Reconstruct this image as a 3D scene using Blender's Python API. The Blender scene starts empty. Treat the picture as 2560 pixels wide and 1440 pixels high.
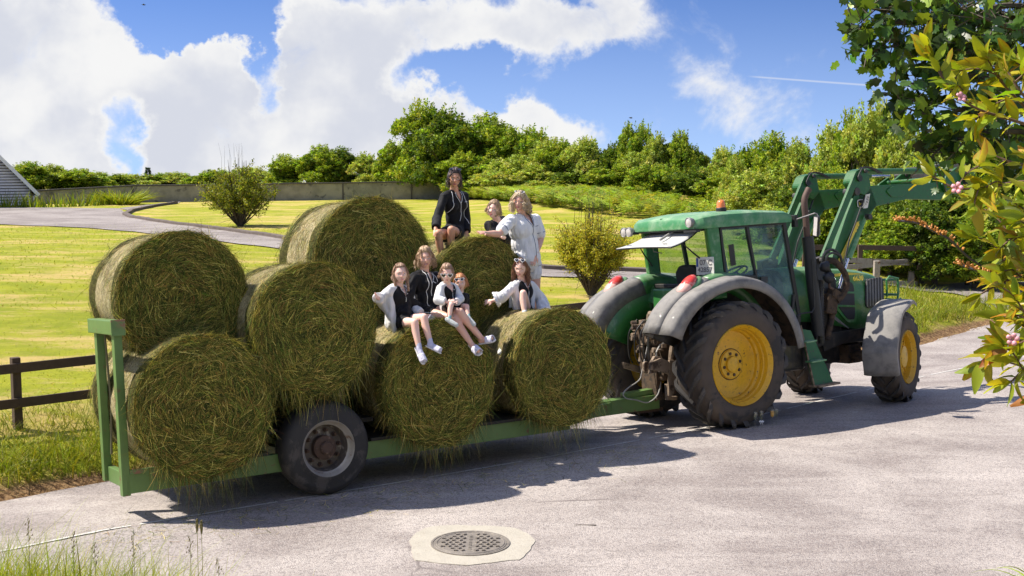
import bpy, bmesh, math, random
import numpy as np
from mathutils import Vector, Matrix
R=math.radians
random.seed(7); rng=np.random.default_rng(7)
SC=bpy.context.scene; COL=SC.collection
# ------------------------------------------------------------------ camera
FPX=3100.0; CH=3.75; PITCH=R(6.08)
cam=bpy.data.objects.new('camera',bpy.data.cameras.new('camera')); COL.objects.link(cam)
cam.location=(0,0,CH); cam.rotation_euler=(R(90)-PITCH,0,0)
cam.data.sensor_width=36; cam.data.lens=36*FPX/2560; cam.data.clip_start=.1; cam.data.clip_end=5000
SC.camera=cam
SC.view_settings.view_transform='Standard'; SC.view_settings.look='None'
SC.view_settings.exposure=0.68; SC.view_settings.gamma=1
# ------------------------------------------------------------------ sun + sky
SUN_EL=R(52); SUN_AZ=math.atan2(-1.0,.14)      # azimuth measured from +Y towards +X: the sun stands to the left, a little behind the scene
sd=Vector((math.sin(SUN_AZ)*math.cos(SUN_EL),math.cos(SUN_AZ)*math.cos(SUN_EL),math.sin(SUN_EL)))
sl=bpy.data.lights.new('sun','SUN'); sl.energy=5.0; sl.angle=R(.5); sl.color=(1,.93,.82)
so=bpy.data.objects.new('sun',sl); COL.objects.link(so); so.rotation_euler=(-sd).to_track_quat('-Z','Y').to_euler()

class NT:
    """tiny helper for building node trees with maths"""
    def __init__(s,nt): s.nt=nt; s.n=nt.nodes; s.l=nt.links
    def node(s,t,**k):
        n=s.n.new(t)
        for a,b in k.items(): setattr(n,a,b)
        return n
    def put(s,sock,v):
        if hasattr(v,'is_output') or isinstance(v,bpy.types.NodeSocket): s.l.new(v,sock)
        elif v is not None: sock.default_value=v
    def m(s,op,a,b=None,c=None,clamp=False):
        n=s.node('ShaderNodeMath',operation=op,use_clamp=clamp)
        s.put(n.inputs[0],a)
        if b is not None: s.put(n.inputs[1],b)
        if c is not None: s.put(n.inputs[2],c)
        return n.outputs[0]
    def noise(s,vec,scale,detail=4,rough=.55,dist=0,out=0):
        n=s.node('ShaderNodeTexNoise'); n.inputs['Scale'].default_value=scale; n.inputs['Detail'].default_value=detail
        n.inputs['Roughness'].default_value=rough; n.inputs['Distortion'].default_value=dist
        if vec is not None: s.l.new(vec,n.inputs['Vector'])
        return n.outputs[out]
    def ramp(s,fac,stops,interp='LINEAR'):
        n=s.node('ShaderNodeValToRGB'); e=n.color_ramp.elements; n.color_ramp.interpolation=interp
        while len(e)<len(stops): e.new(.5)
        for el,(p,c) in zip(e,stops):
            el.position=p; el.color=(c,c,c,1) if isinstance(c,(int,float)) else (*c,1)
        s.put(n.inputs[0],fac); return n.outputs[0]
    def mix(s,fac,a,b,mode='MIX'):
        n=s.node('ShaderNodeMix',data_type='RGBA',blend_type=mode)
        s.put(n.inputs[0],fac)
        for k,v in ((6,a),(7,b)):
            if isinstance(v,tuple): v=(*v[:3],1)
            s.put(n.inputs[k],v)
        return n.outputs[2]
    def smooth(s,x,a,b):
        n=s.node('ShaderNodeMapRange',interpolation_type='SMOOTHSTEP'); s.put(n.inputs[0],x)
        n.inputs[1].default_value=a; n.inputs[2].default_value=b; return n.outputs[0]

def px_azel(px,py):
    x=(px-1280)/FPX; y=-(py-720)/FPX
    r=(x,math.cos(PITCH)+y*math.sin(PITCH),-math.sin(PITCH)+y*math.cos(PITCH))
    return math.atan2(r[0],r[1]),math.atan2(r[2],math.hypot(r[0],r[1]))

def make_world():
    w=bpy.data.worlds.new('World'); SC.world=w; w.use_nodes=True
    t=NT(w.node_tree); t.n.clear()
    tc=t.node('ShaderNodeTexCoord').outputs['Generated']
    sp=t.node('ShaderNodeSeparateXYZ'); t.l.new(tc,sp.inputs[0]); X,Y,Z=sp.outputs
    az=t.m('ARCTAN2',X,Y); hyp=t.m('SQRT',t.m('ADD',t.m('MULTIPLY',X,X),t.m('MULTIPLY',Y,Y)))
    el=t.m('ARCTAN2',Z,hyp)
    zc=t.m('ADD',t.m('MULTIPLY',t.m('MAXIMUM',Z,0.0),2.6),.13)
    cv=t.node('ShaderNodeCombineXYZ'); t.put(cv.inputs[0],X); t.put(cv.inputs[1],Y); t.put(cv.inputs[2],zc)
    nv=t.node('ShaderNodeVectorMath',operation='NORMALIZE'); t.l.new(cv.outputs[0],nv.inputs[0])
    sky=t.node('ShaderNodeTexSky',sky_type='NISHITA'); sky.sun_disc=False; sky.sun_elevation=SUN_EL; sky.sun_rotation=SUN_AZ
    sky.air_density=1.0; sky.dust_density=.25; sky.ozone_density=3.0; t.l.new(nv.outputs[0],sky.inputs[0])
    blue=t.mix(1.0,sky.outputs[0],SKYT,'MULTIPLY')
    # warp the az/el field for billowing edges
    wv=t.node('ShaderNodeCombineXYZ'); t.put(wv.inputs[0],az); t.put(wv.inputs[1],el)
    n1=t.noise(wv.outputs[0],13,6,.6,out=1); n2=t.noise(wv.outputs[0],48,5,.6,out=1)
    def off(c,k):
        v=t.node('ShaderNodeVectorMath',operation='SUBTRACT'); t.l.new(c,v.inputs[0]); v.inputs[1].default_value=(.5,.5,.5)
        q=t.node('ShaderNodeVectorMath',operation='SCALE'); t.l.new(v.outputs[0],q.inputs[0]); q.inputs['Scale'].default_value=k; return q.outputs[0]
    a1=t.node('ShaderNodeVectorMath',operation='ADD'); t.l.new(off(n1,.085),a1.inputs[0]); t.l.new(off(n2,.028),a1.inputs[1])
    a2=t.node('ShaderNodeVectorMath',operation='ADD'); t.l.new(a1.outputs[0],a2.inputs[0]); t.l.new(wv.outputs[0],a2.inputs[1])
    ws=t.node('ShaderNodeSeparateXYZ'); t.l.new(a2.outputs[0],ws.inputs[0]); wa,we=ws.outputs[0],ws.outputs[1]
    def field(wa,we,blobs):
        tot=None
        for (cx,cy,rx,ry,wt) in blobs:
            A0,E0=px_azel(cx,cy); ra=rx/FPX; re=ry/FPX
            dx=t.m('DIVIDE',t.m('SUBTRACT',wa,A0),ra); dy=t.m('DIVIDE',t.m('SUBTRACT',we,E0),re)
            r2=t.m('ADD',t.m('MULTIPLY',dx,dx),t.m('MULTIPLY',dy,dy))
            g=t.m('MULTIPLY',t.m('EXPONENT',t.m('MULTIPLY',r2,-1.0)),wt)
            tot=g if tot is None else t.m('ADD',tot,g)
        return tot
    blobs=[(60,110,300,210,1.6),(230,200,170,110,1.1),(-40,360,240,130,1.5),(170,400,130,70,1.1),(-400,200,300,300,1.4),
           (460,180,75,75,1.1),(545,150,70,70,1.1),(520,290,150,130,1.5),(480,420,110,90,1.2),(640,360,200,90,1.3),
           (820,110,120,90,1.5),(740,180,110,90,1.1),(880,230,170,110,1.5),(960,340,220,80,1.3),(700,440,320,50,1.2),
           (1010,70,170,80,.85),(1090,250,60,60,.8),(1200,60,190,70,.7),(1345,150,60,70,.5),(1260,110,120,60,.5),
           (1545,70,100,95,.72),(1440,70,110,80,.55),(1380,20,140,50,.5),
           (1320,290,85,50,1.3),(1390,340,110,45,1.2),(1250,330,110,50,1.0),(1740,200,110,75,.50),(1850,260,130,80,.46),(2420,60,60,40,.5),(2000,330,200,40,.22),(1500,400,300,30,.3)]
    f=field(wa,we,blobs)
    # bites of blue
    holes=[(300,325,80,90,1.3),(355,405,60,55,.9),(255,250,75,45,.7),(430,10,200,75,1.9),(560,30,120,60,.8),(390,95,60,60,.9),(1130,190,170,50,.9),(635,140,45,75,1.2),(690,235,60,50,1.15),(770,290,40,40,.5),(1500,200,120,60,.3),(900,40,60,30,.5)]
    f=t.m('SUBTRACT',f,field(wa,we,holes))
    # unseen cloud cover added outside the frame for reflections and warm fill light
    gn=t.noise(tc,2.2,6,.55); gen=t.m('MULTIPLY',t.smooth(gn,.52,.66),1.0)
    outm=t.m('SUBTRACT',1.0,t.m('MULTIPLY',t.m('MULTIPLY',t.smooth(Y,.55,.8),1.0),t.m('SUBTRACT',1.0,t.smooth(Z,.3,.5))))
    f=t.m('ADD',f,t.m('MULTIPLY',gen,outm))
    nz=t.noise(wv.outputs[0],15,8,.62,.4); f0=f; f=t.m('ADD',t.m('MINIMUM',f,1.0),t.m('MULTIPLY',t.m('SUBTRACT',nz,.5),1.9))
    dens=t.smooth(f,.14,.86)
    # soft grey body shading of the thick parts
    sh=t.noise(wv.outputs[0],9,5,.55,out=0); thick=t.smooth(f0,.5,1.3)
    sh=t.m('MULTIPLY',thick,t.smooth(sh,.38,.62))
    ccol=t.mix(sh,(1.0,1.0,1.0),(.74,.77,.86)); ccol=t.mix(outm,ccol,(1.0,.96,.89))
    cl=t.node('ShaderNodeBackground'); t.put(cl.inputs[1],t.m('ADD',CLOUD,t.m('MULTIPLY',outm,FILL))); t.l.new(ccol,cl.inputs[0])
    bg=t.node('ShaderNodeBackground'); bg.inputs[1].default_value=SKYS; t.l.new(blue,bg.inputs[0])
    # pale air low over the horizon
    pale=t.node('ShaderNodeBackground'); pale.inputs[0].default_value=(.62,.76,1,1); pale.inputs[1].default_value=.62
    lo=t.m('MULTIPLY',t.m('SUBTRACT',1.0,t.smooth(el,-.03,.16)),.45)
    # contrail: a thin straight line of ice
    A1,E1=px_azel(1860,190); A2,E2=px_azel(2215,216); sl_=(E2-E1)/(A2-A1)
    d=t.m('ABSOLUTE',t.m('SUBTRACT',t.m('SUBTRACT',el,E1),t.m('MULTIPLY',t.m('SUBTRACT',az,A1),sl_)))
    ct=t.m('MULTIPLY',t.m('SUBTRACT',1.0,t.smooth(d,.0002,.0011)),t.m('MULTIPLY',t.smooth(az,A1,A1+.015),t.m('MULTIPLY',t.m('SUBTRACT',1.0,t.smooth(az,A2,A2+.1)),.38)))
    m1=t.node('ShaderNodeMixShader'); t.put(m1.inputs[0],lo); t.l.new(bg.outputs[0],m1.inputs[1]); t.l.new(pale.outputs[0],m1.inputs[2])
    dens=t.m('MAXIMUM',dens,ct)
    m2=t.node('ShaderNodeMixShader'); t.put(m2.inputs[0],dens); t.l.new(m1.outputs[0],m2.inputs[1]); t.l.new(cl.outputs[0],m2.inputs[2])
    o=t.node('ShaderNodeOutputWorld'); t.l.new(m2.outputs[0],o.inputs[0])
SKYT=(.68,.84,1.16); SKYS=.092; CLOUD=.575; FILL=.50   # extra brightness added to clouds out of frame as fill for shaded sides
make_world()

# ------------------------------------------------------------------ frames and rays
def ray(px,py):
    x=(px-1280)/FPX; y=-(py-720)/FPX
    return Vector((x,math.cos(PITCH)+y*math.sin(PITCH),-math.sin(PITCH)+y*math.cos(PITCH)))
CAMP=Vector((0,0,CH))
TH=R(33); RHO=R(5)
O=Vector((-2.02,13.43,0))
AX=Vector((math.cos(TH),math.sin(TH),0))
BX=Vector((math.sin(TH)*math.cos(RHO),-math.cos(TH)*math.cos(RHO),math.sin(RHO)))   # towards the near side
ZX=Vector((-math.sin(TH)*math.sin(RHO),math.cos(TH)*math.sin(RHO),math.cos(RHO)))
def W(a,b,z): return O+AX*a+BX*b+ZX*z            # rig frame -> world
def rig(px,py,b):                                 # pixel of the photograph + side plane -> world point
    r=ray(px,py); t=(b-(CAMP-O).dot(BX))/r.dot(BX); return CAMP+r*t
def rigc(px,py,b):
    P=rig(px,py,b)-O; return Vector((P.dot(AX),P.dot(BX),P.dot(ZX)))
RIGM=Matrix(((AX.x,-BX.x,ZX.x,O.x),(AX.y,-BX.y,ZX.y,O.y),(AX.z,-BX.z,ZX.z,O.z),(0,0,0,1)))   # local x fwd, y left (= -b), z up
def gz(px,py,z):
    r=ray(px,py); t=(z-CH)/r.z; return (r.x*t,r.y*t)
def sstep(x,a,b):
    t=np.clip((x-a)/(b-a),0,1); return t*t*(3-2*t)
EDGE=[(-40,-16.0)]+[gz(0,1255,-.23),gz(250,1208,-.25)]+[(1.5,20.7)]+[gz(2300,862,-.28),gz(2470,812,-.28),(26,44),(40,62)]
EDGE[0]=(EDGE[1][0]-30*.78,EDGE[1][1]-30*.62)
def edge_d(x,y):
    """signed distance beyond the far edge of the road (positive on the verge)"""
    x=np.asarray(x,float); y=np.asarray(y,float); best=np.full(x.shape,1e9); sg=np.ones(x.shape)
    for (x0,y0),(x1,y1) in zip(EDGE[:-1],EDGE[1:]):
        dx,dy=x1-x0,y1-y0; L=dx*dx+dy*dy
        t=np.clip(((x-x0)*dx+(y-y0)*dy)/L,0,1)
        qx,qy=x-(x0+t*dx),y-(y0+t*dy); d=np.hypot(qx,qy); c=dx*qy-dy*qx
        m=d<best; best=np.where(m,d,best); sg=np.where(m,np.sign(c),sg)
    return best*sg
def road_z(x,y):
    s=(x-O.x)*(-math.sin(TH))+(y-O.y)*math.cos(TH)
    return -math.tan(RHO)*np.clip(s,0,3.2)
def terr(x,y):
    x=np.asarray(x,float); y=np.asarray(y,float)
    d=edge_d(x,y); z=road_z(x,y)
    side=1-.8*sstep(x,9.5,12.5)*(1-sstep(d,4,14))
    rise=(.27*sstep(d,0,.55)+.25*sstep(d,.5,3.0)+.62*sstep(d,3,22))*side
    z=z+rise
    r=np.hypot(x,y); z=z-sstep(r,110,900)*40
    # field bank with bracken, right of the wall
    z=z+.55*sstep(x,-6,4)*sstep(y,52,66)*(1-sstep(y,75,110))
    # bank the photographer stands on
    nb=1.95*(1-sstep(y,4.2,8.6)); z=z+np.where(d<0,nb,0)
    z=z+.012*np.sin(x*1.7+y*.6)*np.sin(y*1.3-.4*x)*sstep(d,.5,2)
    return z
def hit(px,py,dz=0.0):
    r=ray(px,py); t0=3.0
    lo=None; t=3.0
    while t<400:
        P=CAMP+r*t
        if P.z-dz<float(terr(P.x,P.y)):
            a,b=t-max(.05,t*.01),t
            for _ in range(24):
                m=(a+b)/2; P=CAMP+r*m
                if P.z-dz<float(terr(P.x,P.y)): b=m
                else: a=m
            return CAMP+r*b
        t+=max(.05,t*.01)
    return CAMP+r*t
# ------------------------------------------------------------------ mesh helpers
class MB:
    def __init__(s): s.v=[]; s.f=[]; s.mi=[]; s.cur=0
    def add(s,vs,fs,mi=None):
        o=len(s.v); s.v.extend([tuple(p) for p in vs]); s.f.extend([tuple(i+o for i in f) for f in fs]); s.mi.extend([s.cur if mi is None else mi]*len(fs)); return s
    def box(s,c,d,rot=None,mi=None):
        c=Vector(c); vs=[]
        for sx in(-.5,.5):
            for sy in(-.5,.5):
                for sz in(-.5,.5):
                    p=Vector((sx*d[0],sy*d[1],sz*d[2]))
                    if rot is not None: p=rot@p
                    vs.append(c+p)
        return s.add(vs,[(0,1,3,2),(4,6,7,5),(0,4,5,1),(2,3,7,6),(0,2,6,4),(1,5,7,3)],mi)
    def beam(s,p0,p1,w,h,up=(0,0,1),mi=None,w1=None,h1=None):
        p0=Vector(p0);p1=Vector(p1);d=(p1-p0).normalized();sd_=d.cross(Vector(up)).normalized();u=sd_.cross(d)
        w1=w if w1 is None else w1; h1=h if h1 is None else h1
        vs=[]
        for p,ww,hh in((p0,w,h),(p1,w1,h1)):
            for a,b in((-1,-1),(1,-1),(1,1),(-1,1)): vs.append(p+sd_*a*ww/2+u*b*hh/2)
        return s.add(vs,[(3,2,1,0),(4,5,6,7),(0,1,5,4),(1,2,6,5),(2,3,7,6),(3,0,4,7)],mi)
    def tube(s,pts,rad,n=8,mi=None,cap=True):
        pts=[Vector(p) for p in pts]; k=len(pts)
        if not hasattr(rad,'__len__'): rad=[rad]*k
        vs=[];fs=[]; up=None
        for i,p in enumerate(pts):
            d=(pts[min(i+1,k-1)]-pts[max(i-1,0)]).normalized()
            if up is None: up=Vector((0,0,1)) if abs(d.z)<.9 else Vector((1,0,0))
            x=d.cross(up).normalized(); up=x.cross(d).normalized()
            for j in range(n):
                a=2*math.pi*j/n; vs.append(p+(x*math.cos(a)+up*math.sin(a))*rad[i])
        for i in range(k-1):
            for j in range(n): fs.append((i*n+j,i*n+(j+1)%n,(i+1)*n+(j+1)%n,(i+1)*n+j))
        if cap: fs.append(tuple(range(n-1,-1,-1))); fs.append(tuple((k-1)*n+j for j in range(n)))
        return s.add(vs,fs,mi)
    def cyl(s,p0,p1,r0,r1=None,n=16,mi=None): return s.tube([p0,p1],[r0,r0 if r1 is None else r1],n,mi)
    def lathe(s,prof,org,axis,n=32,mi=None,closed=False):
        """prof: list of (radius, distance along axis)"""
        org=Vector(org);ax=Vector(axis).normalized(); x=ax.orthogonal().normalized() if abs(ax.z)>.9 else Vector((0,0,1)).cross(ax).normalized(); y=ax.cross(x)
        vs=[];fs=[];k=len(prof)
        for r,h in prof:
            for j in range(n):
                a=2*math.pi*j/n; vs.append(org+ax*h+(x*math.cos(a)+y*math.sin(a))*max(r,1e-4))
        for i in range(k-1 if not closed else k):
            i2=(i+1)%k
            for j in range(n): fs.append((i*n+j,i*n+(j+1)%n,i2*n+(j+1)%n,i2*n+j))
        return s.add(vs,fs,mi)
    def prism(s,poly,o,ux,uy,n,t,mi=None):
        """polygon (2d) in plane o+ux*a+uy*b, extruded by t along n (centred)"""
        o=Vector(o);ux=Vector(ux);uy=Vector(uy);n=Vector(n).normalized();k=len(poly)
        vs=[o+ux*a+uy*b-n*t/2 for a,b in poly]+[o+ux*a+uy*b+n*t/2 for a,b in poly]
        fs=[tuple(range(k-1,-1,-1)),tuple(range(k,2*k))]+[(i,(i+1)%k,(i+1)%k+k,i+k) for i in range(k)]
        return s.add(vs,fs,mi)
    def grid(s,P,mi=None,wrap=False):
        r=len(P);c=len(P[0]); vs=[p for row in P for p in row]
        fs=[(i*c+j,i*c+(j+1)%c,(i+1)*c+(j+1)%c,(i+1)*c+j) for i in range(r-1) for j in range(c if wrap else c-1)]
        return s.add(vs,fs,mi)
    def ell(s,c,r,rot=None,n=14,m=9,mi=None):
        c=Vector(c);vs=[];fs=[]
        for i in range(m+1):
            th=math.pi*i/m
            for j in range(n):
                ph=2*math.pi*j/n; p=Vector((r[0]*math.sin(th)*math.cos(ph),r[1]*math.sin(th)*math.sin(ph),r[2]*math.cos(th)))
                if rot is not None: p=rot@p
                vs.append(c+p)
        for i in range(m):
            for j in range(n): fs.append((i*n+j,(i+1)*n+j,(i+1)*n+(j+1)%n,i*n+(j+1)%n))
        return s.add(vs,fs,mi)
    def build(s,name,mats,parent=None,smooth=None,bevel=0,solid=0,sub=0):
        me=bpy.data.meshes.new(name); me.from_pydata(s.v,[],s.f)
        if not isinstance(mats,(list,tuple)): mats=[mats]
        for m in mats: me.materials.append(m)
        if len(mats)>1: me.polygons.foreach_set('material_index',s.mi)
        bm=bmesh.new(); bm.from_mesh(me); bmesh.ops.recalc_face_normals(bm,faces=bm.faces); bm.to_mesh(me); bm.free()
        if smooth:
            me.polygons.foreach_set('use_smooth',[True]*len(me.polygons)); me.set_sharp_from_angle(angle=R(smooth))
        me.update()
        o=bpy.data.objects.new(name,me); COL.objects.link(o)
        if solid:
            q=o.modifiers.new('solid','SOLIDIFY'); q.thickness=solid; q.offset=0
        if bevel:
            q=o.modifiers.new('bevel','BEVEL'); q.width=bevel; q.segments=2; q.limit_method='ANGLE'; q.angle_limit=R(35)
        if sub:
            q=o.modifiers.new('sub','SUBSURF'); q.levels=sub; q.render_levels=sub
        if parent is not None: o.parent=parent
        return o
def npmesh(name,V,F,mats,tint=None,parent=None,mi=None,smooth=False,corner=None):
    """big meshes straight from numpy; V (n,3), F (m,k); tint per vertex (n,3)"""
    me=bpy.data.meshes.new(name); V=np.ascontiguousarray(V,dtype=np.float32); F=np.ascontiguousarray(F,dtype=np.int32)
    me.vertices.add(len(V)); me.vertices.foreach_set('co',V.ravel())
    k=F.shape[1]; me.loops.add(F.size); me.loops.foreach_set('vertex_index',F.ravel())
    me.polygons.add(len(F)); me.polygons.foreach_set('loop_start',np.arange(0,F.size,k,dtype=np.int32))
    if smooth: me.polygons.foreach_set('use_smooth',np.ones(len(F),bool))
    if not isinstance(mats,(list,tuple)): mats=[mats]
    for m in mats: me.materials.append(m)
    if mi is not None: me.polygons.foreach_set('material_index',np.asarray(mi,dtype=np.int32))
    me.update(calc_edges=True)
    if tint is not None:
        a=me.color_attributes.new('tint','FLOAT_COLOR','POINT'); c=np.ones((len(V),4),np.float32); c[:,:3]=tint; a.data.foreach_set('color',c.ravel())
    o=bpy.data.objects.new(name,me); COL.objects.link(o)
    if parent is not None: o.parent=parent
    return o
def tag(o,label=None,cat=None,group=None,kind=None):
    if label: o['label']=label
    if cat: o['category']=cat
    if group: o['group']=group
    if kind: o['kind']=kind
    return o
def empty(name,loc=(0,0,0),mat=None,rz=0):
    o=bpy.data.objects.new(name,None); COL.objects.link(o); o.empty_display_size=.2
    if mat is not None: o.matrix_world=mat
    else: o.location=loc; o.rotation_euler=(0,0,rz)
    return o
def thing(name,label,cat,loc=(0,0,0),mat=None,rz=0,group=None): return tag(empty(name,loc,mat,rz),label,cat,group)
def copy_tree(o,parent=None):
    c=o.copy(); COL.objects.link(c)
    if parent is not None:
        c.parent=parent; c.matrix_parent_inverse=o.matrix_parent_inverse.copy()
    for ch in list(o.children): copy_tree(ch,c)
    return c
# ------------------------------------------------------------------ materials
def newmat(name):
    m=bpy.data.materials.new(name); m.use_nodes=True; t=NT(m.node_tree); t.n.clear()
    o=t.node('ShaderNodeOutputMaterial'); return m,t,o
def mat(name,col,rough=.6,metal=0,var=.25,vs=6,col2=None,k2=.5,k2s=8,bump=.0,bs=60,spec=.5,coat=0,obj=True):
    """painted / plain surface: base colour with large soft variation, optional second colour in patches, bump"""
    m,t,o=newmat(name); p=t.node('ShaderNodeBsdfPrincipled'); tc=t.node('ShaderNodeTexCoord').outputs['Object' if obj else 'Generated']
    n=t.noise(tc,vs,5,.6); c=t.mix(t.m('MULTIPLY',t.smooth(n,.35,.7),var),tuple(col),tuple(x*.45 for x in col))
    if col2 is not None:
        n2=t.noise(tc,k2s,7,.68,.4); c=t.mix(t.smooth(n2,k2,k2+.10),c,tuple(col2))
    t.l.new(c,p.inputs['Base Color']); p.inputs['Roughness'].default_value=rough; p.inputs['Metallic'].default_value=metal
    p.inputs['Specular IOR Level'].default_value=spec; p.inputs['Coat Weight'].default_value=coat
    if bump:
        b=t.node('ShaderNodeBump'); b.inputs['Strength'].default_value=bump; b.inputs['Distance'].default_value=.01
        t.l.new(t.noise(tc,bs,4,.6),b.inputs['Height']); t.l.new(b.outputs[0],p.inputs['Normal'])
    t.l.new(p.outputs[0],o.inputs[0]); return m
def foliage(name,base=(1,1,1),trans=.4,rough=.5,gloss=.25):
    m,t,o=newmat(name); a=t.node('ShaderNodeAttribute',attribute_name='tint').outputs['Color']
    c=t.mix(1.0,a,tuple(base),'MULTIPLY')
    p=t.node('ShaderNodeBsdfPrincipled'); t.l.new(c,p.inputs['Base Color']); p.inputs['Roughness'].default_value=rough; p.inputs['Specular IOR Level'].default_value=gloss
    tr=t.node('ShaderNodeBsdfTranslucent'); t.l.new(t.mix(1.0,c,(1.25,1.15,.45),'MULTIPLY'),tr.inputs[0])
    x=t.node('ShaderNodeMixShader'); x.inputs[0].default_value=trans; t.l.new(p.outputs[0],x.inputs[1]); t.l.new(tr.outputs[0],x.inputs[2]); t.l.new(x.outputs[0],o.inputs[0]); return m
M_leaf=foliage('leaf',trans=.42)
M_blade=foliage('grass_blade',trans=.4)
M_straw=foliage('hay_strand',trans=.18,rough=.65,gloss=.2)
M_bark=mat('bark',(.10,.08,.06),.9,var=.5,vs=20,bump=.6,bs=40)

def ground_mat():
    m,t,o=newmat('grass_ground'); p=t.node('ShaderNodeBsdfPrincipled'); g=t.node('ShaderNodeNewGeometry').outputs['Position']
    e=t.node('ShaderNodeAttribute',attribute_name='tint').outputs['Color']; es=t.node('ShaderNodeSeparateColor'); t.l.new(e,es.inputs[0]); ev=es.outputs[0]
    mp=t.node('ShaderNodeMapping'); t.l.new(g,mp.inputs[0]); mp.inputs['Rotation'].default_value=(0,0,R(-8)); mp.inputs['Scale'].default_value=(.36,1.0,1)
    band=t.noise(mp.outputs[0],.75,5,.62,.3)
    fine=t.noise(g,9,6,.7); band=t.m('ADD',band,t.m('MULTIPLY',t.m('SUBTRACT',fine,.5),.35)); mid=t.noise(g,1.1,5,.6)
    c=t.mix(t.smooth(mid,.35,.65),(.26,.295,.018),(.36,.37,.024))
    c=t.mix(t.m('MULTIPLY',t.smooth(band,.45,.63),.9),c,(.60,.44,.16)); c=t.mix(t.m('MULTIPLY',t.smooth(t.noise(mp.outputs[0],2.1,6,.7,.6),.56,.7),.5),c,(.66,.47,.22))
    c=t.mix(t.m('MULTIPLY',t.smooth(fine,.5,.75),.55),c,(.12,.155,.012))
    dry=t.mix(t.smooth(t.noise(g,14,6,.7),.4,.62),(.40,.25,.12),(.14,.075,.035))
    c=t.mix(t.smooth(t.m('ADD',ev,t.m('MULTIPLY',t.m('SUBTRACT',t.noise(g,3,4,.6),.5),.5)),.3,.6),c,dry)
    t.l.new(c,p.inputs['Base Color']); p.inputs['Roughness'].default_value=.85; p.inputs['Specular IOR Level'].default_value=.15
    b=t.node('ShaderNodeBump'); b.inputs['Strength'].default_value=.9; b.inputs['Distance'].default_value=.06
    t.l.new(t.noise(g,26,6,.75),b.inputs['Height']); t.l.new(b.outputs[0],p.inputs['Normal']); t.l.new(p.outputs[0],o.inputs[0]); return m
def road_mat(name='asphalt',tone=1.0,patch=True):
    m,t,o=newmat(name); p=t.node('ShaderNodeBsdfPrincipled'); g=t.node('ShaderNodeNewGeometry').outputs['Position']
    sp=t.node('ShaderNodeSeparateXYZ'); t.l.new(g,sp.inputs[0])
    big=t.noise(g,.55,5,.6,.6); st=t.node('ShaderNodeMapping'); t.l.new(g,st.inputs[0]); st.inputs['Rotation'].default_value=(0,0,-TH); st.inputs['Scale'].default_value=(.25,1.6,1)
    st.vector_type='POINT'; lane=t.noise(st.outputs[0],.9,5,.6,.2)
    c=t.mix(t.smooth(big,.35,.68),(.31*tone,.265*tone,.245*tone),(.50*tone,.445*tone,.41*tone))
    c=t.mix(t.m('MULTIPLY',t.smooth(lane,.44,.68),.45),c,(.60*tone,.54*tone,.495*tone))
    # stone chippings: two sizes of voronoi cells, pale and dark stones with dark gaps
    v1=t.node('ShaderNodeTexVoronoi'); v1.inputs['Scale'].default_value=62; t.l.new(g,v1.inputs['Vector'])
    cs=t.node('ShaderNodeSeparateColor'); t.l.new(v1.outputs['Color'],cs.inputs[0])
    c=t.mix(t.m('MULTIPLY',t.smooth(cs.outputs[0],.62,.75),.45),c,(.115*tone,.10*tone,.105*tone))
    c=t.mix(t.m('MULTIPLY',t.smooth(cs.outputs[1],.72,.85),.35),c,(.55*tone,.51*tone,.48*tone))
    gap=t.smooth(v1.outputs['Distance'],.0,.9)
    n3=t.noise(g,34,4,.75); c=t.mix(t.m('MULTIPLY',t.smooth(n3,.57,.68),.55),c,(.10*tone,.088*tone,.09*tone))
    n4=t.noise(g,3.2,6,.7); c=t.mix(t.m('MULTIPLY',t.smooth(n4,.56,.72),.3),c,(.15*tone,.135*tone,.13*tone))
    n5=t.noise(st.outputs[0],2.6,6,.7,.8); c=t.mix(t.m('MULTIPLY',t.smooth(n5,.60,.68),.35),c,(.20*tone,.17*tone,.155*tone))
    wv_=t.node('ShaderNodeTexVoronoi',feature='DISTANCE_TO_EDGE'); wv_.inputs['Scale'].default_value=.42; t.l.new(t.mix(.12,g,t.noise(g,1.6,5,.7,out=1)),wv_.inputs['Vector'])
    c=t.mix(t.m('MULTIPLY',t.m('SUBTRACT',1.0,t.smooth(wv_.outputs['Distance'],.0,.012)),t.smooth(t.noise(g,.6,3,.5),.58,.66)),c,(.22*tone,.19*tone,.18*tone))
    t.l.new(c,p.inputs['Base Color']); p.inputs['Roughness'].default_value=.85; p.inputs['Specular IOR Level'].default_value=.25
    b=t.node('ShaderNodeBump'); b.inputs['Strength'].default_value=.55; b.inputs['Distance'].default_value=.010
    t.l.new(t.m('SUBTRACT',1.0,gap),b.inputs['Height']); t.l.new(b.outputs[0],p.inputs['Normal']); t.l.new(p.outputs[0],o.inputs[0]); return m
M_ground=ground_mat(); M_road=road_mat('asphalt',.86); M_drive=road_mat('driveway_asphalt',.72)

# ------------------------------------------------------------------ ground
def axis(parts):
    a=[]
    for lo,hi,st in parts: a.extend(np.arange(lo,hi,st))
    return np.array(a)
gx=axis([(-700,-120,60),(-120,-40,5),(-40,-12,1),(-12,14,.25),(14,40,1),(40,120,5),(120,761,60)])
gy=axis([(-30,2,4),(2,10,.5),(10,30,.25),(30,60,.7),(60,120,2),(120,300,15),(300,1500,100)])
GX,GY=np.meshgrid(gx,gy); D_=edge_d(GX,GY); GZ=terr(GX,GY)
under=(D_<-.15)&(GY>8.6)
GZ=np.where(under,GZ-.06,GZ)
nx,ny=len(gx),len(gy); idx=np.arange(nx*ny).reshape(ny,nx)
F=np.stack([idx[:-1,:-1].ravel(),idx[:-1,1:].ravel(),idx[1:,1:].ravel(),idx[1:,:-1].ravel()],1)
ed=np.clip(1-np.abs(D_-.0)/.5,0,1)*(GY>8)
tint=np.stack([ed.ravel()]*3,1)
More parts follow.
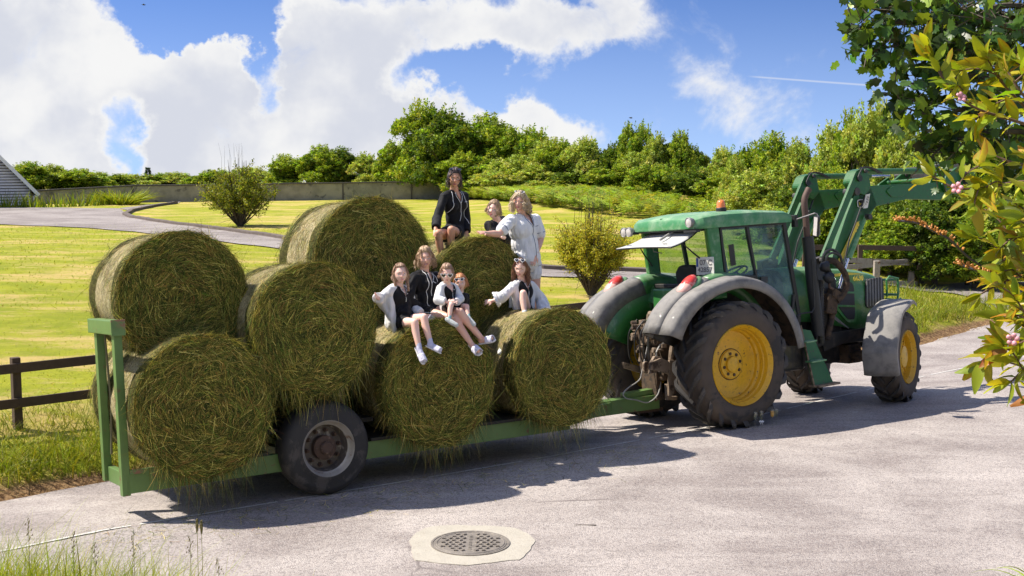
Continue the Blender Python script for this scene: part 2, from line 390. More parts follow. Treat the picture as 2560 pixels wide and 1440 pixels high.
tag(npmesh('ground',np.stack([GX.ravel(),GY.ravel(),GZ.ravel()],1),F,M_ground,tint=tint,smooth=True),kind='structure')
# road surface: a strip from the near bank to the far edge
EP=np.array(EDGE); seg=np.hypot(*np.diff(EP,axis=0).T); cs_=np.concatenate([[0],np.cumsum(seg)])
ts=np.arange(12,cs_[-1]-5,.3); ex=np.interp(ts,cs_,EP[:,0]); ey=np.interp(ts,cs_,EP[:,1])
def smooth1(v,k=9):
    q=np.pad(v,k,mode='edge'); return np.convolve(q,np.ones(2*k+1)/(2*k+1),'valid')
tx=np.gradient(smooth1(ex));ty=np.gradient(smooth1(ey)); L_=np.hypot(tx,ty); nxx,nyy=ty/L_,-tx/L_
offs=np.concatenate([[-.12,0],np.arange(.25,12,.25)])
RX=ex[:,None]+nxx[:,None]*offs; RY=ey[:,None]+nyy[:,None]*offs
jit=.05*np.sin(ts*2.3)+.04*np.sin(ts*5.1+1); RX[:,0]-=nxx*jit; RY[:,0]-=nyy*jit
RZ=road_z(RX,RY)+.004
ii=np.arange(RX.size).reshape(RX.shape); F=np.stack([ii[:-1,:-1].ravel(),ii[1:,:-1].ravel(),ii[1:,1:].ravel(),ii[:-1,1:].ravel()],1)
F=F[:,::-1]
tag(npmesh('road',np.stack([RX.ravel(),RY.ravel(),RZ.ravel()],1),F,M_road,smooth=True),kind='structure')
# worn broken centre line
M_line=mat('road_paint',(.62,.60,.56),.8,var=.3,col2=(.30,.27,.26),k2=.52,k2s=30)
cl=[gz(-60,1392,0),gz(60,1368,0),gz(260,1325,0),gz(430,1297,0),gz(700,1253,0),gz(1000,1205,0),gz(1380,1138,0),gz(1750,1070,-.02),gz(2050,1006,-.12),gz(2330,940,-.2),gz(2480,905,-.2)]
CLP=np.array(cl); sg=np.hypot(*np.diff(CLP,axis=0).T); cc=np.concatenate([[0],np.cumsum(sg)])
lv=[];lf=[]
def line_piece(s0,s1,w):
    n=max(2,int((s1-s0)/.12)); 
    for i in range(n):
        s=s0+(s1-s0)*i/(n-1); x=np.interp(s,cc,CLP[:,0]);y=np.interp(s,cc,CLP[:,1]);x2=np.interp(s+.1,cc,CLP[:,0]);y2=np.interp(s+.1,cc,CLP[:,1])
        d=math.hypot(x2-x,y2-y) or 1; px,py=-(y2-y)/d,(x2-x)/d
        wl=w*(.75+.5*random.random());wr=w*(.75+.5*random.random())
        for k in(-wl,wr): X=x+px*k;Y=y+py*k; lv.append((X,Y,float(road_z(X,Y))+.009))
        if i: b=len(lv)-4; lf.append((b,b+1,b+3,b+2))
s=0
while s<cc[-1]-.3:
    ln=random.uniform(1.2,2.2); line_piece(s,min(s+ln,cc[-1]-.1),.024); s+=ln+random.uniform(.05,.35)
mb=MB(); mb.add(lv,lf); tag(mb.build('road_marking',M_line),kind='structure')
# driveway and its kerb
def resample(pts,n):
    p=np.array(pts,float); s=np.concatenate([[0],np.cumsum(np.hypot(*np.diff(p[:,:2],axis=0).T))]); q=np.linspace(0,s[-1],n)
    return np.stack([np.interp(q,s,p[:,k]) for k in range(p.shape[1])],1)
def strip(name,near,far,m,off=.03,n=90,k=14):
    a=resample([hit(*q)[:2] for q in near],n); b=resample([hit(*q)[:2] for q in far],n)
    T=np.linspace(0,1,k+1)[None,:,None]; G=a[:,None,:]*(1-T)+b[:,None,:]*T
    Z=terr(G[...,0],G[...,1])+off; ii=np.arange(n*(k+1)).reshape(n,k+1)
    F=np.stack([ii[:-1,:-1].ravel(),ii[1:,:-1].ravel(),ii[1:,1:].ravel(),ii[:-1,1:].ravel()],1)
    return npmesh(name,np.stack([G[...,0].ravel(),G[...,1].ravel(),Z.ravel()],1),F,m,smooth=True)
tag(strip('driveway',[(-150,558),(0,562),(200,570),(330,580)],[(-150,521),(0,520),(200,521),(300,522)],M_drive,.03),kind='structure')
tag(strip('driveway',[(330,580),(450,594),(600,612),(760,633),(1000,660),(1370,694),(1640,704),(2100,716),(2400,728),(2470,770),(2560,800)],
               [(300,522),(318,541),(400,557),(600,583),(760,606),(1000,633),(1370,676),(1640,684),(2100,700),(2450,705),(2700,712)],M_drive,.034,n=200),kind='structure')
tag(strip('driveway',[(300,522.1),(330,528),(380,519),(440,510)],[(300,521.5),(340,517),(400,509),(452,505)],M_drive,.03,n=30,k=3),kind='structure')
M_kerb=mat('kerb_stone',(.14,.11,.09),.9,var=.5,vs=3,bump=.5,bs=20)
kp=resample([hit(*q)[:2] for q in [(440,509),(380,518),(328,529),(312,538),(330,546),(400,557),(600,583),(760,606),(1000,633),(1370,675),(1640,683)]],160)
kb=MB(); rows=[]
for i in range(len(kp)):
    a=kp[max(i-1,0)];b=kp[min(i+1,len(kp)-1)]; d=(b-a)/np.linalg.norm(b-a); nn=np.array((-d[1],d[0])); r=[]
    for o_,h in((-.12,0),(-.12,.13),(.12,.14),(.12,0)):
        q=kp[i]+nn*o_; r.append((q[0],q[1],float(terr(q[0],q[1]))+h+random.uniform(-.008,.008)))
    rows.append(r)
kb.grid(rows); tag(kb.build('kerb',M_kerb),kind='structure')
# ================================================================== vegetation helpers
def unit(v): return v/np.maximum(np.linalg.norm(v,axis=-1,keepdims=True),1e-9)
def rndir(n,g=None):
    g=g or rng; return unit(g.normal(size=(n,3)))
def leaf_quads(P,D,L,Wd,fold=.0,g=None):
    """diamond leaves: base P, direction D, length L, width Wd -> V,F"""
    g=g or rng; n=len(P); L=np.broadcast_to(L,(n,))[:,None]; Wd=np.broadcast_to(Wd,(n,))[:,None]
    S=unit(np.cross(D,rndir(n,g)))
    N=np.cross(D,S); mid=P+D*L*.45
    V=np.stack([P,mid+S*Wd/2+N*Wd*fold,P+D*L,mid-S*Wd/2+N*Wd*fold],1).reshape(-1,3)
    F=np.arange(4*n).reshape(n,4); return V,F
def ribbons(P,D,N,L,Wd,bend,segs=3,taper=.25):
    """curved blades; bend = vector per blade added quadratically"""
    n=len(P); L=np.broadcast_to(L,(n,)); Wd=np.broadcast_to(Wd,(n,)); S=unit(np.cross(D,N))
    rows=[]
    for i in range(segs+1):
        t=i/segs; c=P+D*(L*t)[:,None]+bend*(t*t); w=(Wd*(1-(1-taper)*t)/2)[:,None]
        rows.append(c-S*w); rows.append(c+S*w)
    V=np.stack(rows,1); k=2*(segs+1); base=np.arange(n)[:,None]*k
    F=np.concatenate([base+np.array([2*i,2*i+1,2*i+3,2*i+2])[None] for i in range(segs)],1).reshape(-1,4)
    return V.reshape(-1,3),F
LEAFK=1.0
def pick(n,cols,w,jit=.2,g=None):
    g=g or rng; c=np.array(cols)[g.choice(len(cols),n,p=np.array(w)/sum(w))]
    return np.clip(c*(1+jit*g.normal(size=(n,1)))*(1+.08*g.normal(size=(n,3))),.004,1)
class Acc:
    def __init__(s): s.V=[];s.F=[];s.T=[];s.n=0
    def add(s,V,F,T):
        s.V.append(V);s.F.append(F+s.n);s.T.append(T);s.n+=len(V)
    def build(s,name,m,parent=None): return npmesh(name,np.concatenate(s.V),np.concatenate(s.F),m,tint=np.concatenate(s.T),parent=parent)
GREENS={'oak':([(.20,.24,.022),(.29,.31,.035),(.10,.135,.016),(.38,.36,.06)],[4,3,2,1]),
        'pale':([(.30,.31,.055),(.38,.37,.09),(.17,.19,.03),(.46,.43,.15)],[4,4,2,1]),
        'dark':([(.10,.135,.018),(.16,.19,.022),(.05,.075,.012),(.26,.27,.04)],[4,3,2,1])}
def tree_mesh(seed,rad,hgt,ncl,per,L,pal,shoots=40,low=.05):
    """one tree: crown of leaf clumps along twigs on uneven lobes + trunk with limbs. origin at the trunk's foot"""
    g=np.random.default_rng(seed); A=Acc()
    nb=11; bl=[]
    for i in range(nb):
        a=g.uniform(0,2*math.pi); h=low*hgt+hgt*(.18+.70*(i+.5)/nb)*1.0; env=math.sin(math.pi*min(1,max(.12,(h/hgt)*.86)))**.6
        rr=rad*env*g.uniform(.15,.62); br=rad*g.uniform(.34,.56)*(1.05-.35*h/hgt)
        bl.append((np.array((rr*math.cos(a),rr*math.sin(a),min(h,hgt-br*.75))),br,br*g.uniform(.7,1.05)))
    cen=[];out=[]
    wts=np.array([b[1]**2 for b in bl]); wts/=wts.sum(); ch=g.choice(nb,ncl,p=wts)
    d=rndir(ncl,g); d[:,2]=np.where(d[:,2]<-.35,-d[:,2],d[:,2]); rr=g.uniform(.35,1.0,ncl)**.45
    C=np.array([bl[k][0] for k in ch]); Rr=np.array([[bl[k][1],bl[k][1],bl[k][2]] for k in ch])
    c=C+d*Rr*rr[:,None]; c[:,2]=np.maximum(c[:,2],hgt*low+.1)
    dirs=unit(d*.8+np.array([0,0,.55])+.35*g.normal(size=(ncl,3)))
    # shoots that stick out at the top
    si=np.argsort(-(c[:,2]+.3*rad*rr+g.normal(size=ncl)*.25))[:shoots]
    ln=np.full(ncl,.34*rad/2.4); ln[si]*=g.uniform(1.5,3.0,shoots); dirs[si]=unit(dirs[si]*.4+np.array([0,0,1.]))
    tt=g.uniform(0,1,(ncl,per)); P=c[:,None]+dirs[:,None]*(ln[:,None]*tt)[...,None]+g.normal(size=(ncl,per,3))*(.085*rad/2.4*(1.25-.9*tt))[...,None]
    P=P.reshape(-1,3); D=unit(np.repeat(dirs,per,0)*.5+rndir(len(P),g)); Ls=L*g.uniform(.6,1.25,len(P))
    V,F=leaf_quads(P,D,Ls,Ls*.6,.15,g)
    tc=pick(ncl,*GREENS[pal],jit=.14,g=g)*np.array([1.16,1.38,1.25]); T=np.repeat(np.repeat(tc,per,0)*(1+.18*g.normal(size=(len(P),1))),4,0); A.add(V,F,np.clip(T,.005,1))
    cr=A.build('crown',M_leaf)
    mb=MB(); 
    mb.tube([(0,0,-.3),(.04*rad,0,hgt*.2),(0,.05*rad,hgt*.42)],[.055*rad,.042*rad,.03*rad],8)
    for b in bl:
        p=Vector(b[0]); s_=Vector((0,0,hgt*g.uniform(.1,.4))); m=s_.lerp(p,.5)+Vector((0,0,-.08*hgt)); mb.tube([s_,m,p],[.026*rad,.016*rad,.006*rad],5)
        for _ in range(6):
            q=p+Vector(rndir(1,g)[0])*b[1]*.95; mb.tube([m.lerp(p,.6),p.lerp(q,.5)+Vector((0,0,.05)),q],[.009*rad,.006*rad,.003*rad],4)
    tr=mb.build('trunk',M_bark)
    return cr,tr
def tree_protos():
    out=[]
    for seed,pal,rad,h in ((11,'oak',2.5,5.0),(12,'oak',2.5,5.4),(13,'pale',2.5,5.0),(14,'pale',2.5,5.2),(15,'dark',2.5,5.0),(16,'oak',2.5,4.6)):
        out.append((*tree_mesh(seed,rad,h,1500,25,.165,pal),h,rad))
    return out
PROT=tree_protos(); used=set()
def place_tree(k,px,topy,hw,dist,label,base=None,group='trees along the hedge',name='hedge_tree',rz=None):
    cr,tr,h,rad=PROT[k]; r=ray(px,600); s=dist/math.hypot(r.x,r.y); x,y=r.x*s,r.y*s
    z=float(terr(x,y)) if base is None else base
    rt=ray(px,topy); zt=CH+rt.z*dist/math.hypot(rt.x,rt.y); H_=zt-z; wd=1.45*hw/FPX*dist*(1+.25*(px>1850))
    e=thing(name,label,'tree' if name!='undergrowth_bush' else 'bush',(x,y,z-.1),rz=random.uniform(0,6.28) if rz is None else rz,group=group); e.scale=(wd/rad,wd/rad,(H_+.1)/h*.90)
    for o in (cr,tr):
        if o.name in used: o=o.copy(); COL.objects.link(o)
        else: used.add(o.name)
        o.parent=e
    return e
# (prototype, px, top y, half width px, distance, label)
TREES=[
 (0,70,408,60,97,'olive green rounded hedge tree just right of the white gabled house'),
 (2,135,414,55,100,'pale green bush tree second from the house above the low wall'),
 (5,200,426,62,98,'yellow green bush tree behind the wall above the sword leaved plants'),
 (1,262,432,50,101,'dull green bush tree right behind the clump of yellow green lilies'),
 (3,330,436,52,102,'low pale bush tree at the dip of the hedge line'),
 (0,400,434,55,104,'low bush tree beside the small dark conifer'),
 (2,470,432,52,103,'low pale bush tree left of the lawn shrub'),
 (5,540,428,60,100,'bush tree directly behind the left part of the lawn shrub'),
 (3,625,420,55,99,'bush tree directly behind the right part of the lawn shrub'),
 (0,725,390,52,93,'green tree behind the wall just right of the lawn shrub'),
 (1,800,366,58,92,'rounded green tree above the wall, left of three above the rear bale'),
 (4,870,372,50,92,'darker tree above the wall over the topmost bale'),
 (2,935,386,48,90,'lower pale tree between the topmost bale and the big central tree'),
 (5,990,360,52,88,'tree on the left foot of the big central tree'),
 (0,1075,262,72,84,'tallest pointed tree of the central clump, left half'),
 (4,1130,282,80,82,'dark broad tree directly above the dark haired woman'),
 (1,1215,290,80,82,'big rounded green tree right of the dark haired woman'),
 (5,1290,326,62,80,'green tree behind the blond woman in white'),
 (2,1345,352,60,74,'pale olive tree just right of the blond woman in white'),
 (0,1410,352,55,72,'green tree above the small yellow green lawn tree'),
 (3,1470,348,50,70,'pale tree above the right edge of the small lawn tree'),
 (4,1530,360,48,70,'dark tree at the left of the thin pointed shoots'),
 (5,1575,318,40,68,'tall tree with thin pointed shoots left of the tractor roof'),
 (2,1620,340,46,66,'pale tree behind the rear work lights of the tractor'),
 (1,1690,332,46,66,'tree with upright shoots above the orange beacon'),
 (4,1735,366,40,68,'dark low tree right of the beacon'),
 (3,1800,372,42,62,'pale tree at the dip right of the beacon'),
 (2,1835,400,40,54,'low olive bush tree behind the cab roof'),
 (0,1880,365,50,56,'green tree behind the far loader arm'),
 (1,1950,338,52,52,'rounded green tree above the loader elbow'),
 (2,2010,360,45,50,'pale tree between the loader elbow and the tall right tree'),
 (3,2075,318,48,48,'pale green tree left of the tall right tree'),
 (0,2130,292,48,47,'tall green tree below the contrail'),
 (3,2190,264,55,46,'tallest pale green tree on the right under the overhanging branch'),
 (2,2270,300,62,44,'broad pale tree behind the tip of the loader arm'),
 (3,2350,320,62,43,'broad pale tree right of the loader arm tip'),
 (1,2430,330,60,43,'green tree half hidden by the flowering bush'),
 (4,2510,330,60,44,'dark tree behind the flowering bush at the right edge'),
 (4,1990,440,60,44,'dark low tree seen between the loader arms'),
 (0,2090,430,60,42,'green low tree in front under the loader elbow'),
 (4,2200,470,70,41,'dark low tree behind the wooden corral'),
 (4,2310,460,70,40,'dark shaded tree above the rail fence'),
 (4,2420,470,70,40,'dark shaded tree behind the orange flower stalk'),
]
for t_ in TREES: place_tree(*t_)
pos=['left of the gate','behind the lawn tree','behind the bracken, left','behind the bracken, middle','behind the bracken, right','above the bracken tip','left of the cab','behind the cab','between the loader arms','under the loader elbow','left of the corral','above the corral','right of the corral','above the long rail','below the arm tip','near the flower stalk','at the far right']
for i,(px,ty,hw,d) in enumerate([(1060,392,60,86),(1180,385,70,80),(1270,400,70,76),(1370,412,70,72),(1460,408,60,70),(1540,412,60,68),(1620,416,60,64),(1710,420,60,62),(1800,425,60,58),(1880,430,60,50),(1960,480,60,43),(2050,510,60,42),(2130,470,60,43),(2230,540,60,39),(2340,520,60,39),(2440,540,60,39),(2540,500,60,40)]):
    place_tree((4,0,3,2,4,1,5)[i%7],px,ty,hw,d,'low undergrowth bush under the taller trees, '+pos[i],group='undergrowth bushes',name='undergrowth_bush')
# small conifer on the skyline
g_=np.random.default_rng(5); A=Acc(); n=2600; hh=g_.uniform(0,1,n)**1.3; aa=g_.uniform(0,6.28,n); rr=(1-hh)*.85*g_.uniform(.3,1,n)*(1+.25*np.sin(hh*38))
P=np.stack([rr*np.cos(aa),rr*np.sin(aa),hh*4.3],1); D=unit(np.stack([np.cos(aa),np.sin(aa),g_.uniform(-.2,.5,n)],1)); V,F=leaf_quads(P,D,.26,.06,0,g_)
A.add(V,F,np.repeat(pick(n,[(.02,.045,.02),(.035,.06,.025)],[1,1]),4,0))
r=ray(372,500); s=112/math.hypot(r.x,r.y); cx_,cy_=r.x*s,r.y*s; rt=ray(372,420)
e=thing('conifer','small dark pointed conifer poking above the hedge line at the left','tree',(cx_,cy_,CH+rt.z*s-4.3)); A.build('crown',M_leaf,e); mb=MB().cyl((0,0,-2),(0,0,2.5),.09,.04,8); mb.build('trunk',M_bark,e)
# distant hill between the trees
hv=[];
for i in range(25):
    row=[]
    for j in range(31):
        u_=j/30;v_=i/24; x=60+u_*170; y=330+v_*120; h=math.sin(math.pi*u_)**.8*math.sin(math.pi*min(1,v_*1.1))**.8*15 if 0<u_<1 and 0<v_*1.1<1 else 0
        row.append((x,y,-10+h+.8*math.sin(x*.11)+.5*math.sin(y*.2+x*.05)))
    hv.append(row)
M_hill=mat('hillside',(.13,.15,.035),.9,var=.5,vs=.05,col2=(.2,.17,.1),k2=.55,k2s=.06)
tag(MB().grid(hv).build('hill',M_hill,smooth=80),kind='structure')

# ------------------------------------------------------------------ lawn shrubs
def fan_shrub(seed,H,Wr,nst,nleaf,L,pal,bare,spread=1.0,low=.22):
    g=np.random.default_rng(seed); mb=MB(); P=[];D=[]
    for i in range(nst):
        a=g.uniform(0,6.28); e=g.uniform(.05,1.0)**.8; rx=Wr*e*spread; h=H*(1-.42*e*e)*g.uniform(.72,1.0)
        tip=np.array((rx*math.cos(a),rx*math.sin(a),h)); b=np.array((.06*math.cos(a),.06*math.sin(a),0)); mid=b+(tip-b)*.45+np.array((math.cos(a)*Wr*.10*e,math.sin(a)*Wr*.10*e,H*.02))
        pts=[b*(1-t)**2+2*mid*t*(1-t)+tip*t*t for t in np.linspace(0,1,7)]
        mb.tube(pts,[.030*H/2.5*(1-.85*t)*(1.2-.4*e) for t in np.linspace(0,1,7)],5)
        for k in range(bare):
            t=g.uniform(.25,.9); q=pts[int(t*6)]; dd=unit(np.array((math.cos(a)*.7,math.sin(a)*.7,.8))+.6*g.normal(size=3)); ln=H*g.uniform(.10,.26)
            q2=q+dd*ln; mb.tube([q,q+dd*ln*.5+np.array((0,0,.02)),q2],[.007*H/2.5,.005*H/2.5,.002*H/2.5],3)
            m=int(nleaf/(nst*bare)); tt=g.uniform(0,1,m)
            if q[2]>H*low: P.append(q+dd*ln*tt[:,None]+g.normal(size=(m,3))*.035*H/2.5*1.3); D.append(unit(np.tile(dd,(m,1))*.5+rndir(m,g)))
    P=np.concatenate(P);D=np.concatenate(D); Ls=L*g.uniform(.6,1.3,len(P)); V,F=leaf_quads(P,D,Ls,Ls*.55,.15,g); A=Acc(); A.add(V,F,np.repeat(pick(len(P),*GREENS[pal],jit=.22,g=g),4,0))
    # bare shoots above the crown
    for i in range(14):
        a=g.uniform(0,6.28); r0=Wr*g.uniform(0,.5); b=np.array((r0*math.cos(a),r0*math.sin(a),H*.75)); mb.tube([b,b+np.array((.02,.0,H*.2)),b+np.array((g.normal()*.06,g.normal()*.06,H*g.uniform(.3,.42)))],[.006,.004,.002],3)
    mb.tube([(0,0,-.1),(0,0,.1*H),(0.02,0,.22*H)],[.085*H/2.5*1.3,.075*H/2.5,.05*H/2.5],8)
    return A,mb
GREENS['yellow']=([(.50,.47,.05),(.38,.38,.04),(.62,.54,.08),(.22,.23,.03)],[4,3,2,2])
p=hit(600,566); e=thing('lawn_shrub','round many stemmed green shrub standing alone on the lawn by the driveway kerb','shrub',p)
A,mb=fan_shrub(31,2.95,1.75,54,26000,.09,'oak',9); A.build('crown',M_leaf,e); mb.build('trunk',M_bark,e)
p=hit(1478,738); e=thing('lawn_tree','small yellow green vase shaped tree between the woman in white and the tractor','tree',p)
A,mb=fan_shrub(33,2.35,1.02,64,62000,.050,'yellow',14,low=.25); A.build('crown',M_leaf,e); mb.build('trunk',M_bark,e)

# ------------------------------------------------------------------ bracken
def fronds(acc,P,H,g,pal):
    """fern fronds rooted at P: each an arching stem with opposite leaflets"""
    n=len(P); a=g.uniform(0,6.28,n); out=np.stack([np.cos(a),np.sin(a),np.zeros(n)],1); L=H*g.uniform(.6,1.2,n); side=np.stack([-np.sin(a),np.cos(a),np.zeros(n)],1)
    tint=pick(n,pal[0],pal[1],.15,g)
    for k in range(9):
        t=.25+.75*k/9; c=P+out*(L*.75*t*t)[:,None]+np.array([0,0,1.])*(L*(t-.45*t*t)*1.15)[:,None]
        ll=L*.34*(1-t)**.7+.03; 
        for sgn in(-1,1):
            D=unit(side*sgn+out*.35+np.array([0,0,-.12])+.12*g.normal(size=(n,3))); N=unit(np.array([0,0,1.])+out*.6*t)
            S=np.cross(D,N); w=(ll*.34)[:,None]; l=ll[:,None]
            V=np.stack([c,c+D*l*.4+S*w*.5,c+D*l,c+D*l*.4-S*w*.5],1).reshape(-1,3); acc.add(V,np.arange(4*n).reshape(n,4),np.repeat(tint*(1+.1*g.normal(size=(n,1))),4,0))
BR=([(.26,.36,.03),(.36,.44,.05),(.15,.22,.02),(.40,.36,.08)],[4,3,2,1])
def band(n,front,depth,g):
    f=resample([hit(*q)[:2] for q in front],60); i=g.uniform(0,58.9,n); k=i.astype(int); fr=(i-k)[:,None]; b=f[k]*(1-fr)+f[k+1]*fr
    d=unit(b); q=b+d*(depth*g.uniform(0,1,n))[:,None]; return np.stack([q[:,0],q[:,1],terr(q[:,0],q[:,1])-.02],1)
A=Acc(); g=np.random.default_rng(3)
fronds(A,band(4200,[(1170,499),(1280,506),(1370,520),(1560,545),(1700,556),(1800,560)],11,g),1.15,g,BR)
fronds(A,band(3600,[(1880,600),(2000,640),(2140,672),(2240,690),(2380,698),(2560,700)],8,g),.95,g,BR)
tag(A.build('bracken',M_leaf),'yellow green bracken covering the bank below the hedge trees','bracken',kind='stuff')

# ------------------------------------------------------------------ garden wall
M_wall=mat('rendered_concrete',(.30,.285,.22),.9,var=.6,vs=1.3,col2=(.12,.115,.095),k2=.56,k2s=2.2,bump=.4,bs=30)
M_cope=mat('coping_stone',(.10,.09,.08),.9,var=.4,vs=2)
def P2(px,dist,z):
    r=ray(px,700); s=dist/math.hypot(r.x,r.y); return Vector((r.x*s,r.y*s,z))
def zat(P,px,py):
    r=ray(px,py); return CH+r.z*math.hypot(P[0],P[1])/math.hypot(r.x,r.y)
wt=thing('garden_wall','long low grey rendered wall with dark coping behind the lawn and driveway','wall',hit(340,503))
segs=[(-140,523,500,-140+235,522,491),(92,522,479,338,505,466),(338,505,465,520,502,464),(520,502,464,690,500,462),(690,500,461,860,499.5,459),(860,499.5,459,1030,499,456),(1030,499,455,1225,499,452)]
w0=wt.location.copy(); jm=MB()
for (xa,ba,ta,xb,bb,tb) in segs:
    Pa=P2(xa,80+4*xa/1225,0);Pb=P2(xb,80+4*xb/1225,0)
    Pa.z=float(terr(Pa.x,Pa.y));Pb.z=float(terr(Pb.x,Pb.y))
    # keep one straight wall line
    za=zat(Pa,xa,ta); zb=zat(Pb,xb,tb)
    d=(Pb-Pa).normalized(); up=Vector((0,0,1)); nn=d.cross(up).normalized()*.11
    vs=[]
    for P,z in((Pa,za),(Pb,zb)):
        for sg_ in(-1,1):
            for zz in(P.z-.3,z): q=P+nn*sg_; vs.append((q.x-w0.x,q.y-w0.y,zz-w0.z))
    fs=[(0,1,3,2),(4,6,7,5),(0,4,5,1),(2,3,7,6),(1,5,7,3),(0,2,6,4)]
    MB().add(vs,fs).build('wall_panel',M_wall,wt)
    A_=Vector((Pa.x-w0.x,Pa.y-w0.y,za-w0.z+.045));B_=Vector((Pb.x-w0.x,Pb.y-w0.y,zb-w0.z+.045)); MB().beam(A_,B_,.34,.085).build('coping',M_cope,wt)
    q=Pb-w0; nd=nn.normalized(); f_=-1 if (Pb+nd).length<Pb.length else 1
    nd=nd if (Pb+nd).length<Pb.length else -nd
    p_=q+nd*.125
    MB().box((p_.x,p_.y,(P.z-w0.z+zb-w0.z)/2),(.10,.05,zb-P.z-.02)).build('joint_cover',M_cope,wt)
# ------------------------------------------------------------------ white gabled house
M_sid=mat('painted_siding',(.62,.60,.62),.6,var=.15); M_sidgap=mat('siding_shadow_gap',(.10,.09,.09),.9); M_roof=mat('slate_roof',(.12,.12,.14),.7,var=.4,vs=4); M_white=mat('white_trim',(.78,.78,.8),.5,var=.1)
r=ray(78,480); s=72; hx,hy=r.x*s,r.y*s
hs=thing('house','white horizontal boarded gable of a house at the left edge behind the wall','house',(hx,hy,terr(hx,hy)),rz=R(32))
ez=CH+ray(74,476).z*s-hs.location.z; slope=1.08; HW=4.6
mb=MB(); mb.prism([(-2*HW,0),(0,0),(0,ez),(-HW,ez+HW*slope),(-2*HW,ez)],(0,.1,0),(1,0,0),(0,0,1),(0,1,0),.1); mb.build('wall',M_sidgap,hs)
mb=MB(); z=0.05
while z<ez+HW*slope-.1:
    xr=0 if z<ez else -(z-ez)/slope; xl=-2*HW-xr
    mb.beam((xl+.02,0,z+.07),(xr-.06,0,z+.07),.05,.115,up=(0,.3,1)); z+=.165
mb.build('siding',M_sid,hs)
for sg_ in(1,-1):
    xe=0 if sg_>0 else -2*HW
    mb=MB(); p0=Vector((xe+.35*sg_,0,ez-.35*slope+.10)); p1=Vector((-HW,0,ez+HW*slope+.10))
    d=(p1-p0); mb.add([p0+Vector((0,-.35,0)),p1+Vector((0,-.35,0)),p1+Vector((0,9,0)),p0+Vector((0,9,0)),p0+Vector((0,-.35,.1)),p1+Vector((0,-.35,.1)),p1+Vector((0,9,.1)),p0+Vector((0,9,.1))],[(0,1,2,3),(7,6,5,4),(0,4,5,1),(1,5,6,2),(2,6,7,3),(3,7,4,0)])
    mb.build('roof',M_roof,hs)
    mb=MB(); mb.beam(p0+Vector((0,-.37,.0)),p1+Vector((0,-.37,0)),.03,.2,up=(0,0,1)); mb.build('bargeboard',M_white,hs)
MB().cyl((.22,-.30,ez-.32),(.22,9,ez-.32),.07,n=8).build('gutter',M_white,hs); MB().cyl((.12,-.12,ez-.35),(.12,-.12,0),.045,n=8).build('downpipe',M_white,hs)
MB().prism([(0,0),(0.01,0),(0,ez),(-.01,ez)],(0,.16,0),(1,0,0),(0,0,1),(0,1,0),.01)
mb=MB(); mb.box((-.01,4.6,ez/2),(.1,8.8,ez)); mb.build('side_wall',M_sid,hs)
# ------------------------------------------------------------------ sword-leaved plants along the wall
def blades(n,g,rad,h0,h1,w,pal,spread=.5,bend=.5,segs=4):
    a=g.uniform(0,6.28,n); rr=rad*np.sqrt(g.uniform(0,1,n)); P=np.stack([rr*np.cos(a),rr*np.sin(a),np.zeros(n)],1)
    D=unit(np.stack([np.cos(a)*spread,np.sin(a)*spread,np.ones(n)],1)+.18*g.normal(size=(n,3))); L=g.uniform(h0,h1,n)
    N=unit(np.cross(D,rndir(n,g))); B=unit(np.stack([np.cos(a),np.sin(a),-.9*np.ones(n)],1))*(L*bend*g.uniform(.1,1,n))[:,None]
    V,F=ribbons(P,D,N,L,w*g.uniform(.7,1.3,n),B,segs,.15); T=np.repeat(pick(n,pal[0],pal[1],.15,g),2*(segs+1),0); return V,F,T
IR=([(.20,.27,.02),(.30,.34,.03),(.10,.16,.02)],[3,2,2]); g=np.random.default_rng(9); A=Acc(); A.add(*blades(34,g,.45,.35,1.0,.06,IR,.22,.2)); ir=A.build('iris_plant',M_blade)
lab=['at the left edge of the photo','second from the left edge','third from the left edge','fourth from the left edge','below the step of the wall','left of the middle of the long bed','in the middle of the long bed','right of the middle of the long bed','last but one before the lily clump','next to the round lily clump']
for i,px in enumerate([8,45,80,118,150,182,215,245,262,280]):
    o=ir if i==0 else ir.copy()
    if i: COL.objects.link(o)
    p=hit(px,519-max(0,px-120)*.045); o.location=p; o.rotation_euler=(0,0,i*1.3); k=random.uniform(.8,1.15); o.scale=(k*1.3,k*1.3,k)
    tag(o,'sword leaved plant at the wall foot, '+lab[i],'plant','sword leaved plants along the wall')
A=Acc(); A.add(*blades(420,g,.75,.8,1.35,.06,([(.34,.38,.03),(.26,.32,.025),(.14,.2,.02)],[4,3,1]),.75,.6)); o=A.build('lily_clump',M_blade); o.location=hit(306,511); o.scale=(1.25,1,1.0); tag(o,'big round arching yellow green lily clump against the garden wall','plant')

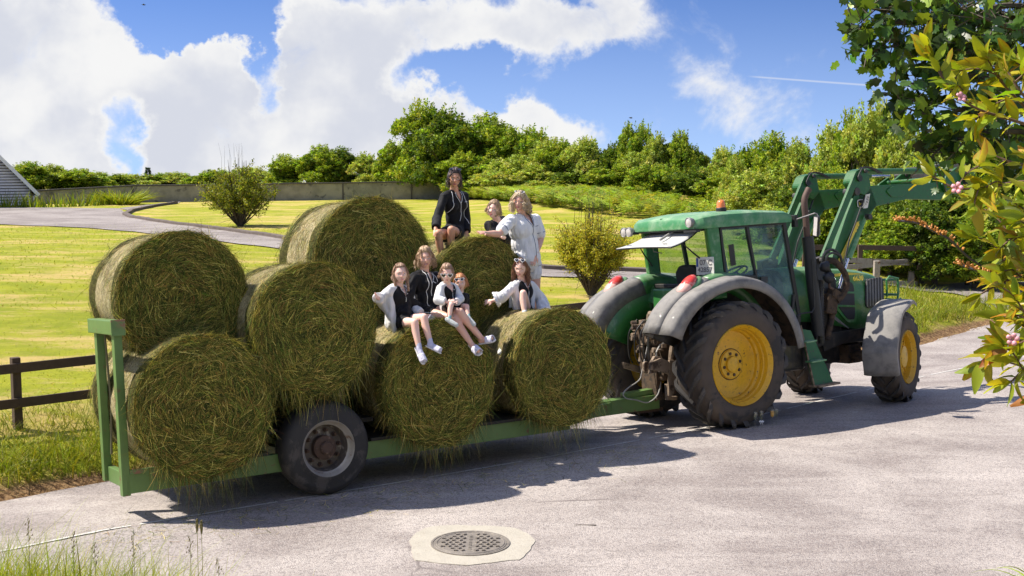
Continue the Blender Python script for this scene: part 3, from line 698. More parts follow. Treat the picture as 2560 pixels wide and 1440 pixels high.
# ------------------------------------------------------------------ fences
M_fdark=mat('dark_fence_timber',(.085,.055,.035),.85,var=.4,vs=8,bump=.5,bs=30); M_fgrey=mat('weathered_timber',(.36,.31,.26),.85,var=.4,vs=8,col2=(.16,.08,.05),k2=.56,k2s=5,bump=.5,bs=30)
Pa=hit(45,1072); da=math.hypot(Pa.x,Pa.y); Pb=P2(1483,22.3,0); Pb.z=float(terr(Pb.x,Pb.y)); db=math.hypot(Pb.x,Pb.y)
fe=thing('roadside_fence','dark brown post and two rail timber fence along the grass verge behind the trailer','fence',Pa)
zA=[zat(Pa,45,918),zat(Pa,45,1005)]; zB=[zat(Pb,1483,760),0]; zB[1]=zB[0]-(zA[0]-zA[1])
topA=zat(Pa,45,893)-zA[0]
def LP(t): return Pa.lerp(Pb,t)
for i in range(-2,6):
    t=i/4; q=LP(t); zt=zA[0]+(zB[0]-zA[0])*t+topA; gz_=float(terr(q.x,q.y)); MB().box((q.x-Pa.x,q.y-Pa.y,(zt+gz_-.3)/2-Pa.z),(.11,.11,zt-gz_+.3),rot=Matrix.Rotation(.7,3,'Z')).build('post',M_fdark,fe,bevel=.008)
off_=(Pb-Pa).cross(Vector((0,0,1))).normalized()*.075
for i in range(-2,5):
    for k in(0,1):
        a=LP(i/4);b=LP((i+1)/4); a.z=zA[k]+(zB[k]-zA[k])*i/4;b.z=zA[k]+(zB[k]-zA[k])*(i+1)/4
        MB().beam(a-Pa+off_,b-Pa+off_,.035,.125).build('rail',M_fdark,fe,bevel=.005)
def rail_fence(name,label,posts,rails,m,w=.12,off=.09):
    """posts: (px, basey, topy); rails: list of (pxa,ya,pxb,yb)"""
    Ps=[(hit(px,by),px,ty) for px,by,ty in posts]; o0=Ps[0][0]; f=thing(name,label,'fence',o0)
    for P,px,ty in Ps:
        zt=zat(P,px,ty); MB().box((P.x-o0.x,P.y-o0.y,(zt+P.z-.2)/2-o0.z),(w,w,zt-P.z+.2)).build('post',m,f,bevel=.008)
    a,b=Ps[0][0],Ps[-1][0]; d=(b-a); d.z=0; dn=d.normalized(); nn=dn.cross(Vector((0,0,1)))
    if (a+nn).length>a.length: nn=-nn
    for xa,ya,xb,yb in rails:
        pts=[]
        for xx,yy in((xa,ya),(xb,yb)):
            r=ray(xx,yy); den=r.x*dn.y-r.y*dn.x; t=(a.x*dn.y-a.y*dn.x)/den; pts.append(CAMP+r*t-o0+nn*off)
        MB().beam(pts[0],pts[1],.04,.14).build('rail',m,f,bevel=.005)
    return f
rail_fence('paddock_fence','long dark topped rail fence in front of the shaded trees on the right',[(2010,706,612),(2148,708,612),(2287,705,617),(2420,704,620),(2580,703,620)],[(1990,618,2148,618),(2148,618,2287,621),(2287,621,2600,627),(2287,668,2600,674)],M_fdark)
rail_fence('corral_fence','grey weathered timber rails meeting at a post behind the tractor bonnet',[(2060,722,648),(2190,720,652),(2277,716,640)],[(2080,648,2280,658),(2070,672,2285,650),(2080,706,2285,708)],M_fgrey,.15)
# ------------------------------------------------------------------ grass blades
GR=([(.20,.25,.015),(.28,.31,.02),(.12,.17,.012),(.42,.36,.12)],[5,4,3,1.2])
GRL=([(.30,.36,.02),(.40,.43,.03),(.24,.29,.018),(.5,.46,.12)],[5,4,2,1.2])
DRY=([(.42,.30,.15),(.30,.19,.09),(.16,.09,.04)],[3,3,2])
def grass(acc,x,y,z,g,h0,h1,w,pal,lean=.35,segs=3):
    n=len(x); P=np.stack([x,y,z],1); D=unit(np.array([0,0,1.])+lean*g.normal(size=(n,3))*np.array([1,1,.2])); L=g.uniform(h0,h1,n); N=rndir(n,g)
    B=g.normal(size=(n,3))*(L*.35)[:,None]; B[:,2]=-np.abs(B[:,2])*.7; V,F=ribbons(P,D,N,L,w*g.uniform(.7,1.4,n),B,segs,.2); acc.add(V,F,np.repeat(pick(n,pal[0],pal[1],.2,g),2*(segs+1),0))
def sample(n,x0,x1,y0,y1,d0,d1,g,fall=0):
    X=g.uniform(x0,x1,n);Y=g.uniform(y0,y1,n);d=edge_d(X,Y)+.12*np.sin(X*2.1)*np.sin(Y*1.7); k=(d>d0)&(d<d1)&(np.abs(X/Y)<.46)
    if fall: k&=g.uniform(0,1,n)<np.exp(-np.maximum(d-d0,0)/fall)
    return X[k],Y[k],d[k]
g=np.random.default_rng(21); A=Acc()
def tufts(v,a,b,k): return v
X,Y,d=sample(130000,-8.5,4,12,24,.22,3.4,g,1.5); cl_=.5+.5*np.sin(X*3.1+Y*1.3)*np.sin(Y*2.7-X); hs_=np.clip(1.25-.28*d,.25,1)*(.55+.6*cl_)
P=np.stack([X,Y,terr(X,Y)-.02],1); n=len(X); L=hs_*g.uniform(.2,.62,n); D=unit(np.array([0,0,1.])+.33*g.normal(size=(n,3))*np.array([1,1,.2])); B=g.normal(size=(n,3))*(L*.4)[:,None]; B[:,2]=-np.abs(B[:,2])*.7
V,F=ribbons(P,D,rndir(n,g),L,.010*g.uniform(.7,1.4,n),B,3,.2); A.add(V,F,np.repeat(pick(n,GR[0],GR[1],.2,g),8,0))
X,Y,d=sample(60000,3,16,20,34,.3,6,g,2.5); grass(A,X,Y,terr(X,Y)-.02,g,.15,.42,.014,GR,.3)
X,Y,d=sample(70000,-14,4,16,40,2.8,14,g,5); grass(A,X,Y,terr(X,Y)-.01,g,.02,.07,.012,GRL,.5,2)
X,Y,d=sample(22000,-22,10,26,52,8,60,g); grass(A,X,Y,terr(X,Y)-.01,g,.03,.09,.022,GRL,.5,2)
tag(A.build('verge_grass',M_blade),'long yellow green grass growing on the verge between road and lawn','grass',kind='stuff')
A=Acc(); X,Y,d=sample(46000,-9,12,10,32,-.05,.42,g); grass(A,X,Y,terr(X,Y),g,.05,.2,.008,DRY,1.3,2)
X,Y,d=sample(30000,-9,12,10,32,.3,.9,g); grass(A,X,Y,terr(X,Y),g,.1,.3,.010,([(.10,.12,.015),(.17,.12,.05),(.05,.05,.015)],[2,2,2]),.6,3)
tag(A.build('dead_grass',M_blade),'dry brown dead grass and roots along the edge of the road','dead grass',kind='stuff')
# ================================================================== hay bales
HAYF=([(.20,.18,.04),(.42,.35,.085),(.07,.085,.016),(.62,.52,.17),(.03,.045,.011),(.28,.15,.05),(.13,.21,.035)],[4,2.3,4,1.2,4.4,1.3,1])
HAYS=([(.30,.25,.10),(.42,.36,.17),(.18,.16,.05),(.55,.48,.26)],[3,3,2,2])
M_core,t_,o_=newmat('hay_packed')
p_=t_.node('ShaderNodeBsdfPrincipled'); tc_=t_.node('ShaderNodeTexCoord').outputs['Object']; mp_=t_.node('ShaderNodeMapping'); t_.l.new(tc_,mp_.inputs[0]); mp_.inputs['Scale'].default_value=(1,.35,1)
c_=t_.mix(t_.smooth(t_.noise(mp_.outputs[0],38,6,.75,.6),.35,.65),(.035,.038,.010),(.13,.125,.036)); c_=t_.mix(t_.smooth(t_.noise(tc_,5,5,.6),.45,.7),c_,(.085,.07,.025))  # core colour kept dark so gaps between the strands look shaded
t_.l.new(c_,p_.inputs['Base Color']); p_.inputs['Roughness'].default_value=.9; p_.inputs['Specular IOR Level'].default_value=.1
b_=t_.node('ShaderNodeBump'); b_.inputs['Strength'].default_value=1; b_.inputs['Distance'].default_value=.03; t_.l.new(t_.noise(mp_.outputs[0],45,6,.8),b_.inputs['Height']); t_.l.new(b_.outputs[0],p_.inputs['Normal']); t_.l.new(p_.outputs[0],o_.inputs[0])
# net-wrapped side: pale dry band under fine netting
M_net,t_,o_=newmat('net_wrapped_hay')
p_=t_.node('ShaderNodeBsdfPrincipled'); tc_=t_.node('ShaderNodeTexCoord').outputs['Object']; mp_=t_.node('ShaderNodeMapping'); t_.l.new(tc_,mp_.inputs[0]); mp_.inputs['Scale'].default_value=(1,1.6,1)
c_=t_.mix(t_.smooth(t_.noise(mp_.outputs[0],30,6,.8,.4),.38,.62),(.20,.16,.055),(.58,.47,.24)); c_=t_.mix(t_.smooth(t_.noise(tc_,90,3,.7),.58,.66),c_,(.62,.58,.44)); c_=t_.mix(t_.m('MULTIPLY',t_.smooth(t_.noise(tc_,4,5,.6),.5,.7),.6),c_,(.13,.12,.04))
t_.l.new(c_,p_.inputs['Base Color']); p_.inputs['Roughness'].default_value=.75
b_=t_.node('ShaderNodeBump'); b_.inputs['Strength'].default_value=.9; b_.inputs['Distance'].default_value=.02; t_.l.new(t_.noise(mp_.outputs[0],60,5,.8),b_.inputs['Height']); t_.l.new(b_.outputs[0],p_.inputs['Normal']); t_.l.new(p_.outputs[0],o_.inputs[0])
BR_=.735; BL=1.16     # radius and length (the axis lies across the trailer, local -y is the near face)
def hay_bale(seed,back=True):
    g=np.random.default_rng(seed); n=72; prof=[]
    # profile across the width: bulging ends, tight wrapped middle
    ys=[(-.5,0.0),(-.5,.3),(-.5,.6),(-.495,.85),(-.47,.955),(-.42,.995),(-.36,1.0),(-.30,.985),(-.26,.965),(-.1,.965),(.1,.965),(.26,.965),(.30,.985),(.36,1.0),(.42,.995),(.47,.955),(.495,.85),(.5,.6),(.5,0.0)]
    rows=[];ph=g.uniform(0,6.28,8)
    for (yy,rr) in ys:
        row=[]
        for j in range(n):
            a=2*math.pi*j/n; lump=1+.012*math.sin(3*a+ph[0])+.010*math.sin(7*a+ph[1]+yy*6)+.006*math.sin(13*a+ph[2]+yy*9); sag=.985 if math.sin(a)>0 else 1.0
            r=BR_*rr*lump; dom=.03*math.cos(min(1,rr)*math.pi/2)*(-1 if yy<0 else 1)+.012*math.sin(5*a+ph[3]+rr*4)*(1 if abs(yy)>.46 else 0)
            row.append((r*math.cos(a),yy*BL+dom,r*math.sin(a)*sag-.0))
        rows.append(row)
    mb=MB(); mb.grid(rows,wrap=True)
    mi=[(1 if 8<=i<=10 else 0) for i in range(len(rows)-1) for _ in range(n)]; mb.mi=mi
    A=Acc()
    def face(N,sgn,yoff):
        r=BR_*np.sqrt(g.uniform(0,1,N))*.99; a=g.uniform(0,6.28,N); er=np.stack([np.cos(a),np.zeros(N),np.sin(a)],1); et=np.stack([-np.sin(a),np.zeros(N),np.cos(a)],1)
        P=er*r[:,None]; P[:,1]=sgn*(BL*.5+.028*np.cos(r/BR_*1.5))+sgn*g.uniform(-.012,.022,N)*1.0
        # matted clumps share a direction
        cl=np.sin(P[:,0]*9+ph[4])*np.cos(P[:,2]*8+ph[5])*1.1+.6*np.sin(P[:,0]*21+P[:,2]*17+ph[6]); th=(cl*.8+g.normal(size=N)*.36)*(1-.55*(r/BR_)**2)+(g.uniform(0,1,N)<.12)*g.uniform(-2,2,N)
        flip=np.where(g.uniform(0,1,N)<.5,1,-1); D=(et*np.cos(th)[:,None]+er*np.sin(th)[:,None])*flip[:,None]; D[:,1]=sgn*g.uniform(-.04,.16,N); D=unit(D)
        L=g.uniform(.06,.20,N)*(1+.5*(g.uniform(0,1,N)<.07)); Nn=np.tile([0,float(sgn),0],(N,1)); B=g.normal(size=(N,3))*(L*.42)[:,None]; B[:,1]=-sgn*np.abs(D[:,1])*L*1.0; B[:,2]-=L*.12; B-=er*((L*L*2.2+.40*L)*(r/BR_)**5)[:,None]
        V,F=ribbons(P,D,Nn,L,g.uniform(.0022,.0056,N),B,3,.35); A.add(V,F,np.repeat(pick(N,*HAYF,jit=.25,g=g)*np.array([1.24,1.24,1.0]),8,0))
    face(17000,-1,0)
    if back: face(1500,1,0)
    # ragged rims on both ends
    for sgn,N in((-1,4600),(1,2400)):
        a=g.uniform(0,6.28,N); er=np.stack([np.cos(a),np.zeros(N),np.sin(a)],1); et=np.stack([-np.sin(a),np.zeros(N),np.cos(a)],1); yy=sgn*BL*g.uniform(.30,.505,N); P=er*(BR_*g.uniform(.965,1.01,N))[:,None]; P[:,1]=yy
        D=unit(et*np.where(g.uniform(0,1,N)<.5,1,-1)[:,None]+.2*g.normal(size=(N,3))+er*g.uniform(-.12,.08,N)[:,None]); L=g.uniform(.07,.18,N); B=-er*(L*L*1.1)[:,None]+g.normal(size=(N,3))*(L*.15)[:,None]
        V,F=ribbons(P,D,er,L,g.uniform(.0025,.006,N),B,3,.3); A.add(V,F,np.repeat(pick(N,*HAYF,jit=.25,g=g)*1.1,8,0))
    # wrapped side
    N=6500; a=g.uniform(0,6.28,N); er=np.stack([np.cos(a),np.zeros(N),np.sin(a)],1); et=np.stack([-np.sin(a),np.zeros(N),np.cos(a)],1); P=er*(BR_*.972); P[:,1]=BL*g.uniform(-.3,.3,N); D=unit(et+.5*g.normal(size=(N,3))*np.array([.3,1,.3])); L=g.uniform(.04,.12,N)
    V,F=ribbons(P,D,er,L,g.uniform(.003,.007,N),-er*(L*L*.8)[:,None]+er*(.01*g.uniform(0,1,N)*(g.uniform(0,1,N)<.5))[:,None],2,.4); A.add(V,F,np.repeat(pick(N,HAYF[0]+HAYS[0],HAYF[1]+[5,4,3,2],jit=.25,g=g),6,0))
    # loose strands drooping from the lower half and wisps on top
    N=520; a=np.concatenate([g.uniform(math.pi*1.12,math.pi*1.88,420),g.uniform(0,6.28,100)]); er=np.stack([np.cos(a),np.zeros(N),np.sin(a)],1); P=er*(BR_*g.uniform(.93,1.01,N))[:,None]; P[:,1]=-BL*g.uniform(.36,.53,N)
    low=np.clip(-np.sin(a),0,1); L=g.uniform(.05,.15,N)+.24*low*g.uniform(0,1,N)**3; D=unit(er*.5+np.array([0,-.2,-.9*1])*(.3+low[:,None])+.35*g.normal(size=(N,3))); B=np.stack([g.normal(size=N)*.05,g.normal(size=N)*.04,-L*.5*low],1)
    V,F=ribbons(P,D,np.tile([0,-1.,0],(N,1)),L,g.uniform(.0025,.005,N),B,4,.3); A.add(V,F,np.repeat(pick(N,*HAYF,jit=.25,g=g)*1.15,10,0))
    core=mb.build('core',[M_core,M_net],smooth=50)
    # merge strands and core in one bale mesh
    me=core.data; st=A.build('strands',M_straw); bm=bmesh.new(); 
    nv=len(me.vertices); a=me.color_attributes.new('tint','FLOAT_COLOR','POINT'); a.data.foreach_set('color',np.ones(nv*4,np.float32)*.2)
    me.materials.append(M_straw); st.data.materials.clear()
    for m in (M_core,M_net,M_straw): st.data.materials.append(m)
    st.data.polygons.foreach_set('material_index',np.full(len(st.data.polygons),2,np.int32))
    bm.from_mesh(st.data); bm.from_mesh(me); out=bpy.data.meshes.new('hay_bale'); bm.to_mesh(out); bm.free()
    for m in (M_core,M_net,M_straw): out.materials.append(m)
    for o in (core,st):
        d=o.data; bpy.data.objects.remove(o); bpy.data.meshes.remove(d)
    return out
BM=[hay_bale(100+i) for i in range(5)]
def put_bale(k,a,b_face,z,r,label,rot=0,length=1.16):
    o=bpy.data.objects.new('hay_bale',BM[k]); COL.objects.link(o)
    M=RIGM@Matrix.Translation((a,-(b_face-length/2),z))@Matrix.Rotation(rot,4,'Z')@Matrix.Diagonal((r/BR_,length/BL,r/BR_,1)); o.matrix_world=M
    return tag(o,label,'hay bale',group='round hay bales loaded on the trailer')
G0=.05
BALES=[
 (0,515-1,1015,.05,.755,'rear bottom hay bale on the near side, left of the trailer wheel'),
 (1,790,820,.05,.735,'hay bale of the near side raised directly over the trailer wheel'),
 (2,1100,955,.05,.745,'front facing hay bale under the hanging slippered feet, right of the trailer wheel'),
 (3,1408,918,.05,.735,'foremost hay bale next to the drawbar and the tractor'),
 (4,460,742,-.5,.725,'upper rear hay bale with its pale netted side showing above the green end frame'),
 (0,935,652,-1.2,.80,'topmost hay bale, the biggest one behind the seated group'),
 (1,1205,735,-1.2,.76,'hay bale the standing woman in white rests her hand on'),
]
for k,px,py,b,r_,lab in BALES:
    c=rigc(px,py,b); put_bale(k,c.x,b,c.z,r_,lab)
for k,a,b,z,lab in ((2,-1.22,-1.25,1.10,'far side bottom hay bale glimpsed between the end frame and the rear bale'),(3,.05,-1.22,1.25,'far side bottom hay bale hidden in the dark gap above the wheel'),(4,1.75,-1.22,1.13,'far side bottom hay bale behind the one with the hanging feet'),(0,3.35,-1.22,1.12,'far side bottom hay bale the girl with raised knee sits against'),(2,4.02-.02,-1.24,1.4,None)):
    if lab: put_bale(k,a,b,z,.72,lab)
# ================================================================== trailer
M_tg=mat('green_trailer_paint',(.12,.215,.06),.45,var=.35,vs=3,col2=(.16,.085,.045),k2=.58,k2s=9,bump=.15,bs=30)
M_tgr=mat('worn_green_paint',(.13,.225,.07),.5,var=.4,vs=4,col2=(.24,.12,.07),k2=.50,k2s=6,bump=.2)
M_rub=mat('tyre_rubber',(.032,.03,.03),.75,var=.4,vs=3,col2=(.075,.065,.06),k2=.52,k2s=2.5,bump=.25,bs=50)
M_tread=mat('tyre_tread',(.022,.021,.02),.8,var=.4,vs=5,bump=.4,bs=40)
M_rim=mat('galvanised_rim',(.42,.39,.35),.45,.3,var=.5,vs=5,col2=(.17,.09,.05),k2=.60,k2s=7,bump=.2)
M_rust=mat('rusty_hub',(.095,.058,.042),.85,.1,var=.5,vs=9,col2=(.22,.15,.11),k2=.56,k2s=12,bump=.5)
M_disc=mat('worn_wheel_disc',(.13,.11,.095),.6,.2,var=.5,vs=6,col2=(.30,.27,.24),k2=.54,k2s=8,bump=.2)
M_dkst=mat('dark_steel',(.03,.028,.026),.6,.3,var=.4)
tr=thing('trailer','long low green flat bale trailer with a goal shaped end frame, hitched to the tractor','trailer',mat=RIGM.copy())
def LBZ(px,py,b):                       # local coordinates of the rig: x fwd, y left, z up
    c=rigc(px,py,b); return Vector((c.x,-c.y,c.z))
Z0=.31; H0=.20
# side rails, slightly inset from the outer face of the bales and wheel
def rail(y,name='side_rail'): MB().box(((-2.16+3.44)/2,y,Z0+H0/2),(3.44+2.16,.10,H0)).build(name,M_tg,tr,bevel=.006)
rail(.25); MB().box(((-1.3+3.44)/2,2.05,Z0+H0/2),(3.44+1.3,.10,H0)).build('side_rail',M_tg,tr,bevel=.006)
mb=MB()
for x in np.arange(-1.4,3.4,.6): mb.box((x,1.15,Z0+.10),(.08,1.7,.12))
mb.build('cross_members',M_tg,tr)
mb=MB()
for x0,x1 in((-1.6,-.62),(.62,3.38)): mb.box(((x0+x1)/2,1.15,Z0+H0+.022),(x1-x0,1.98,.035))
mb.build('deck',M_dkst,tr)
MB().box((0,1.15,.74),(1.5,1.6,.05)).build('wheel_arch_deck',M_dkst,tr)
# lip and corner gusset at the rear
MB().prism([(-2.12,Z0+H0),(-1.97,Z0+H0),(-1.78,Z0+.10),(-1.35,Z0+.10),(-1.2,Z0+H0),(-1.15,Z0+H0+.045),(-2.12,Z0+H0+.045)],(0,.20,0),(1,0,0),(0,0,1),(0,1,0),.03).build('gusset',M_tgr,tr)
for y,zb in((.25,.29),(.93,.36)):
    MB().box((-2.16,y,(zb+1.98)/2),(.085,.10,1.98-zb)).build('end_post',M_tg,tr,bevel=.006)
MB().box((-2.17,.62,2.03),(.13,.95,.15)).build('end_beam',M_tg,tr,bevel=.008)
MB().box((-2.17,.138,2.03),(.145,.016,.165)).build('beam_end_cap',M_tgr,tr,bevel=.003)
MB().box((-2.13,.60,.44),(.07,.72,.16)).build('rear_cross_beam',M_tg,tr,bevel=.006)
MB().tube([(-2.12,.86,1.95),(-2.10,.84,1.2),(-2.13,.83,.65)],.012,6).build('hanging_rope',mat('old_rope',(.16,.15,.08),.9),tr)
# drawbar
def pt(px,py,b): return LBZ(px,py,b)
MB().beam((3.2,1.15,.37),(5.60,1.15,.37),.24,.20).build('drawbar',M_tg,tr,bevel=.008)
MB().beam((5.05,1.15,.50),(5.60,1.15,.52),.15,.07).build('hitch_plate',M_tg,tr,bevel=.006)
MB().box((5.5,1.15,.245),(.42,.10,.045)).build('hitch_tongue',M_rust,tr,bevel=.004)
for y in(.35,1.95): MB().beam((3.3,y,.38),(4.9,1.15,.38),.08,.14).build('drawbar_brace',M_tg,tr,bevel=.005)
mb=MB(); pts=[(4.78,1.03,.50),(4.62,1.0,.62),(4.8,.98,.78),(5.05,1.0,.85),(5.1,1.02,1.2),(5.3,1.05,1.7),(5.55,1.1,1.75)]
def spline(P,n=8):
    P=[Vector(p) for p in P]; Q=[P[0]]+P+[P[-1]]; out=[]
    for i in range(1,len(Q)-2):
        for k in range(n):
            t=k/n; a,b,c,d=Q[i-1],Q[i],Q[i+1],Q[i+2]; out.append(.5*((2*b)+(c-a)*t+(2*a-5*b+4*c-d)*t*t+(3*b-a-3*c+d)*t**3))
    out.append(P[-1]); return out
M_cable=mat('grey_cable',(.36,.35,.33),.5,var=.2)
c1=[LBZ(*q) for q in [(1632,795,-1.1),(1622,850,-1.1),(1606,925,-1.1),(1598,950,-1.1),(1570,970,-1.0),(1558,985,-.95),(1566,996,-.95),(1590,1000,-.95),(1620,1006,-.95),(1645,985,-.95),(1652,945,-1.0),(1648,905,-1.05)]]
MB().tube(spline(c1,6),.009,6).build('light_cable',M_cable,tr)
# wheels
def trailer_wheel(y,sgn):
    w=empty('wheel'); w.parent=tr; w.location=(0.02,y,.525)
    R0=.525; Wd=.36
    prof=[(.315,.0),(.335,-.005),(.36,.012),(.43,.004),(.475,.018),(.502,.045),(.518,.075),(.525,.11),(.525,Wd-.11),(.518,Wd-.075),(.47,Wd-.02),(.36,Wd),(.315,Wd)]
    mb=MB(); mb.lathe(prof,(0,0,0),(0,sgn,0),64); t=mb.build('tyre',M_rub,w,smooth=50)
    mb=MB(); 
    for q in(.13,.18,.23): mb.lathe([(.5265,q),(.5275,q+.004),(.5265,q+.008)],(0,0,0),(0,sgn,0),48)
    mb.build('tread_groove',M_tread,w)
    mb=MB(); mb.lathe([(.318,.03),(.322,.005),(.312,.0),(.302,.012),(.290,.05),(.262,.075)],(0,0,0),(0,sgn,0),64); mb.build('rim',M_rim,w,smooth=40); MB().lathe([(.262,.075),(.258,.15),(.235,.19),(.14,.185),(.135,.175),(0,.175)],(0,0,0),(0,sgn,0),64).build('wheel_disc',M_disc,w,smooth=40)
    mb=MB(); mb.lathe([(.135,.18),(.135,.10),(.115,.085),(.075,.08),(.07,.045),(.055,.03),(0,.028)],(0,0,0),(0,sgn,0),36)
    for k in range(10):
        a=2*math.pi*k/10+.1; c=Vector((.195*math.cos(a),0,.195*math.sin(a))); mb.lathe([(.026,.185),(.026,.165),(.017,.158),(.016,.125),(0,.122)],c,(0,sgn,0),6)
    mb.build('hub',M_rust,w,smooth=30)
trailer_wheel(0,1); trailer_wheel(2.3,-1)
MB().cyl((0.02,.2,.525),(0.02,2.1,.525),.06,n=10).build('axle',M_dkst,tr)
# ================================================================== tractor
TM=RIGM@Matrix.Translation((6.23,1.15,0))
TR=thing('tractor','dirty green farm tractor with yellow wheels and raised front loader arms','tractor',mat=TM)
def TL(px,py,y=-1.15):
    c=rigc(px,py,-(y+1.15)); return Vector((c.x-6.23,y,c.z))
def dusty(name,col,rough=.42,dust=(.45,.42,.36),k=.58,amt=.8,metal=0,coat=.2,spots=None):
    """paint with dust that settles on upward faces plus blotches"""
    m,t,o=newmat(name); p=t.node('ShaderNodeBsdfPrincipled'); tc=t.node('ShaderNodeTexCoord').outputs['Object']
    ng=t.node('ShaderNodeNewGeometry'); sp=t.node('ShaderNodeSeparateXYZ'); t.l.new(ng.outputs['Normal'],sp.inputs[0])
    up=t.smooth(sp.outputs[2],.3,1.0); n=t.noise(tc,5,6,.65,.3); n2=t.noise(tc,28,5,.7)
    d=t.m('MULTIPLY',t.m('ADD',t.smooth(n,k-.12,k+.16),t.m('MULTIPLY',up,.55)),amt,clamp=True)
    c=t.mix(t.m('MULTIPLY',t.smooth(n2,.4,.7),.3),tuple(col),tuple(x*.55 for x in col)); c=t.mix(d,c,dust)
    if spots: c=t.mix(t.m('MULTIPLY',t.smooth(t.noise(tc,17,5,.72),.60,.64),.9),c,spots)
    t.l.new(c,p.inputs['Base Color']); t.l.new(t.m('ADD',t.m('MULTIPLY',d,.35),rough,clamp=True),p.inputs['Roughness']); p.inputs['Metallic'].default_value=metal; p.inputs['Coat Weight'].default_value=coat
    b=t.node('ShaderNodeBump'); b.inputs['Strength'].default_value=.15; b.inputs['Distance'].default_value=.01; t.l.new(n2,b.inputs['Height']); t.l.new(b.outputs[0],p.inputs['Normal'])
    t.l.new(p.outputs[0],o.inputs[0]); return m
M_gr=dusty('tractor_green',(.035,.18,.04),.35,(.34,.42,.30),.62,.55)
M_gr2=dusty('loader_green',(.013,.115,.018),.4,(.10,.11,.06),.66,.5,spots=(.06,.035,.025))
M_grf=dusty('faded_green_roof',(.055,.24,.085),.45,(.34,.44,.30),.54,.5)
M_ye=dusty('wheel_yellow',(.72,.42,.012),.45,(.40,.22,.05),.64,.55,spots=(.12,.06,.02))
M_yd=mat('stripe_yellow',(.75,.58,.06),.5,var=.2)
M_gy=dusty('fender_grey',(.125,.12,.115),.6,(.28,.265,.245),.44,.6)
M_bk=mat('black_plastic',(.02,.02,.021),.5,var=.3,vs=5,bump=.1)
M_bkd=dusty('dusty_black_metal',(.022,.021,.02),.6,(.15,.12,.09),.60,.6)
M_mud=mat('muddy_underside',(.10,.065,.04),.95,var=.6,vs=9,col2=(.035,.028,.022),k2=.5,k2s=8,bump=.9,bs=25)
M_ru2=mat('muddy_tyre_wall',(.085,.066,.052),.85,var=.5,vs=3,col2=(.036,.033,.031),k2=.50,k2s=2.2,bump=.35,bs=40)
M_lug=mat('tyre_lug',(.06,.055,.052),.8,var=.5,vs=4,col2=(.13,.11,.09),k2=.56,k2s=4,bump=.3,bs=40)
M_link=mat('dusty_linkage_steel',(.27,.20,.14),.75,.15,var=.55,vs=9,col2=(.07,.045,.03),k2=.52,k2s=9,bump=.3)
M_chr=mat('chromed_rod',(.75,.76,.85),.18,1.0,var=.1)
M_whitegl=mat('dusty_sky_reflection_pane',(.70,.69,.66),.35,var=.15,vs=2,coat=.4)  # whitish pane colour: dust plus the sky's reflection painted in
M_red=mat('red_lens',(.62,.05,.04),.25,var=.2,coat=.5,col2=(.60,.30,.27),k2=.50,k2s=3); M_pink=mat('faded_red_lens',(.72,.42,.36),.35,var=.2)
M_lamp=mat('lamp_glass',(.62,.58,.56),.15,var=.1,coat=.6); M_lampb=mat('lamp_body',(.25,.24,.23),.5,var=.3)
M_or=mat('orange_beacon_plastic',(.85,.22,.05),.25,var=.1,coat=.6); M_seat=mat('seat_fabric',(.035,.033,.033),.8,var=.4,bump=.3)
def glass(name,tint,dust=.12,dc=(.4,.5,.45)):
    m,t,o=newmat(name); tr_=t.node('ShaderNodeBsdfTransparent'); tr_.inputs[0].default_value=(*tint,1)
    gl=t.node('ShaderNodeBsdfGlossy'); gl.inputs['Roughness'].default_value=.04; df=t.node('ShaderNodeBsdfDiffuse'); df.inputs[0].default_value=(*dc,1)
    lw=t.node('ShaderNodeLayerWeight'); lw.inputs[0].default_value=.5; frf=t.m('ADD',.035,t.m('MULTIPLY',t.m('POWER',lw.outputs['Facing'],4.0),.6)); tc=t.node('ShaderNodeTexCoord').outputs['Object']
    a=t.node('ShaderNodeMixShader'); t.put(a.inputs[0],t.m('MULTIPLY',t.smooth(t.noise(tc,3,5,.6),.3,.75),dust)); t.l.new(tr_.outputs[0],a.inputs[1]); t.l.new(df.outputs[0],a.inputs[2])
    b=t.node('ShaderNodeMixShader'); t.put(b.inputs[0],frf); t.l.new(a.outputs[0],b.inputs[1]); t.l.new(gl.outputs[0],b.inputs[2]); t.l.new(b.outputs[0],o.inputs[0]); return m
M_gl=glass('tinted_cab_glass',(.50,.68,.60),.38,(.30,.48,.40)); M_glc=glass('clear_glass',(.93,.95,.94),.13,(.8,.8,.8))
def PR(name,pts,y,t,m,parent=TR,bevel=.004,px=True,smooth=None):
    q=[TL(a,b,y) for a,b in pts] if px else [Vector((a,y,b)) for a,b in pts]
    return MB().prism([(p.x,p.z) for p in q],(0,y,0),(1,0,0),(0,0,1),(0,1,0),t).build(name,m,parent,bevel=bevel,smooth=smooth)
def T3(*q): return TL(*q)
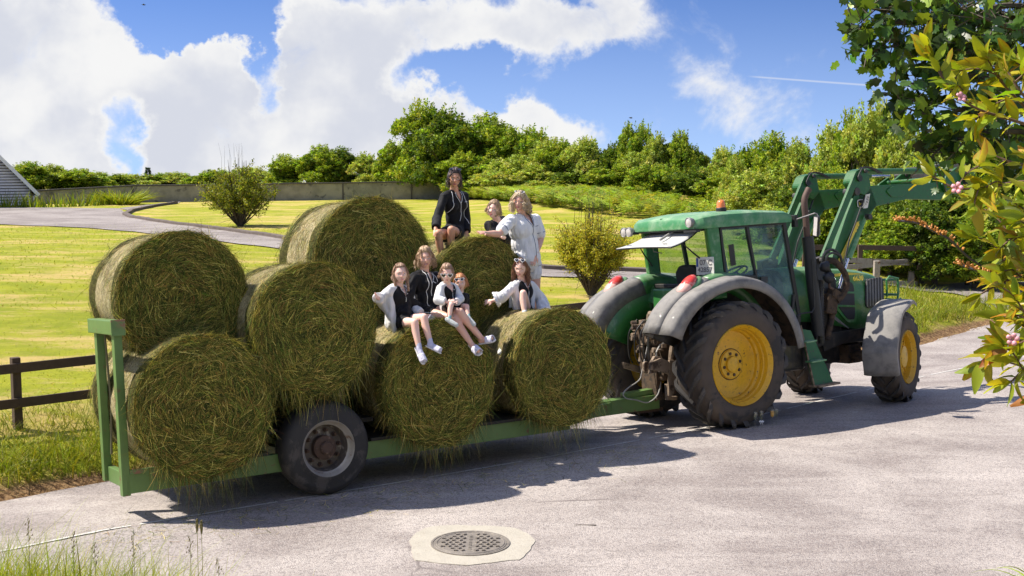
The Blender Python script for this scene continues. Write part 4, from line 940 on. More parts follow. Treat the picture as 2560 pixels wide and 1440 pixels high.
# ---------------------------------------------------------------- wheels
def lugs(mb,Rc,W,n,h,wrap,lw,sweep,sy):
    for k in range(n):
        for side in(-1,1):
            a0=2*math.pi*(k+(.5 if side>0 else 0))/n
            st=[]
            for i in range(7):
                t=i/6; w=min(1,t*1.35); lat=side*(w*W*.49); r=Rc if t<.74 else Rc-(t-.74)/.26*wrap
                if t>=.74: lat=side*W*(.49+.012*(t-.74))
                a=a0+sweep*(t**.85)
                wid=lw*(1+.35*t); hh=h*(1 if t<.74 else 1-.45*(t-.74)/.26)
                st.append((a,lat,r,wid,hh,t))
            vs=[]
            for a,lat,r,wid,hh,t in st:
                ta=wid/2/Rc
                for da,dr in((-ta*1.25,-.01),(-ta*.8,hh),(ta*.8,hh),(ta*1.25,-.01)):
                    rr=r+dr; l2=lat+(side*hh*.35 if (t>.74 and dr>0) else 0); vs.append((rr*math.cos(a+da),l2,rr*math.sin(a+da)))
            fs=[]
            for i in range(6):
                for j in range(3): fs.append((i*4+j,i*4+j+1,i*4+4+j+1,i*4+4+j))
            fs+= [(0,1,2,3),(27,26,25,24)]
            mb.add(vs,fs)
def rear_wheel(y,s):
    """s=-1 near side (outer face towards -y)"""
    w=empty('rear_wheel'); w.parent=TR; w.location=(.04,y,.88)
    Wd=.50; hw=Wd/2
    pr=[(.545,-hw+.03),(.57,-hw+.005),(.62,-hw-.012),(.70,-hw-.02),(.77,-hw-.005),(.815,-hw+.035),(.835,-hw+.09),(.842,-.05),(.842,.05),(.835,hw-.09),(.815,hw-.035),(.77,hw+.005),(.70,hw+.02),(.60,hw+.01),(.545,hw-.03)]
    MB().lathe(pr,(0,0,0),(0,-s,0),72).build('tyre',M_ru2,w,smooth=60)
    mb=MB(); lugs(mb,.838,Wd,21,.048,.085,.055,-.42 if s<0 else -.42,s); mb.build('tyre_tread',M_lug,w,smooth=30)
    # dished yellow wheel: outer face at -hw (axis points inwards)
    o=-hw
    pr=[(.558,o+.045),(.566,o+.005),(.556,o-.012),(.545,o+.0),(.535,o+.03),(.515,o+.055),(.512,o+.12),(.50,o+.135),(.498,o+.20),(.475,o+.225),(.47,o+.27),(.44,o+.285),(.30,o+.27),(.215,o+.262),(.205,o+.25),(.17,o+.25),(.165,o+.262),(.10,o+.262)]
    MB().lathe(pr,(0,0,0),(0,-s,0),72).build('rim',M_ye,w,smooth=35)
    mb=MB(); mb.lathe([(.20,o+.262),(.20,o+.235),(.185,o+.228),(.115,o+.232),(.11,o+.20),(.095,o+.19),(0,o+.188)],(0,0,0),(0,-s,0),40)
    mb.build('hub',M_ye,w,smooth=35)
    mb=MB()
    for k in range(8):
        a=2*math.pi*k/8+.2; c=Vector((.152*math.cos(a),0,.152*math.sin(a))); mb.lathe([(.024,o+.235),(.024,o+.218),(.015,o+.213),(0,o+.212)],c,(0,-s,0),6)
    mb.lathe([(.205,o+.262),(.222,o+.255),(.224,o+.262)],(0,0,0),(0,-s,0),40)
    mb.build('wheel_nuts',M_mud,w)
rear_wheel(-.90,-1); rear_wheel(.90,1)
STEER=R(23)
def front_wheel(y,s):
    w=empty('front_wheel'); w.parent=TR; w.location=(3.43,y,.69); w.rotation_euler=(0,0,STEER)
    Wd=.40; hw=Wd/2
    pr=[(.40,-hw+.03),(.42,-hw+.005),(.47,-hw-.012),(.54,-hw-.016),(.60,-hw-.002),(.635,-hw+.03),(.652,-hw+.08),(.658,0),(.652,hw-.08),(.635,hw-.03),(.60,hw+.002),(.54,hw+.016),(.46,hw+.01),(.40,hw-.03)]
    MB().lathe(pr,(0,0,0),(0,-s,0),64).build('tyre',M_ru2,w,smooth=60)
    mb=MB(); lugs(mb,.655,Wd,18,.038,.07,.045,-.42,s); mb.build('tyre_tread',M_lug,w,smooth=30)
    o=-hw
    pr=[(.408,o+.04),(.414,o+.005),(.404,o-.01),(.395,o+.0),(.385,o+.04),(.365,o+.06),(.36,o+.15),(.34,o+.17),(.30,o+.165),(.24,o+.11),(.20,o+.10),(.17,o+.10),(.165,o+.06),(.12,o+.045),(0,o+.04)]
    mb=MB(); mb.lathe(pr,(0,0,0),(0,-s,0),56)
    for k in range(8):
        a=2*math.pi*k/8; c=Vector((.30*math.cos(a),0,.30*math.sin(a))); mb.box(c+Vector((0,-s*(o+.145),0)),(.05,.05,.035),rot=Matrix.Rotation(-a,3,'Y'))
    for k in range(8):
        a=2*math.pi*(k+.5)/8; c=Vector((.20*math.cos(a),0,.20*math.sin(a))); mb.lathe([(.016,o+.10),(.016,o+.08),(0,o+.078)],c,(0,-s,0),6)
    mb.build('rim',M_ye,w,smooth=35)
    return w
fwn=front_wheel(-.92,-1); fwf=front_wheel(.92,1)
def front_fender(w,s):
    rows=[]
    for i in range(19):
        a=R(72+i*(196-72)/18); r=.83+.02*math.sin(i)
        row=[]
        for q,dr in ((-.29,-.05),(-.285,-.01),(-.26,.008),(-.12,.02),(.05,.022),(.18,.012),(.23,-.012),(.235,-.06)):
            row.append(((r+dr)*math.cos(a)-.03,q*(1 if s<0 else -1),(r+dr)*math.sin(a)+.02))
        rows.append(row)
    MB().grid(rows).build('front_fender',M_gy,TR if False else w,smooth=40,solid=.012)
    mb=MB(); mb.tube([(-.835,-.12*(1 if s<0 else -1),.10),(-.86,-.12*(1 if s<0 else -1),.13),(-.83,.05*(1 if s<0 else -1),.22)],.008,5)
    for q in(.0,.12): mb.beam((.0,q,.30),(-.0,q,.84),.03,.02,up=(1,0,0))
    mb.build('fender_bracket',M_bkd,w)
front_fender(fwn,-1); front_fender(fwf,1)
# ---------------------------------------------------------------- rear fenders
def rear_fender(s):
    C=(.05,.87); S=-1 if s<0 else 1    # outer side sign
    outer=[];inner=[];side=[]
    for i in range(33):
        a=R(8+i*(158-8)/32); f=float(sstep(i/32,.62,1.0)); f2=float(sstep(i/32,.3,.62))
        r=1.235+.16*f
        def P(r,y): return (C[0]+r*math.cos(a),S*y,C[1]+r*math.sin(a))
        outer.append([P(r-.16-.06*f,1.135),P(r-.13,1.15),P(r-.05,1.15),P(r-.012,1.12),P(r+.004,1.03),P(r+.012,.93)])
        inner.append([P(r+.012,.93),P(r+.018+.03*f2,.86),P(r+.02+.05*f2,.74),P(r+.015+.03*f2,.62),P(r-.02,.56),P(r-.20,.55)])
        side.append([P(r-.20,.55),P(.75,.55)])
    MB().grid(outer).build('rear_fender',M_gy,TR,smooth=50,solid=.012)
    MB().grid(inner[:22]).build('fender_top',M_gr,TR,smooth=50,solid=.012); MB().grid(inner[21:]).build('fender_flap',M_gy,TR,smooth=50,solid=.012)
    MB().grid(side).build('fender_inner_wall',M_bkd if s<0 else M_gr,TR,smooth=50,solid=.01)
    # mud on the underside
    MB().grid([[(p[0]*.985+.0,p[1]*.995,p[2]*.985+.01) for p in row[1:]] for row in outer]).build('fender_underside',M_mud,TR,smooth=50)
    MB().grid([[(p[0]*.985,p[1],p[2]*.985+.005) for p in row] for row in inner]).build('fender_underside',M_mud,TR,smooth=50)
    # tail light moulded on the rear slope
    rot=Matrix.Rotation(R(-40),3,'Y')
    L_=empty('tail_light'); L_.parent=TR; L_.location=(-.62,S*.82,2.035)
    MB().ell((0,0,0),(.18,.10,.085),rot,18,10).build('lens',M_red,L_,smooth=80)
    MB().ell((-.06,0,-.05),(.15,.105,.08),rot,18,10).build('lens_base',M_pink,L_,smooth=80)
    MB().ell((.03,0,-.07),(.26,.13,.075),rot,18,10).build('lamp_pod',M_gr,L_,smooth=80)
    MB().box((-.83,S*.86,1.80),(.03,.09,.04),Matrix.Rotation(R(-40),3,'Y')).build('side_reflector',M_link,TR,bevel=.005)
rear_fender(-1); rear_fender(1)
# ---------------------------------------------------------------- cab
def rail_loop(pts,y,w,m,name,closed=True,t=.05):
    mb=MB(); P=[Vector((a,y,b)) for a,b in pts]; n=len(P)
    for i in range(n if closed else n-1): mb.beam(P[i],P[(i+1)%n],t,w,up=(0,0,1) if abs((P[(i+1)%n]-P[i]).normalized().z)<.9 else (1,0,0))
    return mb.build(name,m,TR,bevel=.006)
YC=.70
# roof: rounded slab, rear lip lower, with recess corners for the work lights
roof=[]
for (x,hy,zb,zt,rr) in ((-.36,.50,2.80,2.90,.04),(-.34,.66,2.79,2.93,.05),(-.22,.76,2.79,2.98,.07),(.1,.78,2.80,3.02,.08),(.8,.79,2.82,3.035,.08),(1.35,.78,2.83,3.01,.07),(1.50,.74,2.84,2.97,.05),(1.54,.62,2.85,2.93,.04)):
    row=[]
    for a,b in((-1,zb),(-1.0,zb+(zt-zb)*.45),(-.97,zt-(zt-zb)*.2),(-.90,zt-.01),(-.5,zt+.012),(0,zt+.018),(.5,zt+.012),(.90,zt-.01),(.97,zt-(zt-zb)*.2),(1.0,zb+(zt-zb)*.45),(1,zb)): row.append((x,a*hy,b))
    roof.append(row)
mb=MB(); mb.grid(roof,wrap=True); k=len(roof[0]); mb.f.append(tuple(range(k))); mb.mi.append(0); b_=len(mb.v)-k; mb.f.append(tuple(range(b_+k-1,b_-1,-1))); mb.mi.append(0)
mb.build('roof',M_grf,TR,smooth=50,bevel=.012)
mb=MB()
mb.ell((-.27,.05,2.962),(.07,.03,.008))
mb.build('roof_ribs',M_grf,TR,smooth=60)
MB().box((.55,0,2.79),(1.75,1.36,.045)).build('headliner',M_bk,TR)
def worklight(x,y,z,ry=0):
    L_=empty('work_light'); L_.parent=TR; L_.location=(x,y,z); ax=(-1,0,-.12)
    MB().lathe([(.0,-.07),(.045,-.06),(.068,-.01),(.072,.03),(.066,.036),(.060,.03)],(0,0,0),ax,24).build('lamp_body',M_lampb,L_,smooth=40)
    MB().lathe([(.060,.028),(.04,.034),(0,.037)],(0,0,0),ax,24).build('lamp_glass',M_lamp,L_,smooth=60)
for (px,py) in((1722,556),(1748,557)): p=TL(px,py,-.62 if px<1740 else -.62); worklight(p.x+.02,p.y,p.z)
for y in(.68,.80): worklight(-.40,y,2.80)
MB().box((-.33,-.62,2.76),(.08,.26,.03)).build('lamp_bracket',M_bk,TR); MB().box((-.34,.70,2.77),(.10,.2,.03)).build('lamp_bracket',M_bk,TR)
# C pillars
for y in(-YC,YC):
    mb=MB(); mb.add([(-.16,y-.04,2.83),(.07,y-.04,2.83),(.07,y+.04,2.83),(-.16,y+.04,2.83),(-.06,y-.045,2.05),(.14,y-.045,2.05),(.14,y+.045,2.05),(-.06,y+.045,2.05)],[(0,1,2,3),(7,6,5,4),(0,4,5,1),(1,5,6,2),(2,6,7,3),(3,7,4,0)])
    mb.build('rear_pillar',M_gr,TR,bevel=.02)
    s_=1 if y>0 else -1
    mb=MB(); mb.add([(-.07,s_*.62,2.15),(.14,s_*.62,2.15),(.14,s_*.74,2.15),(-.07,s_*.74,2.15),(-.22,s_*.42,1.72),(.14,s_*.42,1.72),(.14,s_*.80,1.80),(-.30,s_*.80,1.80)],[(0,1,2,3),(7,6,5,4),(0,4,5,1),(1,5,6,2),(2,6,7,3),(3,7,4,0)])
    mb.build('pillar_foot',M_gr,TR,bevel=.03)
    # black A pillar and sill
    mb=MB(); mb.beam((1.36,y,2.84),(1.60,y,1.42),.06,.07,up=(1,0,0)); mb.beam((1.60,y,1.42),(1.52,y,1.12),.06,.06,up=(1,0,0)); mb.beam((.07,y,2.82),(1.37,y,2.84),.06,.05); mb.build('front_pillar',M_bk,TR,bevel=.01)
    rail_loop([(.10,2.79),(.60,2.81),(.75,2.07),(.16,2.10)],y*1.03,.04,M_bk,'quarter_window_frame')
    MB().add([(a,y*1.03,b) for a,b in [(.10,2.79),(.60,2.81),(.75,2.07),(.16,2.10)]],[(0,1,2,3)]).build('quarter_window',M_gl,TR)
    dp=[(.64,2.80),(1.34,2.81),(1.57,1.46),(1.50,1.16),(1.30,1.34),(1.10,1.62),(.92,1.87),(.78,2.02)]
    MB().add([(a,y*1.01,b) for a,b in dp],[tuple(range(len(dp)))]).build('door_glass',M_gl,TR)
    rail_loop(dp,y*1.02,.022,M_bk,'door_frame',t=.03)
    MB().box((1.46,y*1.05,1.66),(.05,.04,.22),Matrix.Rotation(R(10),3,'Y')).build('door_handle',M_bk,TR,bevel=.008)
MB().box((.30,-.735,2.40),(.10,.006,.30),Matrix.Rotation(R(-6),3,'Y')).build('window_sticker',M_bk,TR)
MB().box((.88,-.75,2.02),(.14,.03,.09)).build('door_hinge',M_bkd,TR,bevel=.01)
# windscreen
MB().add([(1.38,-.68,2.82),(1.38,.68,2.82),(1.60,.68,1.9),(1.60,-.68,1.9)],[(0,1,2,3)]).build('windscreen',M_gl,TR)
# rear window opening: bottom ledge, parcel shelf, opened pane as a visor with gas struts
MB().box((-.02,0,1.98),(.14,1.2,.06)).build('rear_sill',M_bkd,TR,bevel=.01)
MB().box((-.22,-.02,1.75),(.20,.66,.40)).build('rear_body_panel',M_gr,TR,bevel=.02)
MB().box((-.02,0,1.45),(.25,1.1,.95)).build('cab_back_wall',M_bkd,TR)
vis=[]
for i in range(9):
    t=i/8; x=-.14-.56*t; z=2.775-.20*t-.03*math.sin(t*3.1); hy=.52+.10*t
    vis.append([(x-(.05 if t==1 else 0)*math.cos(y*1.4),y*hy,z-.012*(y*y)) for y in(-1,-.75,-.5,-.25,0,.25,.5,.75,1)])
MB().grid(vis).build('opened_rear_window',M_whitegl,TR,smooth=60,solid=.012)
e=vis[-1]; MB().tube([(p[0],p[1],p[2]-.012) for p in e],.014,6).build('window_edge',M_bk,TR)
MB().tube([(p[-1][0],p[-1][1],p[-1][2]-.008) for p in vis],.010,6).build('window_edge',M_bk,TR); MB().tube([(p[0][0],p[0][1],p[0][2]-.008) for p in vis],.010,6).build('window_edge',M_bk,TR)
for s_ in(-1,1):
    MB().tube([(-.42,s_*.48,2.62),(-.25,s_*.55,2.45),(-.05,s_*.62,2.28)],[.007,.012,.012],6).build('gas_strut',M_bk,TR)
mb=MB(); 
for y in(-.4,.4):
    for d in(0,.05): mb.box((-.62,y+d,2.605),(.02,.03,.008))
mb.build('pane_fixings',M_bk,TR)
mb=MB(); mb.beam((-.30,-.12,2.75),(-.52,-.15,2.66),.03,.03); mb.beam((-.22,-.14,2.80),(-.30,-.12,2.74),.02,.02); mb.build('rear_wiper_motor',M_lampb,TR,bevel=.006)
mb=MB(); mb.tube([(-.50,.05,2.57),(-.52,.0,2.50),(-.45,-.1,2.47)],.008,5); mb.build('window_handle',M_lampb,TR)
# number plate
pl=empty('number_plate'); pl.parent=TR; pc=TL(1784,660,-.66); pl.location=(pc.x-.16,pc.y,pc.z-.02); pl.rotation_euler=(0,0,R(14))
M_plate=mat('plate_white',(.72,.70,.64),.4,var=.12); M_navy=mat('plate_blue',(.05,.10,.35),.5,var=.1); M_ink=mat('faded_ink',(.22,.21,.21),.6,var=.5,vs=30)
MB().box((0,0,0),(.012,.30,.25)).build('plate',M_plate,pl,bevel=.006); MB().box((-.008,.125,.05),(.004,.03,.12)).build('blue_band',M_navy,pl)
MB().box((0,-.03,-.16),(.04,.05,.10)).build('plate_lamp',M_lampb,pl,bevel=.006)
def text_mesh(name,txt,size,m,parent,M,bold=.0):
    cu=bpy.data.curves.new('t','FONT'); cu.body=txt; cu.size=size; cu.extrude=.002; cu.align_x='CENTER'; cu.align_y='CENTER'; cu.offset=bold
    o=bpy.data.objects.new('t',cu); COL.objects.link(o); dg=bpy.context.evaluated_depsgraph_get(); me=bpy.data.meshes.new_from_object(o.evaluated_get(dg))
    bpy.data.objects.remove(o); me.materials.clear(); me.materials.append(m); r=bpy.data.objects.new(name,me); COL.objects.link(r); r.parent=parent; r.matrix_local=M; return r
def face_m(loc,xd,nd):
    x=Vector(xd).normalized(); n=Vector(nd).normalized(); y=n.cross(x); return Matrix(((x.x,y.x,n.x,loc[0]),(x.y,y.y,n.y,loc[1]),(x.z,y.z,n.z,loc[2]),(0,0,0,1)))
text_mesh('plate_writing','07 C',.105,M_ink,pl,face_m((-.009,-.02,.045),(0,-1,0),(-1,0,0)),.002)
text_mesh('plate_writing','42857',.095,M_ink,pl,face_m((-.009,-.0,-.055),(0,-1,0),(-1,0,0)),.002)
# seat, steering wheel, console, dash
st=empty('driver_seat'); st.parent=TR; st.location=(.42,-.05,1.55)
MB().box((0,0,.12),(.48,.5,.14)).build('cushion',M_seat,st,bevel=.04)
mb=MB(); mb.prism([(-.27,0),(.27,0),(.25,.48),(.15,.58),(-.15,.58),(-.25,.48)],(-.26,0,.16),(0,1,0),(-.18,0,.98),(1,0,.18),.12); mb.build('backrest',M_seat,st,bevel=.04)
MB().box((0,0,-.05),(.3,.3,.25)).build('pedestal',M_bkd,st)
for s_ in(-1,1): MB().box((.02,s_*.30,.30),(.34,.07,.06)).build('armrest',M_seat,st,bevel=.02)
mb=MB(); c=Vector((1.02,0,2.12)); ax=Vector((-.45,0,.9)).normalized(); xx=Vector((0,1,0)); yy=ax.cross(xx); mb.tube([c+(xx*math.cos(a)+yy*math.sin(a))*.20 for a in [2*math.pi*i/24 for i in range(25)]],.016,6)
for a in(.5,2.6,4.7): mb.beam(c,c+(xx*math.cos(a)+yy*math.sin(a))*.2,.02,.02)
mb.beam(c,c-ax*.55,.07,.07); mb.build('steering_wheel',M_bk,TR)
MB().prism([(1.15,1.45),(1.55,1.45),(1.55,2.05),(1.25,2.10)],(0,0,0),(1,0,0),(0,0,1),(0,1,0),.5).build('dashboard',M_bk,TR,bevel=.03)
MB().prism([(.2,1.75),(.85,1.75),(.80,1.98),(.3,2.02)],(0,-.45,0),(1,0,0),(0,0,1),(0,1,0),.2).build('side_console',M_bk,TR,bevel=.03)
mb=MB(); 
for x in(.45,.55,.66): mb.cyl((x,-.45,1.98),(x+.02,-.45,2.08),.012,n=6); mb.ell((x+.02,-.45,2.10),(.022,.022,.03))
mb.build('levers',M_bkd,TR)
MB().box((.75,0,1.42),(1.65,1.25,.06)).build('cab_floor',M_bkd,TR)
MB().box((1.28,-.45,2.62),(.02,.16,.12),Matrix.Rotation(R(15),3,'Z')).build('inside_mirror',M_glc if False else M_lampb,TR,bevel=.01)
# beacon
bc=empty('beacon'); bc.parent=TR; pb=TL(1803,526,-.5); bc.location=(pb.x,pb.y,pb.z-.015)
MB().lathe([(.075,0),(.075,.045),(.066,.055)],(0,0,0),(0,0,1),20).build('base',M_bk,bc,smooth=40)
MB().lathe([(.064,.05),(.062,.11),(.052,.145),(.03,.165),(0,.17)],(0,0,0),(0,0,1),20).build('lens',M_or,bc,smooth=60)
# mirror
mi=empty('wing_mirror'); mi.parent=TR; a_=TL(1990,549,-.74); b_=TL(2038,533,-1.12); c_=TL(2047,545,-1.15); d_=TL(2041,566,-1.15)
MB().tube([a_,b_,b_+Vector((.03,0,-.01)),c_,c_-Vector((0,0,.25))],.012,6).build('mirror_arm',M_lampb,mi)
MB().box(a_+Vector((0,.03,-.02)),(.07,.08,.18)).build('mirror_mount',M_bk,mi,bevel=.01)
MB().box(d_,(.05,.16,.30),Matrix.Rotation(R(8),3,'X')@Matrix.Rotation(R(-25),3,'Z')).build('mirror_head',M_bk,mi,bevel=.02)
MB().box(d_+Vector((-.026,-.006,0)),(.008,.125,.265),Matrix.Rotation(R(8),3,'X')@Matrix.Rotation(R(-25),3,'Z')).build('mirror_glass',M_lamp,mi)
fm=empty('wing_mirror'); fm.parent=TR; MB().tube([(1.5,.74,2.8),(1.65,1.1,2.85),(1.65,1.1,2.6)],.012,6).build('mirror_arm',M_lampb,fm); MB().box((1.65,1.1,2.65),(.05,.17,.3)).build('mirror_head',M_bk,fm,bevel=.02)
# ---------------------------------------------------------------- bonnet
secs=[(1.58,.44,2.14,1.35),(2.1,.44,2.15,1.32),(2.7,.435,2.13,1.22),(3.1,.43,2.09,1.13),(3.5,.42,2.03,1.08),(3.75,.40,1.97,1.09),(3.90,.36,1.88,1.12),(3.955,.30,1.78,1.18)]
rows=[]
for x,hw,zt,zb in secs:
    h=zt-zb; rows.append([(x,-hw*.80,zb),(x,-hw*.93,zb+h*.08),(x,-hw,zb+h*.3),(x,-hw,zb+h*.62),(x,-hw*.97,zb+h*.82),(x,-hw*.82,zb+h*.955),(x,-hw*.5,zt-.004),(x,0,zt+.008),(x,hw*.5,zt-.004),(x,hw*.82,zb+h*.955),(x,hw*.97,zb+h*.82),(x,hw,zb+h*.62),(x,hw,zb+h*.3),(x,hw*.93,zb+h*.08),(x,hw*.80,zb)])
mb=MB(); mb.grid(rows); k=15; b0=len(mb.v)-k; mb.f.append(tuple(range(b0,b0+k))); mb.mi.append(0)
mb.build('bonnet',M_gr,TR,smooth=45,sub=1)
def decal(name,pts,y,m,t=.006): return PR(name,pts,y,t,m,bevel=0)
YB=-.445
# side grille: dark rounded opening with two cross bars
def rr_poly(P,k=5):
    P=[Vector((a,b,0)) for a,b in P]; out=[]; n=len(P)
    for i in range(n):
        p=P[i];a=P[i-1];b=P[(i+1)%n]; u1=p.lerp(a,.28); u2=p.lerp(b,.28)
        for j in range(k+1): t=j/k; q=u1*(1-t)**2+p*2*t*(1-t)+u2*t*t; out.append((q.x,q.y))
    return out
decal('side_grille_surround',rr_poly([(2088,702),(2138,699),(2143,806),(2118,806),(2086,768)]),YB-.002,M_gr,.014)
decal('side_grille',rr_poly([(2095,707),(2134,704),(2138,798),(2120,799),(2094,765)]),YB-.010,M_bk,.012)
for y0 in(728,762): PR('grille_bar',[(2093,y0),(2138,y0+1),(2138,y0+6),(2093,y0+5)],YB-.018,.012,M_gr,bevel=.002)
decal('front_grille',rr_poly([(2163,700),(2206,690),(2209,766),(2162,772)]),-.425,M_bkd,.03)
for i in range(6): PR('grille_slat',[(2166+i*7,698-i),(2169+i*7,697-i),(2170+i*7,766-i),(2167+i*7,767-i)],-.443,.008,M_gy,bevel=.001)
for i,(a,b) in enumerate(((2075,787),(2083,792),(2091,797),(2099,802))): PR('side_louvre',[(a-12,b-12),(a+22,b+17),(a+22,b+20),(a-12,b-8)],YB-.004,.01,M_gy,bevel=.001)
decal('yellow_stripe',[(2080,686),(2120,681),(2162,685),(2120,688),(2080,692)],YB+.006,M_yd,.01)
p=TL(2146,696,YB-.004); text_mesh('model_number','6630',.115,M_yd,TR,face_m(p,(1,0,-.03),(0,-1,0)),.003)
# front: weight bracket and guard
for s_ in(-1,1):
    mb=MB(); y=s_*.36; P=[(3.92,1.55),(4.18,1.50),(4.22,1.62),(4.22,1.86),(4.02,1.90)]
    mb.tube([(a,y,b) for a,b in P],.022,6); mb.tube([(4.02,y,1.90),(3.95,y,1.85),(3.95,y,1.58)],.018,6); mb.build('front_guard',M_gr,TR)
MB().cyl((4.22,-.36,1.84),(4.22,.36,1.84),.022,n=8).build('guard_bar',M_gr,TR); MB().cyl((4.20,-.36,1.60),(4.20,.36,1.60),.022,n=8).build('guard_bar',M_gr,TR)
MB().prism([(3.85,1.10),(4.25,1.25),(4.28,1.55),(4.15,1.50),(4.05,1.42),(3.90,1.45)],(0,-.36,0),(1,0,0),(0,0,1),(0,1,0),.03).build('guard_bracket',M_gr,TR,bevel=.005)
MB().box((3.9,0,.95),(.45,.5,.35)).build('front_weight_block',M_bkd,TR,bevel=.03)
# chassis, engine, gearbox, axles
mb=MB(); mb.box((2.75,0,1.02),(2.2,.52,.26)); mb.box((2.3,0,.78),(1.4,.40,.35)); mb.box((.7,0,.95),(2.2,.55,.6)); mb.box((2.2,0,1.3),(1.5,.6,.5)); mb.build('chassis',M_bkd,TR,bevel=.03)
mb=MB(); mb.cyl((3.28,-.85,.69),(3.28,.85,.69),.09,n=12); mb.box((3.28,0,.72),(.3,.5,.3)); mb.build('front_axle',M_mud,TR,bevel=.02)
mb=MB(); mb.cyl((.04,-.75,.88),(.04,.75,.88),.13,n=16); mb.build('rear_axle',M_mud,TR)
MB().box((1.30,-.62,.86),(.62,.34,.42)).build('fuel_tank',M_bkd,TR,bevel=.05); MB().box((1.35,.62,.86),(.8,.34,.42)).build('fuel_tank',M_bkd,TR,bevel=.05)
PR('side_frame',[(2052,836),(2190,815),(2190,832),(2130,850),(2058,878)],-.50,.04,M_bkd)
# steps
sp=empty('cab_steps'); sp.parent=TR; q=[TL(2002,822,-.86),TL(2027,826,-.86),TL(2084,957,-.98),TL(2036,966,-.98)]
mb=MB(); n_=Vector((0,.03,0)); mb.add([p for p in q]+[p+n_ for p in q],[(0,1,2,3),(7,6,5,4),(0,4,5,1),(1,5,6,2),(2,6,7,3),(3,7,4,0)]); mb.build('step_panel',M_gr2,sp,bevel=.004)
for (a,b,c,d) in((2008,856,2034,851),(2022,905,2058,899)): 
    A_=TL(a,b,-.99);B_=TL(c,d,-.99); mb=MB(); mb.beam(A_,B_,.14,.022); mb.build('step',M_grf,sp,bevel=.004)
MB().beam(q[3]+Vector((-.02,0,0)),q[2]+Vector((.04,0,0)),.2,.03).build('step',M_link,sp,bevel=.004)
MB().tube([q[0]+Vector((-.02,-.02,.05)),q[3]+Vector((-.02,-.02,0))],.014,6).build('step_rail',M_link,sp)
# exhaust stack
ex_=empty('exhaust'); ex_.parent=TR
pts=[TL(2046,838,-.80),TL(2030,700,-.78),TL(2019,592,-.77)]; MB().tube(pts,[.085,.09,.088],14).build('silencer',M_bk,ex_,smooth=60)
pts=spline([TL(2018,592,-.77),TL(2014,540,-.77),TL(2011,500,-.77),TL(2022,472,-.77)],5); MB().tube(pts,[.048]*(len(pts)-1)+[.05],10).build('tail_pipe',mat('rusty_pipe',(.12,.075,.06),.7,.3,var=.4,vs=8),ex_,smooth=60)
pts=[TL(2052,700,-.72),TL(2050,780,-.72),TL(2054,858,-.72)]; MB().tube(pts,.05,10).build('corrugated_pipe',M_bkd,ex_)
mb=MB(); 
for i in range(22): c=TL(2052,712+i*6.4,-.72); mb.lathe([(.05,-.006),(.056,0),(.05,.006)],c,(0,0,1),12)
mb.build('pipe_ribs',M_bkd,ex_)
MB().tube([TL(1992,790,-.9),TL(2003,784,-.9),TL(2030,780,-.9),TL(2036,768,-.9),TL(2030,650,-.9)],.012,6).build('grab_rail',M_bk,TR)
